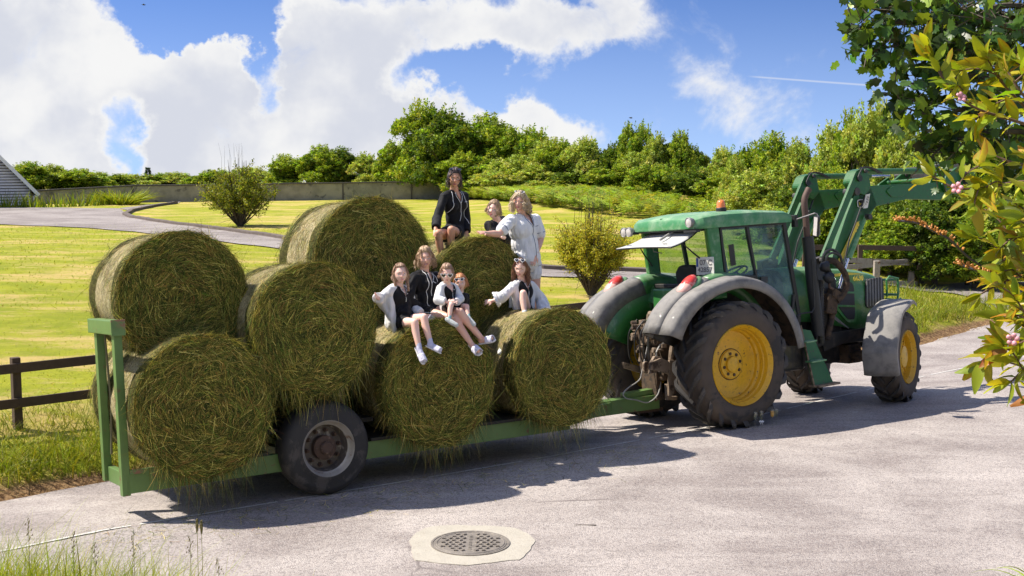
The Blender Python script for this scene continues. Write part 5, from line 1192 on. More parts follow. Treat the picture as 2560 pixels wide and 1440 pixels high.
# ---------------------------------------------------------------- loader
def LX(pts,y=-.55): return [(p.x,p.z) for p in (TL(a,b,-.55) for a,b in pts)]
def loader_side(y,near):
    L=empty('loader_arm'); L.parent=TR
    def pr(name,pts,t,m,dy=0,bev=.006): q=LX(pts); return MB().prism(q,(0,y+dy,0),(1,0,0),(0,0,1),(0,1,0),t).build(name,m,L,bevel=bev)
    # mast bracket
    pr('mast',[(2030,650),(2062,640),(2090,700),(2096,760),(2070,860),(2040,870),(2046,760)],.12,M_bkd,.06)
    # main lower boom
    pr('lower_boom',[(2066,672),(2098,672),(2140,575),(2167,545),(2187,512),(2173,470),(2140,465),(2112,535)],.085,M_gr2)
    # slim levelling link beside it
    pr('levelling_link',[(2039,642),(2051,648),(2127,462),(2117,448)],.05,M_gr2,-.10)
    # hinge plate at the elbow
    pr('elbow_plate',rr_poly([(2117,456),(2128,428),(2147,421),(2160,436),(2166,470),(2150,490),(2128,478)],3),.19,M_gr2)
    # forearm
    pr('forearm',[(2140,466),(2350,456),(2398,452),(2405,470),(2350,500),(2262,498),(2186,516),(2160,542),(2145,530)],.085,M_gr2)
    pr('forearm_plate',rr_poly([(2208,478),(2222,466),(2252,464),(2262,478),(2250,492),(2222,494)],3),.125,M_gr2)
    # tool carrier
    pr('tool_carrier',[(2345,462),(2352,442),(2378,420),(2396,414),(2400,440),(2394,470),(2380,486),(2352,480)],.05,M_gr2,-.08)
    pr('tool_carrier',[(2330,470),(2338,448),(2362,430),(2366,440),(2352,470)],.04,M_gr2,.10)
    A_=LX([(2150,429),(2302,428),(2352,428),(2383,427)])
    mb=MB(); mb.cyl((A_[0][0],y-.02,A_[0][1]),(A_[1][0],y-.02,A_[1][1]),.046,n=12); mb.build('tilt_cylinder',M_gr2,L,smooth=50)
    MB().cyl((A_[1][0],y-.02,A_[1][1]),(A_[2][0],y-.02,A_[2][1]),.022,n=10).build('tilt_rod',M_chr,L,smooth=50)
    B_=LX([(2160,540),(2119,645),(2093,728)])
    MB().cyl((B_[0][0],y-.01,B_[0][1]),(B_[1][0],y-.01,B_[1][1]),.05,.058,12).build('lift_cylinder',M_grf,L,smooth=50)
    MB().cyl((B_[1][0],y-.01,B_[1][1]),(B_[2][0],y-.01,B_[2][1]),.027,n=10).build('lift_rod',M_chr,L,smooth=50)
    for q,r_ in(((2135,447),.05),((2160,543),.045),((2128,480),.06),((2093,730),.06),((2052,652),.05),((2383,427),.035),((2150,429),.03)):
        c=LX([q])[0]; MB().cyl((c[0],y-.13,c[1]),(c[0],y+.12,c[1]),r_,n=12).build('pivot_pin',M_bkd,L)
    mb=MB()
    for k_ in range(2):
        mb.tube([Vector((*LX([(a,b)]),))if False else Vector((LX([(a,b)])[0][0],y-.09-.03*k_,LX([(a,b)])[0][1])) for a,b in ((2096-4*k_,675),(2112-4*k_,600),(2128-3*k_,555),(2150-3*k_,492))],.012,6)
    for off_ in(0,.05):
        mb.tube(spline([Vector((LX([(a,b)])[0][0],y-.07-off_,LX([(a,b)])[0][1])) for a,b in((2130,445),(2140,424),(2152,419),(2172,424),(2190,434))],5),.011,6)
    mb.build('hydraulic_hose',M_bk,L)
    return L
ln_=loader_side(-.55,True); lf_=loader_side(.52,False)
# things only the near side shows
def LP3(a,b,dy): c=LX([(a,b)])[0]; return Vector((c[0],-.55+dy,c[1]))
q=LX([(2083,660),(2093,664),(2135,572),(2141,553),(2132,560)]); MB().prism(q,(0,-.609,0),(1,0,0),(0,0,1),(0,1,0),.006).build('yellow_stripe',M_yd,ln_)
d1=(LP3(2128,572,0)-LP3(2108,618,0)).normalized()
text_mesh('model_number','663',.115,M_yd,ln_,face_m(LP3(2133,568,-.062),d1,(0,-1,0)),.003)
# round cornered badge with a leaping animal outline, and a dealer label
bq=rr_poly([(a,b) for a,b in ((2135,500),(2150,498),(2152,515),(2146,521),(2136,518))],3); MB().prism(LX(bq),(0,-.6105,0),(1,0,0),(0,0,1),(0,1,0),.008).build('badge',M_plate,ln_)
bq=rr_poly([(2136.5,502),(2148.5,500),(2150,514),(2145,519),(2138,516.5)],3); MB().prism(LX(bq),(0,-.6145,0),(1,0,0),(0,0,1),(0,1,0),.008).build('badge_field',M_bk,ln_)
MB().prism(LX([(2138,505),(2140.5,508),(2145,508),(2148.5,503.5),(2147.5,508.5),(2145.5,511),(2146.5,516),(2144,513),(2141,512.5),(2139.5,515),(2139.5,511)]),(0,-.6185,0),(1,0,0),(0,0,1),(0,1,0),.006).build('badge_animal',M_yd,ln_)
MB().prism(LX([(2156,487),(2167,485),(2161,520),(2150,522)]),(0,-.612,0),(1,0,0),(0,0,1),(0,1,0),.012).build('dealer_label',M_plate,ln_)
d2=(LP3(2163,489,0)-LP3(2158,517,0)).normalized()
mb=MB()   # illegible worn lettering: a few irregular strokes
for k_,(x_,y_) in enumerate(((2158.6,494),(2157.6,500),(2156.6,506),(2155.4,512),(2162,494.5),(2160.6,501),(2159.4,507))):
    a_=LP3(x_,y_,-.0705); b_=a_+d2*(.028 if k_%2 else .020); mb.beam(a_,b_,.003,.012,up=(0,-1,0)); mb.beam(a_,a_+d2.cross(Vector((0,-1,0)))*.022,.003,.008,up=(0,-1,0))
mb.build('label_writing',M_ink,ln_)
# cross tubes
for a,b,r_ in((2250,478,.05),(2350,445,.03)):
    c=LX([(a,b)])[0]; MB().cyl((c[0],-.55,c[1]),(c[0],.52,c[1]),r_,n=12).build('cross_tube',M_gr2,TR)
c=LX([(2393,416)])[0]; MB().box((c[0]+.02,0,c[1]-.12),(.06,1.5,.36)).build('tool_frame',M_bkd,TR,bevel=.01)
MB().beam((c[0]-.75,-.2,c[1]-.06),(c[0]+.02,-.2,c[1]+.05),.06,.05).build('tool_frame_bar',M_lampb,TR)
# hoses, lamps and valve block between cab and bonnet
mb=MB()
mb.tube(spline([TL(2056,668,-.72),TL(2060,636,-.74),TL(2078,624,-.72),TL(2098,636,-.7),TL(2106,660,-.68)],6),.022,7)
mb.tube(spline([TL(2062,668,-.76),TL(2068,640,-.78),TL(2084,632,-.76),TL(2100,640,-.74)],6),.018,7)
mb.build('hydraulic_hoses',M_bk,TR)
pts=spline([TL(2062,650,-.66),TL(2088,655,-.68),TL(2112,684,-.70),TL(2116,715,-.70),TL(2103,742,-.68),TL(2092,752,-.66)],6); MB().tube(pts,.05,10).build('wrapped_hose_bundle',M_mud,TR)
mb=MB(); mb.box(TL(2086,736,-.62),(.20,.14,.14),Matrix.Rotation(.5,3,'Y')); mb.box(TL(2074,760,-.6),(.22,.14,.3),Matrix.Rotation(.2,3,'Y')); mb.tube([TL(2088,745,-.62),TL(2078,800,-.6),TL(2068,850,-.6)],.05,8); mb.build('valve_block',M_mud,TR,bevel=.02)
for (a,b,y,ax) in((2064,667,-.86,(.5,-.75,.0)),(2072,694,-.90,(-.6,-.8,0))):
    c=TL(a,b,y); L_=empty('headlamp'); L_.parent=TR; L_.location=c
    MB().lathe([(0,-.09),(.055,-.075),(.082,-.02),(.086,.035),(.078,.04)],(0,0,0),(.8,-.45,0) if b<680 else (.55,-.1,-.25),20).build('lamp_body',M_bk,L_,smooth=50)
    MB().lathe([(.078,.036),(.05,.045),(0,.05)],(0,0,0),(.8,-.45,0) if b<680 else (.55,-.1,-.25),20).build('lamp_glass',M_lamp,L_,smooth=50)
MB().tube([TL(2072,700,-.88),TL(2074,718,-.86),TL(2082,722,-.8)],.02,6).build('lamp_stalk',M_rust,TR)
# ---------------------------------------------------------------- three point linkage and hitch
def rod(name,P,r,m=M_link,n=8): return MB().tube([TL(*p) for p in P],r,n).build(name,m,TR)
LK=empty('linkage'); LK.parent=TR
def rl(name,P,r,m=M_link,n=8): return MB().tube([TL(*p) for p in P],r,n).build(name,m,LK)
rl('lift_rod',[(1622,786,.25),(1616,830,.25),(1606,880,.25),(1600,905,.25)],[.03,.025,.035,.03])
rl('lift_rod_sleeve',[(1618,800,.25),(1613,852,.25)],.045,M_grf)
rl('lift_arm',[(1624,784,.25),(1650,790,.0),(1668,800,-.1)],.04)
rl('lift_rod',[(1684,838,-.45),(1680,880,-.45),(1676,900,-.45)],[.03,.045,.03])
rl('lift_arm',[(1684,835,-.45),(1676,800,-.3)],.035)
rl('top_link',[(1628,870,0),(1627,960,0),(1629,985,0)],.022); rl('spool_pipe',[(1652,830,-.15),(1650,870,-.15),(1656,905,-.15)],.018); rl('spool_pipe',[(1662,840,-.2),(1664,900,-.2)],.014); rl('spool_pipe',[(1643,850,-.1),(1640,900,-.1),(1650,935,-.1)],.014,M_bk)
PL=lambda n,pts,y,t,m=M_link: PR(n,pts,y,t,m,LK,bevel=.006)
PL('lower_link',[(1556,905),(1560,920),(1622,940),(1625,922)],.35,.05); PL('lower_link',[(1624,925),(1626,905),(1650,895),(1702,918),(1700,948),(1650,928)],-.48,.06)
PL('link_ball_end',rr_poly([(1608,905),(1618,903),(1624,918),(1618,935),(1608,930)],3),-.2,.05); PL('link_bracket',[(1626,905),(1635,890),(1650,892),(1652,915),(1640,930),(1622,935)],-.44,.05)
PL('check_plate',[(1672,900),(1684,900),(1690,945),(1682,990),(1670,990)],-.50,.04); PL('pickup_hook',[(1664,960),(1672,960),(1676,992),(1690,990),(1690,1000),(1666,1000)],-.35,.06)
mb=MB(); mb.box((-.42,0,.98),(.5,.56,.62)); mb.box((-.62,0,1.32),(.22,.5,.3)); mb.build('rear_axle_housing',M_mud,LK,bevel=.04)
mb=MB()
for i in range(14):
    y=random.uniform(-.3,.3); x=-.72+random.uniform(-.06,.04); z=random.uniform(1.05,1.5); mb.cyl((x,y,z),(x-.08,y+.01,z),random.uniform(.018,.04),n=8)
for i in range(10): y=random.uniform(-.35,.35); z=random.uniform(1.0,1.5); mb.box((-.70,y,z),(.08,random.uniform(.03,.12),random.uniform(.03,.1)))
mb.build('valve_couplers',M_link,LK,bevel=.005)
mb=MB()
for i in range(7):
    y0=random.uniform(-.3,.2); mb.tube(spline([(-.74,y0,1.5+.05*random.random()),(-.86,y0+.05,1.35),(-.84,y0+.1,1.05),(-.74,y0+.15,.9)],5),.011,5)
mb.build('rear_hoses',M_bk,LK)
rl('hose_loop',[(1641,905,-.3),(1641,880,-.32),(1650,862,-.32),(1668,855,-.3),(1676,855,-.3)],.012,M_cable)
mb=MB(); mb.beam((-.95,0,.36),(-.2,0,.48),.12,.06); mb.beam((-.72,.0,.40),(-.72,0,.62),.3,.06); mb.box((-.66,0,.6),(.1,.34,.4)); mb.build('drawbar_hitch',M_mud,LK,bevel=.01)
# ---------------------------------------------------------------- champagne glasses on the road beside the wheel
M_jui=mat('orange_juice',(.85,.42,.02),.3,var=.1); M_wine=glass('pale_wine',(.95,.93,.75),.05); M_bow=mat('white_ribbon',(.8,.8,.85),.6,var=.1)
def flute(px,py,label,liquid,bow=False):
    c0=rigc(px,py,.07); p=W(c0.x,.07,0); p.z=.006; g=thing('champagne_glass',label,'glass',p,group='champagne flutes standing on the road'); g.scale=(1.12,)*3
    MB().lathe([(.032,0),(.030,.003),(.006,.007),(.004,.02),(.004,.085),(.009,.095),(.022,.115),(.026,.15),(.024,.205),(.0225,.205),(.0245,.15),(.020,.117),(.004,.10)],(0,0,0),(0,0,1),20).build('glass_bowl',M_glc,g,smooth=60)
    if liquid: MB().lathe([(.0,.102),(.019,.118),(.0235,.15),(.0228,.182),(0,.182)],(0,0,0),(0,0,1),18).build('drink',liquid,g,smooth=60)
    if bow:
        mb=MB()
        for s_ in(-1,1): mb.ell((s_*.016,-.008,.075),(.017,.008,.012),Matrix.Rotation(.5*s_,3,'Y')); mb.beam((s_*.003,-.01,.07),(s_*.015,-.012,.04),.012,.004)
        mb.ell((0,-.01,.075),(.007,.007,.007)); mb.build('bow',M_bow,g,smooth=60)
flute(1888,1069,'leftmost champagne flute beside the yellow wheel',M_wine); flute(1903,1066,'champagne flute with a white bow on its stem',M_wine,True)
flute(1930,1065,'champagne flute filled with orange juice',M_jui); flute(1940,1063,'rightmost champagne flute just right of the orange juice',M_wine)
# ================================================================== people
from mathutils.bvhtree import BVHTree
def skinmat(name,col):
    m,t,o=newmat(name); p=t.node('ShaderNodeBsdfPrincipled'); tc=t.node('ShaderNodeTexCoord').outputs['Object']
    n=t.noise(tc,14,4,.6); c=t.mix(t.m('MULTIPLY',t.smooth(n,.4,.7),.35),tuple(col),(col[0]*.95,col[1]*.72,col[2]*.66)); t.l.new(c,p.inputs['Base Color'])
    p.inputs['Roughness'].default_value=.48; p.inputs['Subsurface Weight'].default_value=.25; p.inputs['Subsurface Radius'].default_value=(.02,.008,.004); p.inputs['Subsurface Scale'].default_value=1
    t.l.new(p.outputs[0],o.inputs[0]); return m
def cloth(name,col,bump=.25,sc=24):
    m,t,o=newmat(name); p=t.node('ShaderNodeBsdfPrincipled'); tc=t.node('ShaderNodeTexCoord').outputs['Object']
    mp=t.node('ShaderNodeMapping'); t.l.new(tc,mp.inputs[0]); mp.inputs['Scale'].default_value=(1,1,.35); n=t.noise(mp.outputs[0],sc,4,.6,.5)
    c=t.mix(t.m('MULTIPLY',t.smooth(n,.35,.7),.25),tuple(col),tuple(x*.6 for x in col)); t.l.new(c,p.inputs['Base Color']); p.inputs['Roughness'].default_value=.75; p.inputs['Sheen Weight'].default_value=.03; p.inputs['Specular IOR Level'].default_value=.3
    b=t.node('ShaderNodeBump'); b.inputs['Strength'].default_value=bump; b.inputs['Distance'].default_value=.03; t.l.new(n,b.inputs['Height']); t.l.new(b.outputs[0],p.inputs['Normal']); t.l.new(p.outputs[0],o.inputs[0]); return m
S_fair=skinmat('fair_skin',(.84,.56,.46)); S_tan=skinmat('tanned_skin',(.62,.33,.21)); S_mid=skinmat('warm_skin',(.76,.46,.35))
C_black=cloth('black_satin',(.0045,.0045,.0065),.35); C_white=cloth('white_linen',(.84,.84,.85),.5); C_lace=cloth('white_cotton',(.80,.80,.80),.7); C_pipe=mat('white_piping',(.75,.75,.74),.6,var=.05); C_navy=mat('navy_piping',(.10,.12,.2),.6,var=.05)
C_sock=cloth('lilac_white_sock',(.62,.61,.78),.5,60); C_slip=cloth('white_slipper_towelling',(.72,.70,.82),.4,70); C_sole=mat('slipper_sole',(.70,.68,.66),.6,var=.1); C_fluff=cloth('fluffy_slipper',(.72,.76,.74),1.0,90); C_teal=cloth('teal_sock',(.25,.50,.52),.4,60); C_green=cloth('dark_green_shorts',(.05,.07,.055),.5)
M_eye=mat('eye_white',(.75,.73,.71),.25,var=.02); M_iris=mat('eye_iris',(.05,.035,.025),.2,var=.02); M_lip=mat('lips',(.50,.13,.12),.4,var=.05); M_lipf=mat('pale_lips',(.60,.25,.23),.4,var=.05); M_teeth=mat('teeth',(.75,.72,.68),.3,var=.02)
M_frame=mat('white_glasses_frame',(.78,.77,.76),.3,var=.05); M_lens=mat('dark_lens',(.03,.03,.045),.12,var=.05,coat=.5)
def hairmat(name,c1,c2):
    m,t,o=newmat(name); p=t.node('ShaderNodeBsdfPrincipled'); tc=t.node('ShaderNodeTexCoord').outputs['Object']; mp=t.node('ShaderNodeMapping'); t.l.new(tc,mp.inputs[0]); mp.inputs['Scale'].default_value=(1,1,.15)
    t.l.new(t.mix(t.smooth(t.noise(mp.outputs[0],85,4,.7,.5),.35,.65),tuple(c1),tuple(c2)),p.inputs['Base Color']); p.inputs['Roughness'].default_value=.42; p.inputs['Specular IOR Level'].default_value=.6
    b=t.node('ShaderNodeBump'); b.inputs['Strength'].default_value=.6; b.inputs['Distance'].default_value=.01; t.l.new(t.noise(mp.outputs[0],110,3,.6),b.inputs['Height']); t.l.new(b.outputs[0],p.inputs['Normal']); t.l.new(p.outputs[0],o.inputs[0]); return m
def frame3(x,z):
    """matrix columns: x (right), y (forward), z (up) from approximate right and up"""
    z=z.normalized(); x=(x-z*x.dot(z)).normalized(); y=z.cross(x); return Matrix((x,y,z)).transposed()
def cap(mb,pts,rad,n=12):
    mb.tube(pts,rad,n)
    for p,r in zip(pts,rad): mb.ell(p,(r,r,r),None,12,8)
def fuse(mb,voxel,smooth=2):
    """union of the shapes as one continuous skin"""
    me=bpy.data.meshes.new('tmp'); me.from_pydata(mb.v,[],mb.f); bm=bmesh.new(); bm.from_mesh(me); bmesh.ops.recalc_face_normals(bm,faces=bm.faces); bm.to_mesh(me); bm.free()
    o=bpy.data.objects.new('tmp',me); COL.objects.link(o); r=o.modifiers.new('r','REMESH'); r.mode='VOXEL'; r.voxel_size=voxel
    s=o.modifiers.new('s','SMOOTH'); s.factor=.5; s.iterations=smooth
    out=bpy.data.meshes.new_from_object(o.evaluated_get(bpy.context.evaluated_depsgraph_get())); bpy.data.objects.remove(o); bpy.data.meshes.remove(me); out.polygons.foreach_set('use_smooth',[True]*len(out.polygons)); return out
def join_into(me,mats,mb_list):
    """append small pieces (list of (MB, material index)) to mesh me"""
    V=[v.co.copy() for v in me.vertices]; bm=bmesh.new(); bm.from_mesh(me)
    for mb,mi in mb_list:
        vs=[bm.verts.new(v) for v in mb.v]
        for f in mb.f:
            try: q=bm.faces.new([vs[i] for i in f]); q.material_index=mi; q.smooth=True
            except ValueError: pass
    while len(me.materials)<len(mats): me.materials.append(mats[len(me.materials)])
    for i,m in enumerate(mats): me.materials[i]=m
    bm.to_mesh(me); bm.free()
def headpt(d,k):
    """surface of the head for a unit direction d (x right, y forward, z up); k = scale (1 = adult)"""
    x,y,z=d; hw,hd,hh=.074,.093,.112
    p=Vector((x*hw,y*hd,z*hh))
    t=max(0,-p.z/hh)
    if t>0:
        p.x*=1-.36*t**1.6; p.y=p.y*(1-.22*t) + (.018*t if y>0 else .03*t)
    if y>0:
        g=lambda cx,cz,sx,sz: math.exp(-((p.x-cx)/sx)**2-((p.z-cz)/sz)**2)
        p.y+=.006*g(0,.022,.05,.012)-.014*(g(.031,-.002,.016,.011)+g(-.031,-.002,.016,.011))
        nz=max(0,min(1,(.012-p.z)/.042)); p.y+=.029*nz*math.exp(-(p.x/(.008+.006*nz))**2)*(1 if p.z>-.034 else math.exp(-((p.z+.034)/.006)**2))
        p.y+=.007*g(0,-.062,.022,.006)+.006*g(0,-.074,.018,.005)-.004*g(0,-.068,.02,.0025)+.009*g(0,-.098,.018,.014)+.004*(g(.045,-.035,.02,.02)+g(-.045,-.035,.02,.02))
    return p*k
def head_mb(mb,C,Rm,k):
    n,m=44,34; rows=[]
    for i in range(m+1):
        th=math.pi*i/m; rows.append([C+Rm@headpt((math.sin(th)*math.sin(2*math.pi*j/n),math.sin(th)*math.cos(2*math.pi*j/n),math.cos(th)),k) for j in range(n)])
    mb.grid(rows,wrap=True)
    for s in(-1,1): mb.ell(C+Rm@Vector((s*.073*k,-.005*k,-.012*k)),(.010*k,.017*k,.028*k),Rm,10,8)
def hand(mb,wr,tip,up,k,spread=.32,curl=.35):
    """palm with four fingers and a thumb; wr wrist, tip = where the middle finger ends, up = back-of-hand normal"""
    d=(tip-wr).normalized(); nrm=(up-d*up.dot(d)).normalized(); s=d.cross(nrm); L=.165*k
    pc=wr+d*L*.28; M=Matrix((s,d,nrm)).transposed(); mb.ell(pc,(.038*k,.045*k,.015*k),M,12,8); cap(mb,[wr-d*.02*k,wr+d*.02*k],[.024*k,.025*k])
    for i,(off,ln) in enumerate(((-.029,.060),(-.010,.072),(.010,.068),(.028,.052))):
        b=wr+d*L*.48+s*off*k; dd=(d+s*spread*off/.03*.6).normalized(); a=b+dd*ln*.5*k-nrm*curl*.010*k; e=a+(dd-nrm*curl*.8).normalized()*ln*.5*k
        cap(mb,[b-dd*.02*k,b,a,e],[.0095*k,.0092*k,.0085*k,.0070*k],8)
    b=wr+d*L*.12-s*.026*k; a=b+(d*.6-s*.8).normalized()*.033*k; e=a+(d*.9-s*.25-nrm*curl*.4).normalized()*.03*k; cap(mb,[b,a,e],[.012*k,.0105*k,.0085*k],8)
def heart(s):
    pts=[]
    for i in range(26):
        t=2*math.pi*i/26; x=16*math.sin(t)**3; y=13*math.cos(t)-5*math.cos(2*t)-2*math.cos(3*t)-math.cos(4*t); pts.append((x*s/16,y*s/16*.92))
    return pts
def glasses(parent,C,Rm,k,up,fwd,tilt=0,hearts=True,mfr=None,w=.034):
    k=k*1.09
    """sunglasses in head space: up/fwd offsets; tilt rotates them back (worn on the hair)"""
    mfr=mfr or M_frame; T=Rm@Matrix.Rotation(tilt,3,'X'); g=empty('sunglasses'); g.parent=parent
    o=C+Rm@Vector((0,fwd*k,up*k)); mb=MB(); ml=MB()
    for s in(-1,1):
        c=o+T@Vector((s*w*1.12*k,0,0)); P=heart(w*k) if hearts else [(w*k*math.cos(a)*1.05,w*k*.72*math.sin(a)) for a in [2*math.pi*i/22 for i in range(22)]]
        q=heart(w*.70*k) if hearts else [(x*.82,y*.80) for x,y in P]
        mb.prism(P,c,T@Vector((1,0,0)),T@Vector((0,0,1)),T@Vector((0,1,0)),.006*k); ml.prism(q,c+T@Vector((0,.0015*k,0)),T@Vector((1,0,0)),T@Vector((0,0,1)),T@Vector((0,1,0)),.008*k)
        mb.beam(c+T@Vector((s*w*.9*k,0,.012*k)),c+T@Vector((s*(w*.9+.006)*k,-.10*k,.008*k)),.004*k,.008*k)
    mb.beam(o+T@Vector((-.01*k,0,.010*k)),o+T@Vector((.01*k,0,.010*k)),.005*k,.007*k,up=T@Vector((0,0,1)))
    mb.build('frame',mfr,g); ml.build('lenses',M_lens,g)
def hair(parent,C,Rm,k,hm,seed,n=110,length=.2,curl=.012,wave=5,part=0,back=.5,face_open=.62,rad=.0055,vol=1.0,flow=(0,0,0),top_bun=0,fringe=0,down=None):
    k=k*1.09; n=int(n*1.7); rad=rad*.62; g=np.random.default_rng(seed); mb=MB(); N_,M_=36,24; rows=[];
    for i in range(M_+1):
        th=math.pi*.74*i/M_; row=[]
        for j in range(N_):
            ph=2*math.pi*j/N_; d=(math.sin(th)*math.sin(ph),math.sin(th)*math.cos(ph),math.cos(th)); p=headpt(d,k)
            off=(.016+.005*math.sin(ph*9+th*5))*k*vol
            fr=d[1]>.25 and d[2]<face_open
            q=p*(1+off/max(.05,p.length)) if not fr else p*.93
            if top_bun and d[2]>.75: q=q*(1+.10*top_bun)
            row.append(C+Rm@q)
        rows.append(row)
    mb.grid(rows,wrap=True)
    for i in range(n):
        # root on the scalp: sides and back, a few over the brow
        ph=g.uniform(.55,2*math.pi-.55); th=g.uniform(.15,1.25); 
        if g.uniform()<fringe: ph=g.uniform(-.9,.9); th=g.uniform(.35,.7)
        d=Vector((math.sin(th)*math.sin(ph),math.sin(th)*math.cos(ph),math.cos(th))); p=headpt(d,k)*(1+.018/.1*vol); L=length*g.uniform(.55,1.1)*k
        # drop point beside the face or behind
        side=1 if math.sin(ph)>=0 else -1; pb=Vector((side*g.uniform(.066,.098)*k*vol,g.uniform(-.09,.012)*k,-.01*k*g.uniform(0,4)))
        if math.cos(ph)<-.3: pb=Vector((g.uniform(-.07,.07)*k,-.11*k*vol,-.03*k))
        if fringe and abs(ph)<1: pb=Vector((side*.07*k,.075*k,-.0))
        pts=[p,p.lerp(pb,.55)*1.12,pb]; m=9; a0=g.uniform(0,6.28); A_=curl*g.uniform(.5,1.5)*k
        fl=Vector(flow)*k
        for q in range(1,m):
            t=q/m; pts.append(pb+Vector((A_*math.cos(a0+t*wave*2)+side*.012*k*t,A_*math.sin(a0+t*wave*2),-L*t))+fl*t*t*L*3)
        W_=[C+Rm@v for v in pts]
        if down is not None:
            # hair hangs with gravity, not with the tilted head
            W_=[w.lerp(Vector((w.x,w.y,w.z)),.0) for w in W_]
        mb.tube(W_,[rad*k*(1.25-.9*(q/len(W_))) for q in range(len(W_))],4,cap=False)
    return mb.build('hair',hm,parent,smooth=80)
def person(spec):
    S=spec; k=S.get('k',1.0); J={}
    for n_,v in S['j'].items(): J[n_]=rig(*v) if len(v)==3 and not isinstance(v,Vector) else v
    label=S['label']; root=thing('person',label,'person',J['pel'],group=None)
    o0=root.location.copy(); J={a:b-o0 for a,b in J.items()}
    sk=S['skin']; mb=MB(); up=(J['neck']-J['pel']).normalized(); rt=(J['shj']-J['shi'])
    T=frame3(rt,up)                    # x towards image right; y away from or towards the camera
    camd=(CAMP-o0).normalized()
    fw=T@Vector((0,1,0))
    if fw.dot(camd)<0: fw=-fw
    X=T@Vector((1,0,0)); Z=T@Vector((0,0,1)); Tm=Matrix((X,fw,Z)).transposed()
    hw=rt.length/2; tl=(J['neck']-J['pel']).length; fat=S.get('fat',1.0)
    def torso(mb,e=0,fatk=1,low=1):
        c=J['neck']-Z*tl*.30; mb.ell(c,(hw*.86+e,.105*k*fat*fatk+e,tl*.33+e),Tm,18,12)
        mb.ell(J['pel']+Z*tl*.36,(.125*k*fat*fatk+e,.095*k*fat*fatk+e,tl*.32+e),Tm,18,12); mb.ell(J['pel']+Z*tl*.05,(.155*k*fat*fatk+e,.115*k*fat+e,.12*k+e),Tm,18,12)
        if S.get('bust'): 
            for s in(-1,1): mb.ell(c+X*s*.075*k*fat+fw*(.055*k*fat)-Z*.02*k,(.065*k*fat+e,.06*k*fat+e,.065*k*fat+e),Tm,14,10)
    torso(mb)
    C=J['head']; hz=S.get('hz',(0,0,0))     # yaw (to image right +), pitch (down +), roll (to image right +) in degrees
    hx=camd.cross(Vector((0,0,1))).normalized()*-1; 
    F0=camd.copy(); F0.z=camd.z*.6; F0.normalize(); X0=Vector((0,0,1)).cross(F0).normalized(); Z0_=F0.cross(X0)*1
    X0=F0.cross(Vector((0,0,1))).normalized(); Z0_=X0.cross(F0).normalized()
    HM=Matrix((X0,F0,Z0_)).transposed()
    HM=HM@Matrix.Rotation(R(hz[0]),3,'Z')@Matrix.Rotation(R(-hz[1]),3,'X')@Matrix.Rotation(R(hz[2]),3,'Y')
    hk=S.get('hk',k)*1.09
    head_mb(mb,C,HM,hk)
    nb=J['neck']; cap(mb,[nb-Z*.03*k,nb.lerp(C,.35),C+HM@Vector((0,-.02*hk,-.055*hk))],[.062*k,.050*hk,.050*hk],14)
    for a in 'ij':
        sh=J['sh'+a]; cap(mb,[nb-Z*.05*k,sh],[.055*k,.050*k*fat])
        if 'el'+a in J:
            cap(mb,[sh,sh.lerp(J['el'+a],.5),J['el'+a]],[.047*k*fat,.044*k*fat,.036*k*fat]); cap(mb,[J['el'+a],J['el'+a].lerp(J['wr'+a],.35),J['wr'+a]],[.036*k*fat,.036*k*fat,.024*k])
            if 'ha'+a in J: hand(mb,J['wr'+a],J['ha'+a],S.get('hup',{}).get(a,Vector((0,0,1))*.8+camd*.6),k*S.get('handk',1))
        hp=J.get('hp'+a)
        if hp is not None:
            kn=J['kn'+a]; an=J['an'+a]; cap(mb,[hp,hp.lerp(kn,.5),kn],[.085*k*fat,.072*k*fat,.052*k*fat]); cap(mb,[kn,kn.lerp(an,.3)-(fw*.012*k),an],[.052*k*fat**.5,.051*k*fat**.5,.032*k])
            if 'to'+a in J:
                to=J['to'+a]; cap(mb,[an-(to-an)*.22-Z*.0,an.lerp(to,.5),to],[.034*k,.034*k,.026*k])
    me=fuse(mb,.0065 if k>.7 else .0055,2)
    # eyes, brows, lips
    ew=MB();ei=MB();br=MB();lp=MB();te=MB()
    for s in(-1,1):
        e=headpt(Vector((s*.40,.90,.0)).normalized(),hk); e=Vector((s*.031*hk,e.y-.0015*hk,-.001*hk))
        if not S.get('closed'):
            ew.ell(C+HM@e,(.0145*hk,.009*hk,.0072*hk),HM,12,8); ei.ell(C+HM@(e+Vector((0,.0045*hk,0))),(.0055*hk,.0048*hk,.0055*hk),HM,10,6)
            P=[C+HM@(e+Vector((s*t*.015*hk,.0075*hk-.004*abs(t)*hk,.0062*hk*(1-t*t)+.0008*hk))) for t in(-1,-.5,0,.5,1)]; br.tube(P,.0015*hk,5)
        else:
            P=[C+HM@(e+Vector((s*t*.015*hk,.0065*hk-.004*abs(t)*hk,-.004*hk*(1-t*t)))) for t in(-1,-.5,0,.5,1)]; br.tube(P,.0015*hk,5)
        P=[C+HM@(headpt(Vector((s*(.22+.36*t),.9,.155+.03*math.sin(t*2.6))).normalized(),hk)+Vector((0,.0012*hk,0))) for t in(0,.33,.66,1)]; br.tube(P,[.0030*hk,.0036*hk,.0030*hk,.0014*hk],5)
    sm=S.get('smile',.6); my=headpt(Vector((0,.86,-.58)).normalized(),hk).y
    def mp(t,dz,dy=0): return C+HM@Vector((t*(.019+.006*sm)*hk,my+.004*hk-.007*t*t*hk+dy,(-.0665+dz+.006*sm*t*t)*hk))
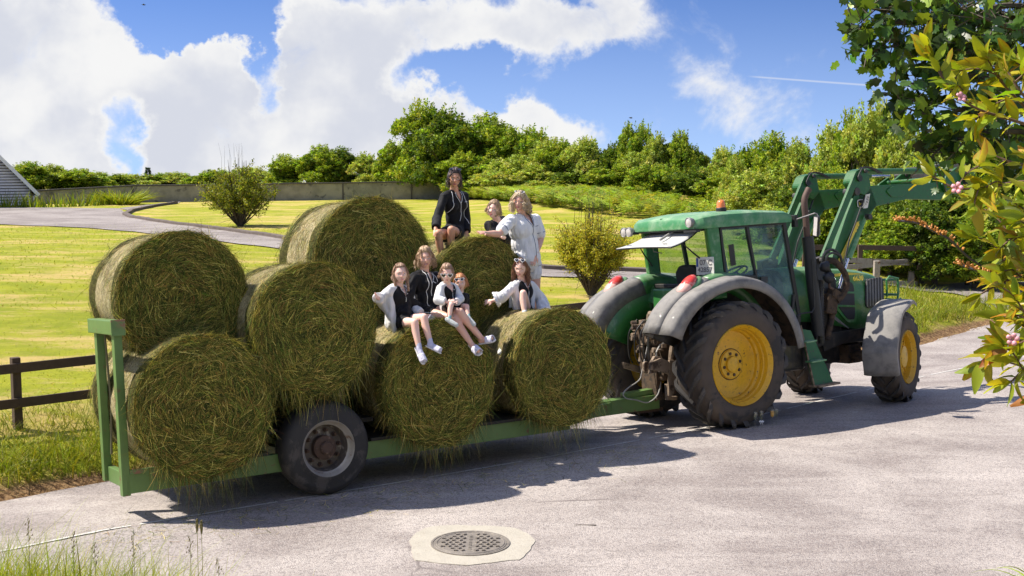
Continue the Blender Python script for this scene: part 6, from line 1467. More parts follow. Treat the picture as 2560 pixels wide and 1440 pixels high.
    lp.tube([mp(t,.0028,.001) for t in(-1,-.6,-.2,.2,.6,1)],[.0012*hk,.0030*hk,.0035*hk,.0035*hk,.0030*hk,.0012*hk],6); lp.tube([mp(t,-.0042-.002*sm*(1-t*t)) for t in(-1,-.5,0,.5,1)],[.0012*hk,.0034*hk,.0043*hk,.0034*hk,.0012*hk],6)
    if sm>.7: te.tube([mp(t,-.0008,.0015) for t in(-.75,-.3,.3,.75)],[.001*hk,.0024*hk,.0024*hk,.001*hk],5)
    mats=[sk,M_eye,M_iris,S['hairm'],S.get('lip',M_lip),M_teeth]
    join_into(me,mats,[(ew,1),(ei,2),(br,3 if not S.get('browm') else 2),(lp,4),(te,5)])
    bo=bpy.data.objects.new('body',me); COL.objects.link(bo); bo.parent=root
    ctx=dict(J=J,k=k,hk=hk,root=root,T=Tm,X=X,Z=Z,fw=fw,C=C,HM=HM,hw=hw,tl=tl,fat=fat,torso=torso,camd=camd)
    return ctx
def garment(cx,name,mb,m,voxel=.009,cut=None,smooth=2,wr=.006,seed=1):
    me=fuse(mb,voxel,smooth)
    X,fw,Z=cx['X'],cx['fw'],cx['Z']; O_=cx['J']['neck']
    # folds: small displacement along normals by layered sines
    co=np.array([v.co[:] for v in me.vertices]); no=np.array([v.normal[:] for v in me.vertices]); g=np.random.default_rng(seed); d=np.zeros(len(co))
    for i in range(5):
        kx=g.normal(size=3)*np.array([38,38,12]); d+=np.sin(co@kx+g.uniform(0,6))*wr*.4
    co=co+no*d[:,None]; me.vertices.foreach_set('co',co.astype(np.float32).ravel())
    if cut:
        bm=bmesh.new(); bm.from_mesh(me); kill=[]
        for f in bm.faces:
            q=f.calc_center_median()-O_; x,y,z=q.dot(X),q.dot(fw),q.dot(Z)
            if cut(x,y,z): kill.append(f)
        bmesh.ops.delete(bm,geom=kill,context='FACES'); bm.to_mesh(me); bm.free()
    me.materials.clear(); me.materials.append(m); me.update(); o=bpy.data.objects.new(name,me); COL.objects.link(o); o.parent=cx['root']
    bm=bmesh.new(); bm.from_mesh(me); cx['bvh']=BVHTree.FromBMesh(bm); bm.free(); return o
def trim(cx,paths,m=None,r=.0042,name='piping'):
    """lines lying on the front of the last garment; coordinates relative to the neck: (right, up) in metres"""
    mb=MB(); X,fw,Z=cx['X'],cx['fw'],cx['Z']; O_=cx['J']['neck']; k=cx['k']
    for P in paths:
        pts=[]
        P=[Vector((a,b,0)) for a,b in P]; Q=[]
        for a,b in zip(P[:-1],P[1:]):
            n=max(2,int((b-a).length/.02)); Q+= [a.lerp(b,i/n) for i in range(n)]
        Q.append(P[-1])
        for q in Q:
            s=O_+X*q.x*k+Z*q.y*k+fw*.6; h=cx['bvh'].ray_cast(s,-fw)
            if h[0] is not None: pts.append(h[0]+fw*.003)
        if len(pts)>1: mb.tube(pts,r,5)
    if mb.v: mb.build(name,m or C_pipe,cx['root'])
def sleeve(mb,cx,a,r0,r1,frac=1.0,r2=None):
    J=cx['J']; k=cx['k']; sh,el,wr=J['sh'+a],J['el'+a],J['wr'+a]
    if frac<=.5: cap(mb,[sh,sh.lerp(el,frac*2)],[r0*k,r1*k])
    else:
        e=el.lerp(wr,(frac-.5)*2); cap(mb,[sh,el],[r0*k,(r0+r1)/2*k]); mb.tube([el,e],[(r0+r1)/2*k,(r2 or r1)*k],14); mb.ell(el,[(r0+r1)/2*k]*3)
vneck=lambda w=.055,dp=.17,top=.09:(lambda x,y,z: y>-.02 and z>-dp and abs(x)<w*(z+dp)/dp and z<top)
def jacket_front(cx): pass
def foot_gear(cx,a,kind,sockm=None):
    J=cx['J']; k=cx['k']; an,to,kn=J['an'+a],J['to'+a],J['kn'+a]; d=(to-an).normalized(); dn=(kn-an).normalized()
    if sockm is not None:
        mb=MB(); cap(mb,[an+dn*.085*k,an,an-(to-an)*.2],[.037*k,.038*k,.038*k]); cap(mb,[an,an.lerp(to,.5),to],[.038*k,.039*k,.032*k]); garment_simple(cx,'sock',mb,sockm)
    s=d.cross(dn).normalized(); up=s.cross(d).normalized()
    if up.dot(dn)<0: up=-up
    L=(to-an).length
    if kind=='slide':
        heel=an-d*.07*k-up*.035*k; tip=to+d*.045*k-up*.030*k; M_s=MB(); pts=[]
        for t,w in((0,.020),(.08,.032),(.3,.034),(.6,.043),(.85,.045),(.97,.032),(1,.018)): 
            c=heel.lerp(tip,t); pts.append((t,w))
        poly=[((tip-heel).length*t,w*k) for t,w in pts]+[((tip-heel).length*t,-w*k) for t,w in reversed(pts)]
        sl=empty('slipper'); sl.parent=cx['root']
        MB().prism(poly,heel,d,s,up,.016*k).build('sole',C_sole,sl,bevel=.004)
        mb=MB(); rows=[]
        for i in range(7):
            t=.50+.40*i/6; c=heel.lerp(tip,t); rows.append([c+s*math.cos(R(q))*.050*k+up*(math.sin(R(q))*.066*k) for q in range(0,181,15)])
        mb.grid(rows); mb.build('strap',C_slip,sl,smooth=80,solid=.008)
    if kind=='fluff':
        mb=MB(); cap(mb,[an-d*.04*k-up*.01*k,an.lerp(to,.5)-up*.008*k,to+d*.01*k],[.048*k,.052*k,.047*k]); o=garment_simple(cx,'slipper',mb,C_fluff,voxel=.006)
def garment_simple(cx,name,mb,m,voxel=.007):
    me=fuse(mb,voxel,2); me.materials.append(m); o=bpy.data.objects.new(name,me); COL.objects.link(o); o.parent=cx['root']; return o
H_dark=hairmat('dark_brown_hair',(.018,.010,.008),(.06,.03,.022)); H_blond=hairmat('blond_hair',(.42,.29,.16),(.72,.58,.38)); H_lb=hairmat('dark_blond_hair',(.24,.14,.075),(.50,.34,.19)); H_aub=hairmat('auburn_hair',(.16,.065,.035),(.34,.17,.09)); H_red=hairmat('ginger_hair',(.42,.15,.05),(.66,.30,.12)); H_lbr=hairmat('light_brown_hair',(.22,.12,.07),(.42,.26,.16))

def jgroup(**k): return k
# 1 -- dark haired woman sitting on top between the two upper bales
c=person(dict(label='dark haired woman in a black robe sitting highest between the two upper bales',skin=S_tan,hairm=H_dark,k=1,smile=.5,hz=(6,4,-4),bust=1,
 j=jgroup(head=(1136,446,-1.72),neck=(1135,477,-1.78),pel=(1138,580,-1.85),shi=(1109,492,-1.74),shj=(1160,491,-1.86),eli=(1092,545,-1.66),wri=(1089,572,-1.46),hai=(1091,592,-1.36),elj=(1165,545,-1.85),wrj=(1166,582,-1.75),haj=(1160,600,-1.7),
  hpi=(1122,588,-1.8),hpj=(1148,588,-1.85),kni=(1096,583,-1.38),knj=(1128,574,-1.40),ani=(1108,660,-1.42),anj=(1132,655,-1.45),toi=(1104,680,-1.32),toj=(1128,676,-1.34))))
mb=MB(); c['torso'](mb,.018,1.0); sleeve(mb,c,'i',.058,.068,.96,.06); sleeve(mb,c,'j',.058,.07,.96,.065); cap(mb,[c['J']['neck']-c['Z']*.04,c['J']['shi']],[.06,.065]); cap(mb,[c['J']['neck']-c['Z']*.04,c['J']['shj']],[.06,.065])
cap(mb,[c['J']['pel'],c['J']['hpj'].lerp(c['J']['knj'],.45)],[.13,.10]); cap(mb,[c['J']['pel'],c['J']['hpi'].lerp(c['J']['kni'],.35)],[.13,.10]); mb.ell(c['J']['pel']+c['X']*.12-c['Z']*.02,(.10,.10,.16))
garment(c,'black_robe',mb,C_black,cut=vneck(.06,.15),seed=11)
trim(c,[[(-.055,.04),(-.06,-.06),(0,-.17),(.015,-.30),(-.02,-.40)],[(.055,.04),(.06,-.06),(0,-.16)],[(-.10,.02),(-.13,-.18),(-.17,-.30)],[(.09,.02),(.115,-.2),(.13,-.45)],[(.08,-.15),(.14,-.15)]])
hair(c['root'],c['C'],c['HM'],1.0,H_dark,1,50,.13,.012,5,rad=.006,top_bun=1,fringe=.12,vol=1.0)
glasses(c['root'],c['C'],c['HM'],1.0,.115,.045,R(60),False,M_lens)
# 2 -- woman leaning on the bale behind
c=person(dict(label='blond woman in black leaning on the middle bale from behind, chin low',skin=S_fair,hairm=H_lb,k=1,smile=.55,hz=(-14,0,-12),
 j=jgroup(head=(1234,523,-1.98),neck=(1243,553,-2.1),pel=(1276,640,-2.35),shi=(1222,563,-2.02),shj=(1266,556,-2.2),eli=(1240,598,-1.85),wri=(1212,581,-1.66),hai=(1192,578,-1.55),elj=(1275,600,-2.0),wrj=(1250,590,-1.8),haj=(1235,588,-1.7),
  hpi=(1268,645,-2.3),hpj=(1286,645,-2.4),kni=(1262,720,-2.2),knj=(1285,720,-2.3),ani=(1262,790,-2.3),anj=(1285,790,-2.4))))
mb=MB(); c['torso'](mb,.02); sleeve(mb,c,'i',.065,.06,.8); sleeve(mb,c,'j',.065,.06,.8)
for a in 'ij': cap(mb,[c['J']['neck']-c['Z']*.04,c['J']['sh'+a]],[.06,.064])
garment(c,'black_top',mb,C_black,cut=vneck(.05,.12),seed=12); trim(c,[[(-.05,.03),(-.05,-.05),(0,-.13),(0,-.3)],[(.05,.03),(.055,-.05),(0,-.12)]])
hair(c['root'],c['C'],c['HM'],1.0,H_lb,2,60,.06,.012,4,fringe=.3,rad=.0055)
# 3 -- woman in white standing
c=person(dict(label='blond curly haired woman in white short pyjamas standing with one hand on the middle bale',skin=S_mid,hairm=H_blond,k=1,fat=1.28,smile=.7,hz=(-12,6,-5),
 j=jgroup(head=(1299,503,-1.36),neck=(1306,538,-1.42),pel=(1314,648,-1.45),shi=(1277,551,-1.36),shj=(1338,549,-1.50),eli=(1246,585,-1.20),wri=(1213,583,-1.08),hai=(1190,579,-1.02),elj=(1352,598,-1.46),wrj=(1338,640,-1.28),haj=(1330,664,-1.24),
  hpi=(1299,658,-1.42),hpj=(1332,658,-1.48),kni=(1302,740,-1.42),knj=(1338,738,-1.48),ani=(1305,815,-1.46),anj=(1340,815,-1.5),toi=(1300,835,-1.3),toj=(1338,835,-1.35)),hup={'j':Vector((.3,-.9,.2))}))
J=c['J']; mb=MB(); c['torso'](mb,.024,1.12); sleeve(mb,c,'i',.082,.086,.34); sleeve(mb,c,'j',.084,.088,.36)
for a in 'ij': cap(mb,[J['neck']-c['Z']*.05,J['sh'+a]],[.065,.074])
cap(mb,[J['neck']-c['Z']*.3,J['pel']+c['Z']*.02],[.17,.205]); zc_=J['pel'].z-.05
garment(c,'white_pyjama_top',mb,C_white,cut=lambda x,y,z:(vneck(.065,.15)(x,y,z)),seed=13,wr=.008)
trim(c,[[(-.065,.03),(-.07,-.05),(-.005,-.17),(.01,-.35),(.0,-.58)],[(.07,.03),(.075,-.05),(.0,-.16)],[(.07,-.16),(.17,-.16)]],C_navy,.0035)
mb=MB(); 
for a in 'ij': cap(mb,[J['pel']-c['Z']*.02,J['hp'+a],J['hp'+a].lerp(J['kn'+a],.33)],[.16,.125,.118])
garment(c,'white_shorts',mb,C_white,seed=14); trim(c,[[(-.16,-.70),(-.02,-.71)],[(.02,-.71),(.2,-.70)]],C_navy,.0035,'shorts_piping')
for a in 'ij':
    e=J['sh'+a].lerp(J['el'+a],.70); d=(J['el'+a]-J['sh'+a]).normalized(); mb=MB(); mb.lathe([(.087,-.004),(.092,0),(.087,.004)],e,d,20); mb.build('sleeve_piping',C_navy,c['root'])
hair(c['root'],c['C'],c['HM'],1.03,H_blond,3,170,.145,.022,6,rad=.0075,vol=1.2,flow=(-.05,-.05,0),fringe=.06)
glasses(c['root'],c['C'],c['HM'],1.0,.118,.045,R(55),True,M_frame,.030)
# 4 -- girl on the left
c=person(dict(label='girl with braided hair in a white cardigan sitting leftmost, socks and slippers hanging down',skin=S_fair,hairm=H_lbr,k=.88,hk=.92,smile=.35,lip=M_lipf,hz=(10,2,4),
 j=jgroup(head=(1001,684,-.30),neck=(996,716,-.36),pel=(1002,803,-.34),shi=(974,729,-.30),shj=(1020,727,-.42),eli=(951,748,-.42),wri=(944,744,-.18),hai=(936,740,-.04),elj=(1032,770,-.40),wrj=(1060,790,-.16),haj=(1078,795,-.06),
  hpi=(1003,808,-.28),hpj=(1018,803,-.36),kni=(1037,806,.10),knj=(1060,793,.08),ani=(1049,876,.19),anj=(1078,864,.19),toi=(1060,900,.26),toj=(1098,874,.27)),hup={'i':Vector((-.3,-.9,.1))}))
J=c['J']; mb=MB(); c['torso'](mb,.014); sleeve(mb,c,'i',.055,.05,.4); sleeve(mb,c,'j',.055,.05,.4)
for a in 'ij': cap(mb,[J['pel'],J['hp'+a],J['hp'+a].lerp(J['kn'+a],.30)],[.12,.09,.085])
garment(c,'black_pyjamas',mb,C_black,cut=vneck(.05,.13),seed=15,wr=.004); trim(c,[[(-.045,.03),(-.05,-.05),(0,-.13),(.01,-.28),(0,-.38)],[(.045,.03),(.05,-.05),(0,-.12),(.05,-.10)]])
mb=MB(); Zs,Xs,fs_=c['Z'],c['X'],c['fw']
sleeve(mb,c,'i',.072,.082,.9,.075); sleeve(mb,c,'j',.068,.072,.85,.065)
for a,s_ in(('i',-1),('j',1)):
    cap(mb,[J['neck']+Xs*s_*.055-Zs*.02,J['sh'+a]],[.045,.06]); cap(mb,[J['sh'+a]+Xs*(-s_)*.03-fs_*.02,J['pel']+Xs*s_*.15-Zs*.02],[.062,.05])
cap(mb,[J['neck']-fs_*.07-Zs*.06,J['pel']-fs_*.10-Zs*.02],[.10,.12]); cap(mb,[J['pel']+Xs*-.16,J['pel']+Xs*-.10-Zs*.22+fs_*.02],[.045,.022]); cap(mb,[J['eli'],J['pel']+Xs*-.17+Zs*.05],[.06,.045])
garment(c,'white_cardigan',mb,C_lace,seed=16,wr=.006)
hair(c['root'],c['C'],c['HM'],.92,H_lbr,4,70,.05,.008,4,face_open=.70)
mb=MB()
for s_ in(-1,1):
    P=[c['C']+c['HM']@Vector((s_*.075,-.01+.05*t,-.02-.19*t)) for t in np.linspace(0,1,12)]
    for q in(0,2.1,4.2): mb.tube([p+Vector((math.cos(q+i*1.5),math.sin(q+i*1.5),0))*.011 for i,p in enumerate(P)],[.013-.0006*i for i in range(12)],6)
mb.build('braids',H_lbr,c['root'],smooth=80)
for a in 'ij': foot_gear(c,a,'slide',C_sock)
# 5 -- smiling woman in black seated in the middle
c=person(dict(label='smiling woman in a black robe with crossed bare legs, toddler on her lap',skin=S_mid,hairm=H_lb,k=.98,smile=1,hz=(4,2,2),bust=1,
 j=jgroup(head=(1063,645,-.48),neck=(1061,679,-.54),pel=(1058,781,-.52),shi=(1034,695,-.46),shj=(1089,692,-.60),eli=(1013,752,-.38),wri=(1008,798,-.20),hai=(1016,816,-.10),elj=(1112,745,-.62),wrj=(1150,768,-.42),haj=(1176,783,-.24),
  hpi=(1058,783,-.42),hpj=(1078,779,-.56),kni=(1138,797,.06),knj=(1150,780,.08),ani=(1180,862,.19),anj=(1207,850,.17),toi=(1195,877,.30),toj=(1228,846,.27))))
J=c['J']; Zs,Xs,fs_=c['Z'],c['X'],c['fw']; mb=MB(); c['torso'](mb,.022,1.05); sleeve(mb,c,'i',.07,.10,.93,.085); sleeve(mb,c,'j',.07,.08,.8,.07)
for a,s_ in(('i',-1),('j',1)): cap(mb,[J['neck']-Zs*.04,J['sh'+a]],[.06,.066]); cap(mb,[J['pel'],J['hp'+a],J['hp'+a].lerp(J['kn'+a],.22)],[.15,.11,.10])
cap(mb,[J['eli'],J['pel']+Xs*-.10],[.085,.12]); cap(mb,[J['wri']+Xs*.02,J['pel']+Xs*-.10-Zs*.03],[.07,.10]); cap(mb,[J['pel']-Zs*.03+fs_*.05,J['hpi'].lerp(J['kni'],.15)-Zs*.02],[.12,.10])
garment(c,'black_robe',mb,C_black,cut=vneck(.055,.15),seed=17,wr=.008)
trim(c,[[(-.05,.04),(-.055,-.05),(0,-.16),(.0,-.3)],[(.05,.04),(.06,-.06),(0,-.15)],[(-.085,.05),(-.075,-.2),(-.055,-.38),(-.02,-.48),(.03,-.50)],[(.08,.03),(.12,-.12)],[(-.0,-.11),(.07,-.14)],[(-.25,-.50),(-.17,-.52),(-.13,-.50)]])
hair(c['root'],c['C'],c['HM'],1.0,H_lb,5,80,.11,.014,5,vol=1.1,top_bun=.6,fringe=.1)
for a in 'ij': foot_gear(c,a,'slide')
# small patterned phone in the hand of the girl next to her
ph=bpy.data.objects.new('mobile_phone',MB().box((0,0,0),(.07,.012,.12)).build('tmp_p',mat('patterned_case',(.70,.70,.78),.4,var=.6,vs=60,col2=(.08,.08,.25),k2=.5,k2s=60),bevel=.006).data); bpy.data.objects.remove(bpy.data.objects['tmp_p'])
COL.objects.link(ph); ph.location=rig(1075,800,.0); ph.rotation_euler=(.3,.5,.6); tag(ph,'small white and navy patterned phone in a hand between the two seated on the left','phone')
# 6 -- toddler
c=person(dict(label='toddler wearing white heart sunglasses sitting on the lap of the woman in black',skin=S_fair,hairm=H_lbr,k=.60,hk=.86,smile=.1,lip=M_lipf,hz=(0,10,0),handk=1.05,
 j=jgroup(head=(1117,684,-.10),neck=(1118,711,-.14),pel=(1125,768,-.16),shi=(1100,721,-.10),shj=(1137,719,-.20),eli=(1094,750,-.02),wri=(1119,755,.07),hai=(1135,750,.10),elj=(1150,748,-.14),wrj=(1140,757,.02),haj=(1127,753,.09),
  hpi=(1118,770,-.12),hpj=(1137,768,-.18),kni=(1128,762,.12),knj=(1167,766,.02),ani=(1123,800,.16),anj=(1172,795,.10),toi=(1140,812,.22),toj=(1184,810,.16))))
J=c['J']; Zs,Xs,fs_=c['Z'],c['X'],c['fw']; mb=MB(); c['torso'](mb,.010)
for a in 'ij': cap(mb,[J['pel'],J['hp'+a],J['hp'+a].lerp(J['kn'+a],.5)],[.085,.07,.06])
garment(c,'black_pyjamas',mb,C_black,cut=vneck(.07,.10),seed=18,wr=.003,voxel=.007); trim(c,[[(-.06,.02),(-.07,-.05),(0,-.15),(0,-.32)],[(.06,.02),(.07,-.05),(0,-.14)],[(0,-.10),(.07,-.12)]],r=.0036)
mb=MB(); sleeve(mb,c,'i',.08,.105,.9,.085); sleeve(mb,c,'j',.08,.10,.9,.08)
for a,s_ in(('i',-1),('j',1)): cap(mb,[J['neck']+Xs*s_*.04,J['sh'+a]],[.03,.046]); cap(mb,[J['sh'+a]+Xs*-s_*.005,J['pel']+Xs*s_*.085+Zs*.01],[.045,.04])
cap(mb,[J['neck']-fs_*.05-Zs*.03,J['pel']-fs_*.06],[.07,.08]); garment(c,'white_cardigan',mb,C_lace,seed=19,wr=.004,voxel=.007)
hair(c['root'],c['C'],c['HM'],.86,H_lbr,6,60,.04,.014,4,vol=1.0,top_bun=.7)
glasses(c['root'],c['C'],c['HM'],.86,-.004,.104,0,True,M_frame,.037)
for a in 'ij': foot_gear(c,a,'fluff',C_teal)
# 7 -- child peeking from behind the toddler
c=person(dict(label='ginger child with heart sunglasses on the forehead peeking from behind the toddler',skin=S_fair,hairm=H_red,k=.62,hk=.84,smile=.4,lip=M_lipf,hz=(-6,4,4),
 j=jgroup(head=(1151,706,-.46),neck=(1150,733,-.48),pel=(1152,785,-.50),shi=(1130,742,-.44),shj=(1166,741,-.54),eli=(1128,770,-.40),wri=(1136,785,-.3),hai=(1142,792,-.25),elj=(1166,765,-.5),wrj=(1160,785,-.36),haj=(1160,800,-.3),
  hpi=(1146,788,-.45),hpj=(1158,788,-.52),kni=(1148,795,-.2),knj=(1164,790,-.22),ani=(1150,830,-.2),anj=(1166,825,-.22))))
J=c['J']; mb=MB(); c['torso'](mb,.012)
for a in 'ij': cap(mb,[J['sh'+a],J['el'+a]],[.04,.04]); cap(mb,[J['pel'],J['hp'+a],J['hp'+a].lerp(J['kn'+a],.4)],[.08,.07,.06])
garment(c,'black_pyjamas',mb,C_black,seed=20,wr=.003,voxel=.008); hair(c['root'],c['C'],c['HM'],.84,H_red,7,70,.05,.008,4,face_open=.55)
glasses(c['root'],c['C'],c['HM'],.84,.050,.103,R(14),True,M_frame,.032)
# 8 -- girl on the right
c=person(dict(label='girl with long auburn hair and closed eyes sitting with one knee drawn up',skin=S_fair,hairm=H_aub,k=.90,hk=.94,smile=.1,closed=1,hz=(-10,12,-2),
 j=jgroup(head=(1301,670,-.86),neck=(1304,703,-.93),pel=(1310,786,-.92),shi=(1283,716,-.86),shj=(1328,714,-1.0),eli=(1258,741,-.78),wri=(1232,752,-.86),hai=(1210,756,-.96),elj=(1355,752,-.98),wrj=(1362,786,-.8),haj=(1366,800,-.7),
  hpi=(1300,788,-.86),hpj=(1318,786,-.92),kni=(1284,812,-.52),knj=(1308,733,-.60),ani=(1256,866,-.42),anj=(1312,787,-.52),toi=(1250,882,-.34),toj=(1308,803,-.40)),hup={'i':Vector((.2,-.8,.5))}))
J=c['J']; Zs,Xs,fs_=c['Z'],c['X'],c['fw']; mb=MB(); c['torso'](mb,.014)
for a in 'ij': cap(mb,[J['pel'],J['hp'+a],J['hp'+a].lerp(J['kn'+a],.30)],[.12,.09,.082])
garment(c,'black_pyjamas',mb,C_black,cut=vneck(.05,.13),seed=21,wr=.004); trim(c,[[(-.045,.03),(-.05,-.05),(0,-.13),(0,-.38)],[(.045,.03),(.05,-.05),(0,-.12)]])
mb=MB(); sleeve(mb,c,'i',.068,.085,.72,.095); sleeve(mb,c,'j',.07,.105,.92,.11)
for a,s_ in(('i',-1),('j',1)): cap(mb,[J['neck']+Xs*s_*.06-Zs*.02,J['sh'+a]],[.045,.06]); cap(mb,[J['sh'+a]+Xs*-s_*.015,J['pel']+Xs*s_*.14-Zs*.02],[.058,.06])
cap(mb,[J['neck']-fs_*.07-Zs*.06,J['pel']-fs_*.10-Zs*.02],[.10,.13]); garment(c,'white_cardigan',mb,C_lace,seed=22,wr=.006)
for a in 'ij':
    e=J['el'+a].lerp(J['wr'+a],.46 if a=='i' else .84); d=(J['wr'+a]-J['el'+a]).normalized(); mb=MB(); r_=.088 if a=='i' else .10
    x_=d.orthogonal().normalized(); y_=d.cross(x_); rows=[[e+(x_*math.cos(t)+y_*math.sin(t))*(r_+q*.008)+d*(q*.018+(.012 if (i%2 and q==2) else 0)) for i,t in enumerate([2*math.pi*i/36 for i in range(36)])] for q in range(3)]; mb.grid(rows,wrap=True); mb.build('lace_cuff',C_white,c['root'],solid=.003)
hair(c['root'],c['C'],c['HM'],.94,H_aub,8,150,.27,.014,6,rad=.0065,vol=1.1,face_open=.72)
glasses(c['root'],c['C'],c['HM'],.94,.112,.055,R(35),True,M_frame,.034)
for a in 'ij': 
    mb=MB(); an,to=J['an'+a],J['to'+a]; dn=(J['kn'+a]-an).normalized(); cap(mb,[an+dn*.04,an,an.lerp(to,.5),to],[.036,.037,.037,.032]); garment_simple(c,'sock',mb,C_white)
# ================================================================== foreground and small things
def big_leaves(P,D,N,L,Wd,curl,g,rows=6):
    """elliptic pointed leaves with a folded midrib"""
    n=len(P); L=np.broadcast_to(L,(n,)); S=unit(np.cross(D,N)); N2=np.cross(S,D); out=[]
    for i in range(rows):
        t=i/(rows-1); w=(math.sin(math.pi*min(1,t*.93+.03))**.8)*(1-.35*t); c=P+D*(L*t)[:,None]-N2*(curl*L*t*t)[:,None]
        h=(Wd*w*.5)[:,None]; wav=(Wd*.07*np.sin(t*9+g.uniform(0,6,n)))[:,None]
        out+= [c-S*h+N2*(h*.35+wav),c,c+S*h+N2*(h*.35-wav)]
    V=np.stack(out,1).reshape(-1,3); k=3*rows; base=np.arange(n)[:,None]*k
    F=np.concatenate([base+np.array(q)[None] for i in range(rows-1) for q in ([3*i,3*i+1,3*i+4,3*i+3],[3*i+1,3*i+2,3*i+5,3*i+4])],1).reshape(-1,4); return V,F,k
def ptd(px,py,dist): r=ray(px,py); return CAMP+r*(dist/math.hypot(r.x,r.y))
# ---- flowering bush close to the camera
M_bush=foliage('bush_leaf',trans=.45,rough=.4,gloss=.4)
M_twig=mat('bush_twig',(.16,.09,.06),.8,var=.4,vs=20)
g=np.random.default_rng(77)
base=Vector((2.35,3.9,float(terr(2.35,3.9))))
bush=thing('flowering_bush','yellow green leafy bush with pink flowers reaching in from the right edge','bush',base)
BR_P=[ [(2600,330,3.5),(2500,300,3.5),(2400,265,3.45),(2330,200,3.4),(2290,120,3.4)],
 [(2600,330,3.6),(2520,255,3.6),(2470,200,3.55),(2440,150,3.5)],[(2600,300,3.5),(2530,240,3.4),(2490,180,3.4)],
 [(2620,460,3.3),(2520,455,3.3),(2430,470,3.25),(2360,470,3.2),(2300,440,3.2)],
 [(2620,640,3.3),(2540,600,3.3),(2480,590,3.3),(2440,620,3.25)],[(2620,720,3.3),(2540,690,3.3),(2460,700,3.3),(2390,735,3.25)],[(2620,680,3.4),(2530,650,3.4),(2470,640,3.4),(2410,680,3.4)],
 [(2640,900,3.1),(2560,850,3.1),(2510,790,3.1),(2470,760,3.1)],[(2640,920,3.1),(2560,890,3.1),(2500,850,3.1),(2460,870,3.1)],[(2640,950,3.1),(2570,940,3.1),(2510,920,3.1),(2465,955,3.1)],
 [(2640,760,3.2),(2570,740,3.2),(2520,730,3.2)],[(2640,1010,3.2),(2580,960,3.2),(2540,975,3.2)],
 [(2640,420,3.5),(2570,420,3.5),(2500,405,3.5),(2460,390,3.5)],[(2640,560,3.6),(2580,600,3.6),(2520,620,3.6)],[(2640,820,3.4),(2590,780,3.4),(2540,760,3.4)],[(2640,480,3.6),(2560,500,3.6),(2500,560,3.6)],[(2640,620,3.2),(2570,560,3.2),(2530,540,3.2)],[(2640,240,3.5),(2570,200,3.5),(2530,160,3.5)]]
A=Acc(); tips=[]
CB=([(.34,.38,.025),(.46,.46,.035),(.22,.28,.02),(.50,.36,.05),(.40,.20,.06)],[6,4,4,.7,.3])
def leafy(P,step=.030,Lr=(.052,.088)):
    P=[Vector(p) for p in P]; sp_=spline(P,8); tot=0; last=0; LP_=[];LD=[];LN=[];LL=[]
    ln=sum((b-a).length for a,b in zip(sp_[:-1],sp_[1:])); run=0; k=0
    for a,b in zip(sp_[:-1],sp_[1:]):
        run+=(b-a).length
        while run-last>step:
            last+=step; k+=1; d=(b-a).normalized(); q=a; 
            if last/ln<.18: continue
            s=d.cross(Vector((0,0,1))).normalized(); u=s.cross(d); ang=(k%2)*math.pi/2+g.uniform(-.3,.3)
            for sg_ in(1,-1):
                if g.uniform()<.06: continue
                o_=(s*math.cos(ang)+u*math.sin(ang))*sg_; dd=(d*.75+o_*.9+Vector((0,0,g.uniform(-.25,.25)))).normalized(); LP_.append(q);LD.append(dd); LN.append((u+Vector(g.normal(size=3))*.35)); LL.append(g.uniform(*Lr)*(1.0-.25*(last/ln)))
    tip=sp_[-1]; d=(sp_[-1]-sp_[-2]).normalized()
    for _ in range(4): LP_.append(tip);LD.append((d+Vector(g.normal(size=3))*.5).normalized());LN.append(Vector(g.normal(size=3)));LL.append(g.uniform(.05,.08))
    P_=np.array([p[:] for p in LP_]);D_2=unit(np.array([p[:] for p in LD]));N_2=unit(np.array([p[:] for p in LN])); L2=np.array(LL)
    V,F,k_=big_leaves(P_-np.array(base[:]),D_2,N_2,L2,L2*.42,.18,g); T=pick(len(P_),*CB,jit=.15,g=g); T=np.repeat(T,k_,0).reshape(len(P_),k_,3); 
    # reddish brown margins towards the tip on some leaves
    red=(g.uniform(0,1,len(P_))<.35)[:,None,None]; tt=np.repeat(np.linspace(0,1,k_//3),3)[None,:,None]; edge=np.array([1,0,1]*(k_//3))[None,:,None]
    T=np.where(red&(edge>0)&(tt>.4),T*np.array([1.05,.55,.7]),T); A.add(V,F,T.reshape(-1,3)); return sp_
mbt=MB()
for B_ in BR_P:
    B_=[(a+(62 if b>540 else 30),b,d) for a,b,d in B_]; pts=[ptd(*q) for q in B_]; s_=leafy(pts); mbt.tube([p-base for p in s_],[.005*(1-.6*i/len(s_)) for i in range(len(s_))],5)
    for t in(.35,.55,.75):
        q=s_[int(t*(len(s_)-1))]; d=(s_[-1]-s_[0]).normalized(); e=q+(d*.5+Vector(g.normal(size=3))*.6).normalized()*g.uniform(.06,.11); m_=q.lerp(e,.5)+Vector((0,0,.01)); s2=leafy([q,m_,e],.03,(.055,.09)); mbt.tube([p-base for p in s2],.0022,4)
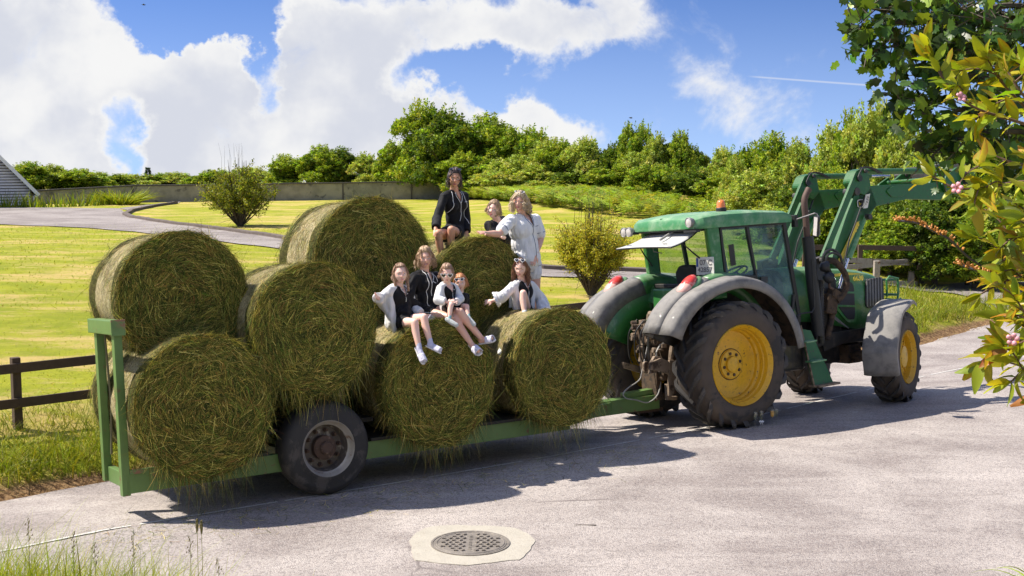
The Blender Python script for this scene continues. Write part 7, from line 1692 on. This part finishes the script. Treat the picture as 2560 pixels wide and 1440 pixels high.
# main stems rising from the bank outside the frame
for B_ in BR_P[::2]:
    p=ptd(*B_[0])-base; mbt.tube(spline([(g.uniform(-.05,.15),g.uniform(-.1,.1),-.1),(p.x*.4+.25,p.y*.4,p.z*.5),p],5),.008,5)
A.build('leaves',M_bush,bush); mbt.build('branches',M_twig,bush)
M_pink=mat('pink_petal',(.80,.36,.42),.5,var=.3,vs=40); M_yc=mat('flower_throat',(.75,.45,.25),.6)
def flower(px,py,dist,s=.011):
    c=ptd(px,py,dist)-base; e=empty('flower',c); e.parent=bush; d=(CAMP-ptd(px,py,dist)).normalized()+Vector(g.normal(size=3))*.3; d.normalize(); x=d.orthogonal().normalized(); y=d.cross(x); mb=MB()
    for i in range(5):
        a=2*math.pi*i/5+g.uniform(-.1,.1); r_=x*math.cos(a)+y*math.sin(a); t_=d.cross(r_)
        mb.grid([[r_*s*.15-d*s*.8+t_*w*s*.12 for w in(-1,0,1)],[r_*s*.35+t_*w*s*.35+d*s*.0 for w in(-1,0,1)],[r_*s*.9+t_*w*s*.52+d*s*.28 for w in(-1,0,1)],[r_*s*1.35+t_*w*s*.30+d*s*.18 for w in(-1,0,1)]])
    mb.build('petals',M_pink,e,smooth=70,solid=.0006); mb=MB(); mb.ell(-d*s*.3,(s*.2,)*3); mb.lathe([(s*.12,-s*1.6),(s*.2,-s*.8),(s*.2,-s*.3)],(0,0,0),d,8); mb.build('throat',M_yc,e,smooth=60)
for q in [(2403,243,3.35),(2393,470,3.18),(2532,848,3.0)]: flower(*q)
# ---- orange seed stalks in front of the bush
M_or2=mat('orange_flower_tube',(.62,.27,.07),.6,var=.5,vs=50); M_stalk=mat('dark_stalk',(.07,.06,.08),.6,var=.2)
for i,(pl,lab) in enumerate(((([(2245,552,3.3),(2290,557,3.3),(2340,580,3.3),(2375,600,3.3),(2430,650,3.35),(2520,700,3.4),(2640,730,3.4)]),'arching stalk of small orange flowers hanging in front of the wooden fence'),(([(2395,660,3.3),(2440,675,3.3),(2500,690,3.3),(2560,715,3.3),(2640,750,3.3)]),'lower stalk of small orange flowers among the bush leaves'))):
    pts=spline([ptd(*q) for q in pl],10); o0=pts[0].copy(); e=thing('flower_stalk',lab,'flower stalk',o0); MB().tube([p-o0 for p in pts],.0032,5).build('stem',M_stalk,e)
    mb=MB(); up=Vector((0,0,1))
    n=len(pts); lim=int(n*(.62 if i==0 else .7))
    for j in range(0,lim):
        for r_ in range(2):
            p=pts[j]-o0; d=Vector((g.normal()*.4-.3,g.normal()*.4,g.uniform(.2,1))).normalized()*g.uniform(.010,.018)
            mb.tube([p,p+d*.5,p+d],[.0008,.0020,.0026],5)
    mb.build('flowers',M_or2,e,smooth=60)
# ---- overhanging tree with lobed leaves
M_syc=foliage('lobed_leaf',trans=.38,rough=.38,gloss=.45)
tb=Vector((5.6,8.4,float(terr(5.6,8.4))))
sy=thing('overhanging_tree','dark green lobed leaved tree branch hanging into the top right corner','tree',tb)
lobes=[(0,0),(.30,-.05),(.52,.10),(.42,.28),(.72,.50),(.48,.56),(.36,.60),(.30,.85),(.10,.80),(0,1.12),(-.10,.80),(-.30,.85),(-.36,.60),(-.48,.56),(-.72,.50),(-.42,.28),(-.52,.10),(-.30,-.05)]
LB=np.array(lobes)-np.array([0,.0]); cen=np.array([[0,.38]])
def lobed(P,D,N,L,g):
    n=len(P); S=unit(np.cross(D,N)); N2=np.cross(S,D); m=len(LB); pts=np.concatenate([cen,LB]); V=P[:,None]+(D[:,None]*pts[None,:,1:2]+S[:,None]*pts[None,:,0:1])*L[:,None,None]
    rr=(pts[:,0]**2+(pts[:,1]-.38)**2)[None,:,None]; V=V-N2[:,None]*rr*(L*g.uniform(.1,.45,n))[:,None,None]+N2[:,None]*(np.abs(pts[:,0])[None,:,None]*.15*L[:,None,None])
    k=m+1; base_=np.arange(n)[:,None]*k; F=np.concatenate([base_+np.array([[0,1+i,1+(i+1)%m]]) for i in range(m)],1).reshape(-1,3); return V.reshape(-1,3),F,k
tw=[[(2600,40,8.6),(2420,60,8.4),(2280,40,8.2),(2170,20,8.0)],[(2290,40,8.2),(2200,70,8.0),(2135,75,8.0)],[(2600,120,8.5),(2430,130,8.3),(2280,110,8.1),(2170,130,8.0)],[(2600,200,8.4),(2450,190,8.2),(2330,200,8.1),(2235,220,8.0)],
    [(2600,250,8.4),(2450,260,8.2),(2350,290,8.1),(2265,270,8.0)],[(2600,330,8.5),(2470,330,8.3),(2380,350,8.2),(2330,390,8.1)],[(2600,60,9),(2500,100,8.9),(2380,60,8.8),(2300,20,8.7)],[(2600,0,8.8),(2450,-30,8.6),(2320,-40,8.4),(2180,-30,8.2)],
    [(2600,90,8.2),(2500,60,8.1),(2400,20,8.0)],[(2600,220,8.9),(2500,160,8.8),(2400,180,8.7)],[(2600,350,8.7),(2540,370,8.6),(2490,350,8.5)],[(2600,20,8.5),(2480,20,8.4),(2380,110,8.3),(2300,160,8.2)]]
A=Acc(); mbt=MB(); CS=([(.065,.13,.022),(.10,.18,.025),(.04,.08,.018),(.22,.30,.035)],[4,3,3,1.2])
for B_ in tw:
    s_=spline([ptd(*q) for q in B_],8); mbt.tube([p-tb for p in s_],[.022*(1-.8*i/len(s_)) for i in range(len(s_))],5); LP_=[];LD=[]
    for i,p in enumerate(s_):
        if i<2: continue
        for _ in range(6):
            q=p+Vector(g.normal(size=3))*(.14 if i<len(s_)*.6 else .085); st_=Vector(g.normal(size=3))*.6+Vector((-.25,-.1,-.55)); LP_.append(q); LD.append(st_.normalized())
            if _<2: mbt.tube([p-tb,q-tb],.004,3)
    P_=np.array([p[:] for p in LP_])-np.array(tb[:]); D_2=unit(np.array([p[:] for p in LD])); V,F,k_=lobed(P_,D_2,rndir(len(P_),g),g.uniform(.05,.088,len(P_)),g)
    A.add(V,F,np.repeat(pick(len(P_),*CS,jit=.3,g=g),k_,0))
A.build('leaves',M_syc,sy)
for B_ in tw[::2]: p=ptd(*B_[0])-tb; mbt.tube(spline([(0,0,3.0),(p.x*.5,p.y*.5,p.z*.6+1.0),p],5),[.06]*6+[.035]*5,6)
mbt.build('branches',M_bark,sy); MB().tube([(0,0,-.3),(.05,.0,1.5),(0,.1,3.2),(.1,.1,5.0)],[.24,.20,.16,.07],12).build('trunk',M_bark,sy,smooth=60)
# ---- grasses in front, bottom left
FG=([(.36,.42,.02),(.26,.33,.018),(.46,.48,.04),(.16,.22,.015),(.5,.42,.16)],[4,4,2,2,1])
g=np.random.default_rng(41); A=Acc(); n=4400; u_=g.uniform(0,1,n)**1.1; X=-2.35+1.75*u_*g.uniform(.3,1,n); Y=g.uniform(4.75,5.5,n); H_=(.56-.24*((X+2.35)/1.4))*g.uniform(.45,1.05,n); ok=(X<-1.28)|(g.uniform(0,1,n)<.15)
X,Y,H_=X[ok],Y[ok],np.maximum(H_[ok],.12); P=np.stack([X,Y,terr(X,Y)-.02],1); n=len(X); D=unit(np.array([0,0,1.])+.26*g.normal(size=(n,3))*np.array([1,1,.1])); B=g.normal(size=(n,3))*(H_*.30)[:,None]; B[:,2]=-np.abs(B[:,2])*.5
V,F=ribbons(P,D,rndir(n,g),H_,g.uniform(.0025,.0065,n),B,5,.1); A.add(V,F,np.repeat(pick(n,*FG,jit=.15,g=g),12,0))
# sparse short grass over the rest of the bank, below the picture
X=g.uniform(-2.8,3.2,5000);Y=g.uniform(2.6,6.5,5000); grass(A,X,Y,terr(X,Y)-.01,g,.05,.16,.006,FG,.4,2)
tag(A.build('foreground_grass',M_blade),'long bright grass in front of the camera at the bottom left','grass',kind='stuff')
# single seed head stalks
M_seed=mat('seed_head',(.20,.17,.07),.8,var=.5,vs=200); M_gst=mat('grass_stalk',(.30,.30,.07),.7,var=.3)
def stalk(px,py,dist,kind,label,bx=0):
    tip=ptd(px,py,dist); b=Vector((tip.x+bx,tip.y,float(terr(tip.x,tip.y)))); e=thing('grass_stalk',label,'grass stalk',b,group='seed head stalks at the bottom left'); t=tip-b
    MB().tube([(0,0,0),(t.x*.25,0,t.z*.5),(t.x,t.y,t.z)],[.0016,.0013,.0009],5).build('stem',M_gst,e); mb=MB()
    if kind==0:
        for i in range(60): f=i/60; a=g.uniform(0,6.28); q=t-Vector((0,0,.052*f)); mb.ell(q+Vector((math.cos(a),math.sin(a),0))*.0045*math.sin(math.pi*(f*.8+.15)),(.0022,.0022,.0042),None,5,4)
    elif kind==1:
        for i in range(12): f=i/12; a=g.uniform(0,6.28); q=t-Vector((0,0,.09*f)); o_=Vector((math.cos(a),math.sin(a)*.5,.5))*(.006+.02*f*(i%3==0)); mb.tube([q,q+o_],.0005,3); mb.ell(q+o_,(.002,.002,.006),Matrix.Rotation(.4,3,'Y'),5,4)
    mb.build('seed_head',M_seed,e)
stalk(492,1298,4.9,0,'taller of two thick seed heads at the left edge of the pair'); stalk(503,1302,4.95,0,'thick seed head right of its twin in the tall pair')
for q,lab in (((70,1300,5.0,1,),'seed stalk furthest left above the long grass'),((182,1332,4.8,1),'seed stalk in the middle of the tall bright blades'),((333,1338,4.9,1),'branching stalk between the grass and the thick seed heads'),((236,1360,5.1,1),'short thin seed stalk over the grass clump'),((545,1400,5.0,1),'small stalk at the far right of the grass clump'),((475,1345,5.1,1),'drooping thin stalk just left of the thick seed heads')): stalk(*q,lab)
A=Acc(); bl_=[(112,1330,4.7),(190,1340,4.7),(158,1385,4.8),(68,1372,4.8),(180,1380,4.8),(84,1380,4.8)]
P=[];D=[];L=[]
for px,py,ds in bl_:
    t=ptd(px,py,ds); b=Vector((t.x+.03,t.y,float(terr(t.x,t.y)))); P.append(b[:]);D.append((t-b).normalized()[:]);L.append((t-b).length)
V,F=ribbons(np.array(P),np.array(D),np.tile([0,-1.,0],(len(P),1)),np.array(L),.016,np.zeros((len(P),3)),5,.05); A.add(V,F,np.repeat(pick(len(P),[(.36,.42,.02)],[1]),12,0)); tag(A.build('sword_grass',M_blade),'few broad upright yellow green blades standing above the bottom left grass','grass blades',kind='stuff')
# bottom right corner leaves
A=Acc(); n=26; g=np.random.default_rng(8); cx0=ptd(2600,1440,4.6); P=np.array(cx0[:])+g.normal(size=(n,3))*np.array([.05,.08,.02])-np.array([0,0,.05]); D=unit(np.stack([g.uniform(-1.1,-.1,n),g.normal(size=n)*.4,g.uniform(.0,.9,n)],1)); L=g.uniform(.10,.2,n); B=np.zeros((n,3));B[:,2]=-L*.5
V,F=ribbons(P,D,rndir(n,g),L,.006,B,5,.1); A.add(V,F,np.repeat(pick(n,*FG,jit=.15,g=g),12,0)); tag(A.build('corner_grass',M_blade),'thin grass blades poking in at the bottom right corner','grass',kind='stuff')
# ---- manhole
M_conc=mat('pale_concrete',(.44,.405,.34),.85,var=.2,vs=5,col2=(.38,.34,.28),k2=.54,k2s=18,bump=.6,bs=60)
M_iron=mat('cast_iron',(.27,.24,.21),.6,.3,var=.6,vs=8,col2=(.34,.30,.25),k2=.52,k2s=16,bump=.4,bs=70)
mc=Vector((*gz(1176,1361,0),.006)); mh=thing('manhole_cover','round cast iron manhole cover set in a pale concrete patch in the road','manhole',mc)
pol=[]
for i in range(48):
    a=2*math.pi*i/48; r_=.60+.02*math.sin(3*a+1)+.012*math.sin(7*a)+.008*math.sin(15*a); sq=1/max(abs(math.cos(a)),abs(math.sin(a)))**.35; pol.append((r_*sq*math.cos(a)*1.0,r_*sq*math.sin(a)*1.02))
MB().prism(pol,(0,0,.001),(1,0,0),(0,1,0),(0,0,1),.008).build('concrete_surround',M_conc,mh)
MB().lathe([(.385,.002),(.385,.014),(.365,.014),(.362,.008),(.356,.008),(.352,.013),(.0,.013)],(0,0,0),(0,0,1),64).build('cover',M_iron,mh,smooth=30)
mb=MB(); mb.lathe([(.335,.013),(.333,.018),(.322,.018),(.32,.013)],(0,0,0),(0,0,1),64)
for i in range(-6,7):
    for j in range(-6,7):
        x=i*.066+(.033 if j%2 else 0); y=j*.062
        if math.hypot(x,y)<.295 and not(abs(x)<.035): mb.box((x,y,.019),(.034,.028,.018),Matrix.Rotation(.6*((i+j)%2),3,'Z'))
for j in range(9): mb.box((0,-.2+j*.05,.016),(.030,.022,.006),Matrix.Rotation(.2*(j%3),3,'Z'))
mb.build('raised_studs',M_iron,mh,bevel=.002)
# ---- twig, hay litter
tp=hit(1462,1315); mb=MB(); mb.tube([(-.11,.01,.008),(-.05,0,.014),(.02,.004,.012),(.09,-.004,.012),(.115,-.003,.01)],[.002,.003,.003,.005,.006],6); o=mb.build('twig',M_bark); o.location=tp; tag(o,'small brown twig lying on the road right of the manhole','twig')
g=np.random.default_rng(15); n=1500; a=g.uniform(-2.6,4.6,n); b=g.normal(size=n)*.35+.25; PW=np.array([W(x,y,0)[:] for x,y in zip(a,b)]); PW[:,2]=road_z(PW[:,0],PW[:,1])+.008; k_=edge_d(PW[:,0],PW[:,1])<-.1; PW=PW[k_]; n=len(PW)
D=unit(np.stack([g.normal(size=n),g.normal(size=n),g.uniform(0,.12,n)],1)); L=g.uniform(.03,.16,n); B=g.normal(size=(n,3))*(L*.3)[:,None]; B[:,2]=0
V,F=ribbons(PW,D,np.tile([0,0,1.],(n,1)),L,g.uniform(.003,.007,n),B,3,.4); A=Acc(); A.add(V,F,np.repeat(pick(n,*HAYF,jit=.2,g=g)*1.3,8,0)); tag(A.build('hay_litter',M_straw),'loose hay strands dropped on the road around the trailer','hay',kind='stuff')
# ---- two birds
M_bird=mat('dark_bird',(.03,.03,.035),.8)
for (px,py,lab) in((1577,295,'tiny dark bird flying above the hedge near the middle'),(359,12,'tiny dark bird high in the blue gap at the upper left')):
    p=ptd(px,py,140); mb=MB(); mb.ell((0,0,0),(.16,.055,.05),None,10,6); mb.ell((.15,0,.02),(.05,.04,.04),None,8,6); mb.add([(-.14,-.02,0),(-.26,-.06,0),(-.26,.06,0),(-.14,.02,0)],[(0,1,2,3)])
    for s_ in(-1,1): mb.grid([[(.06,s_*.04,.02),(-.06,s_*.04,.02)],[(.05,s_*.18,.09),(-.07,s_*.18,.09)],[(-.02,s_*.34,.03),(-.06,s_*.34,.03)]])
    o=mb.build('bird',M_bird,solid=.01); o.location=p; o.rotation_euler=(0,.1,.3); tag(o,lab,'bird')
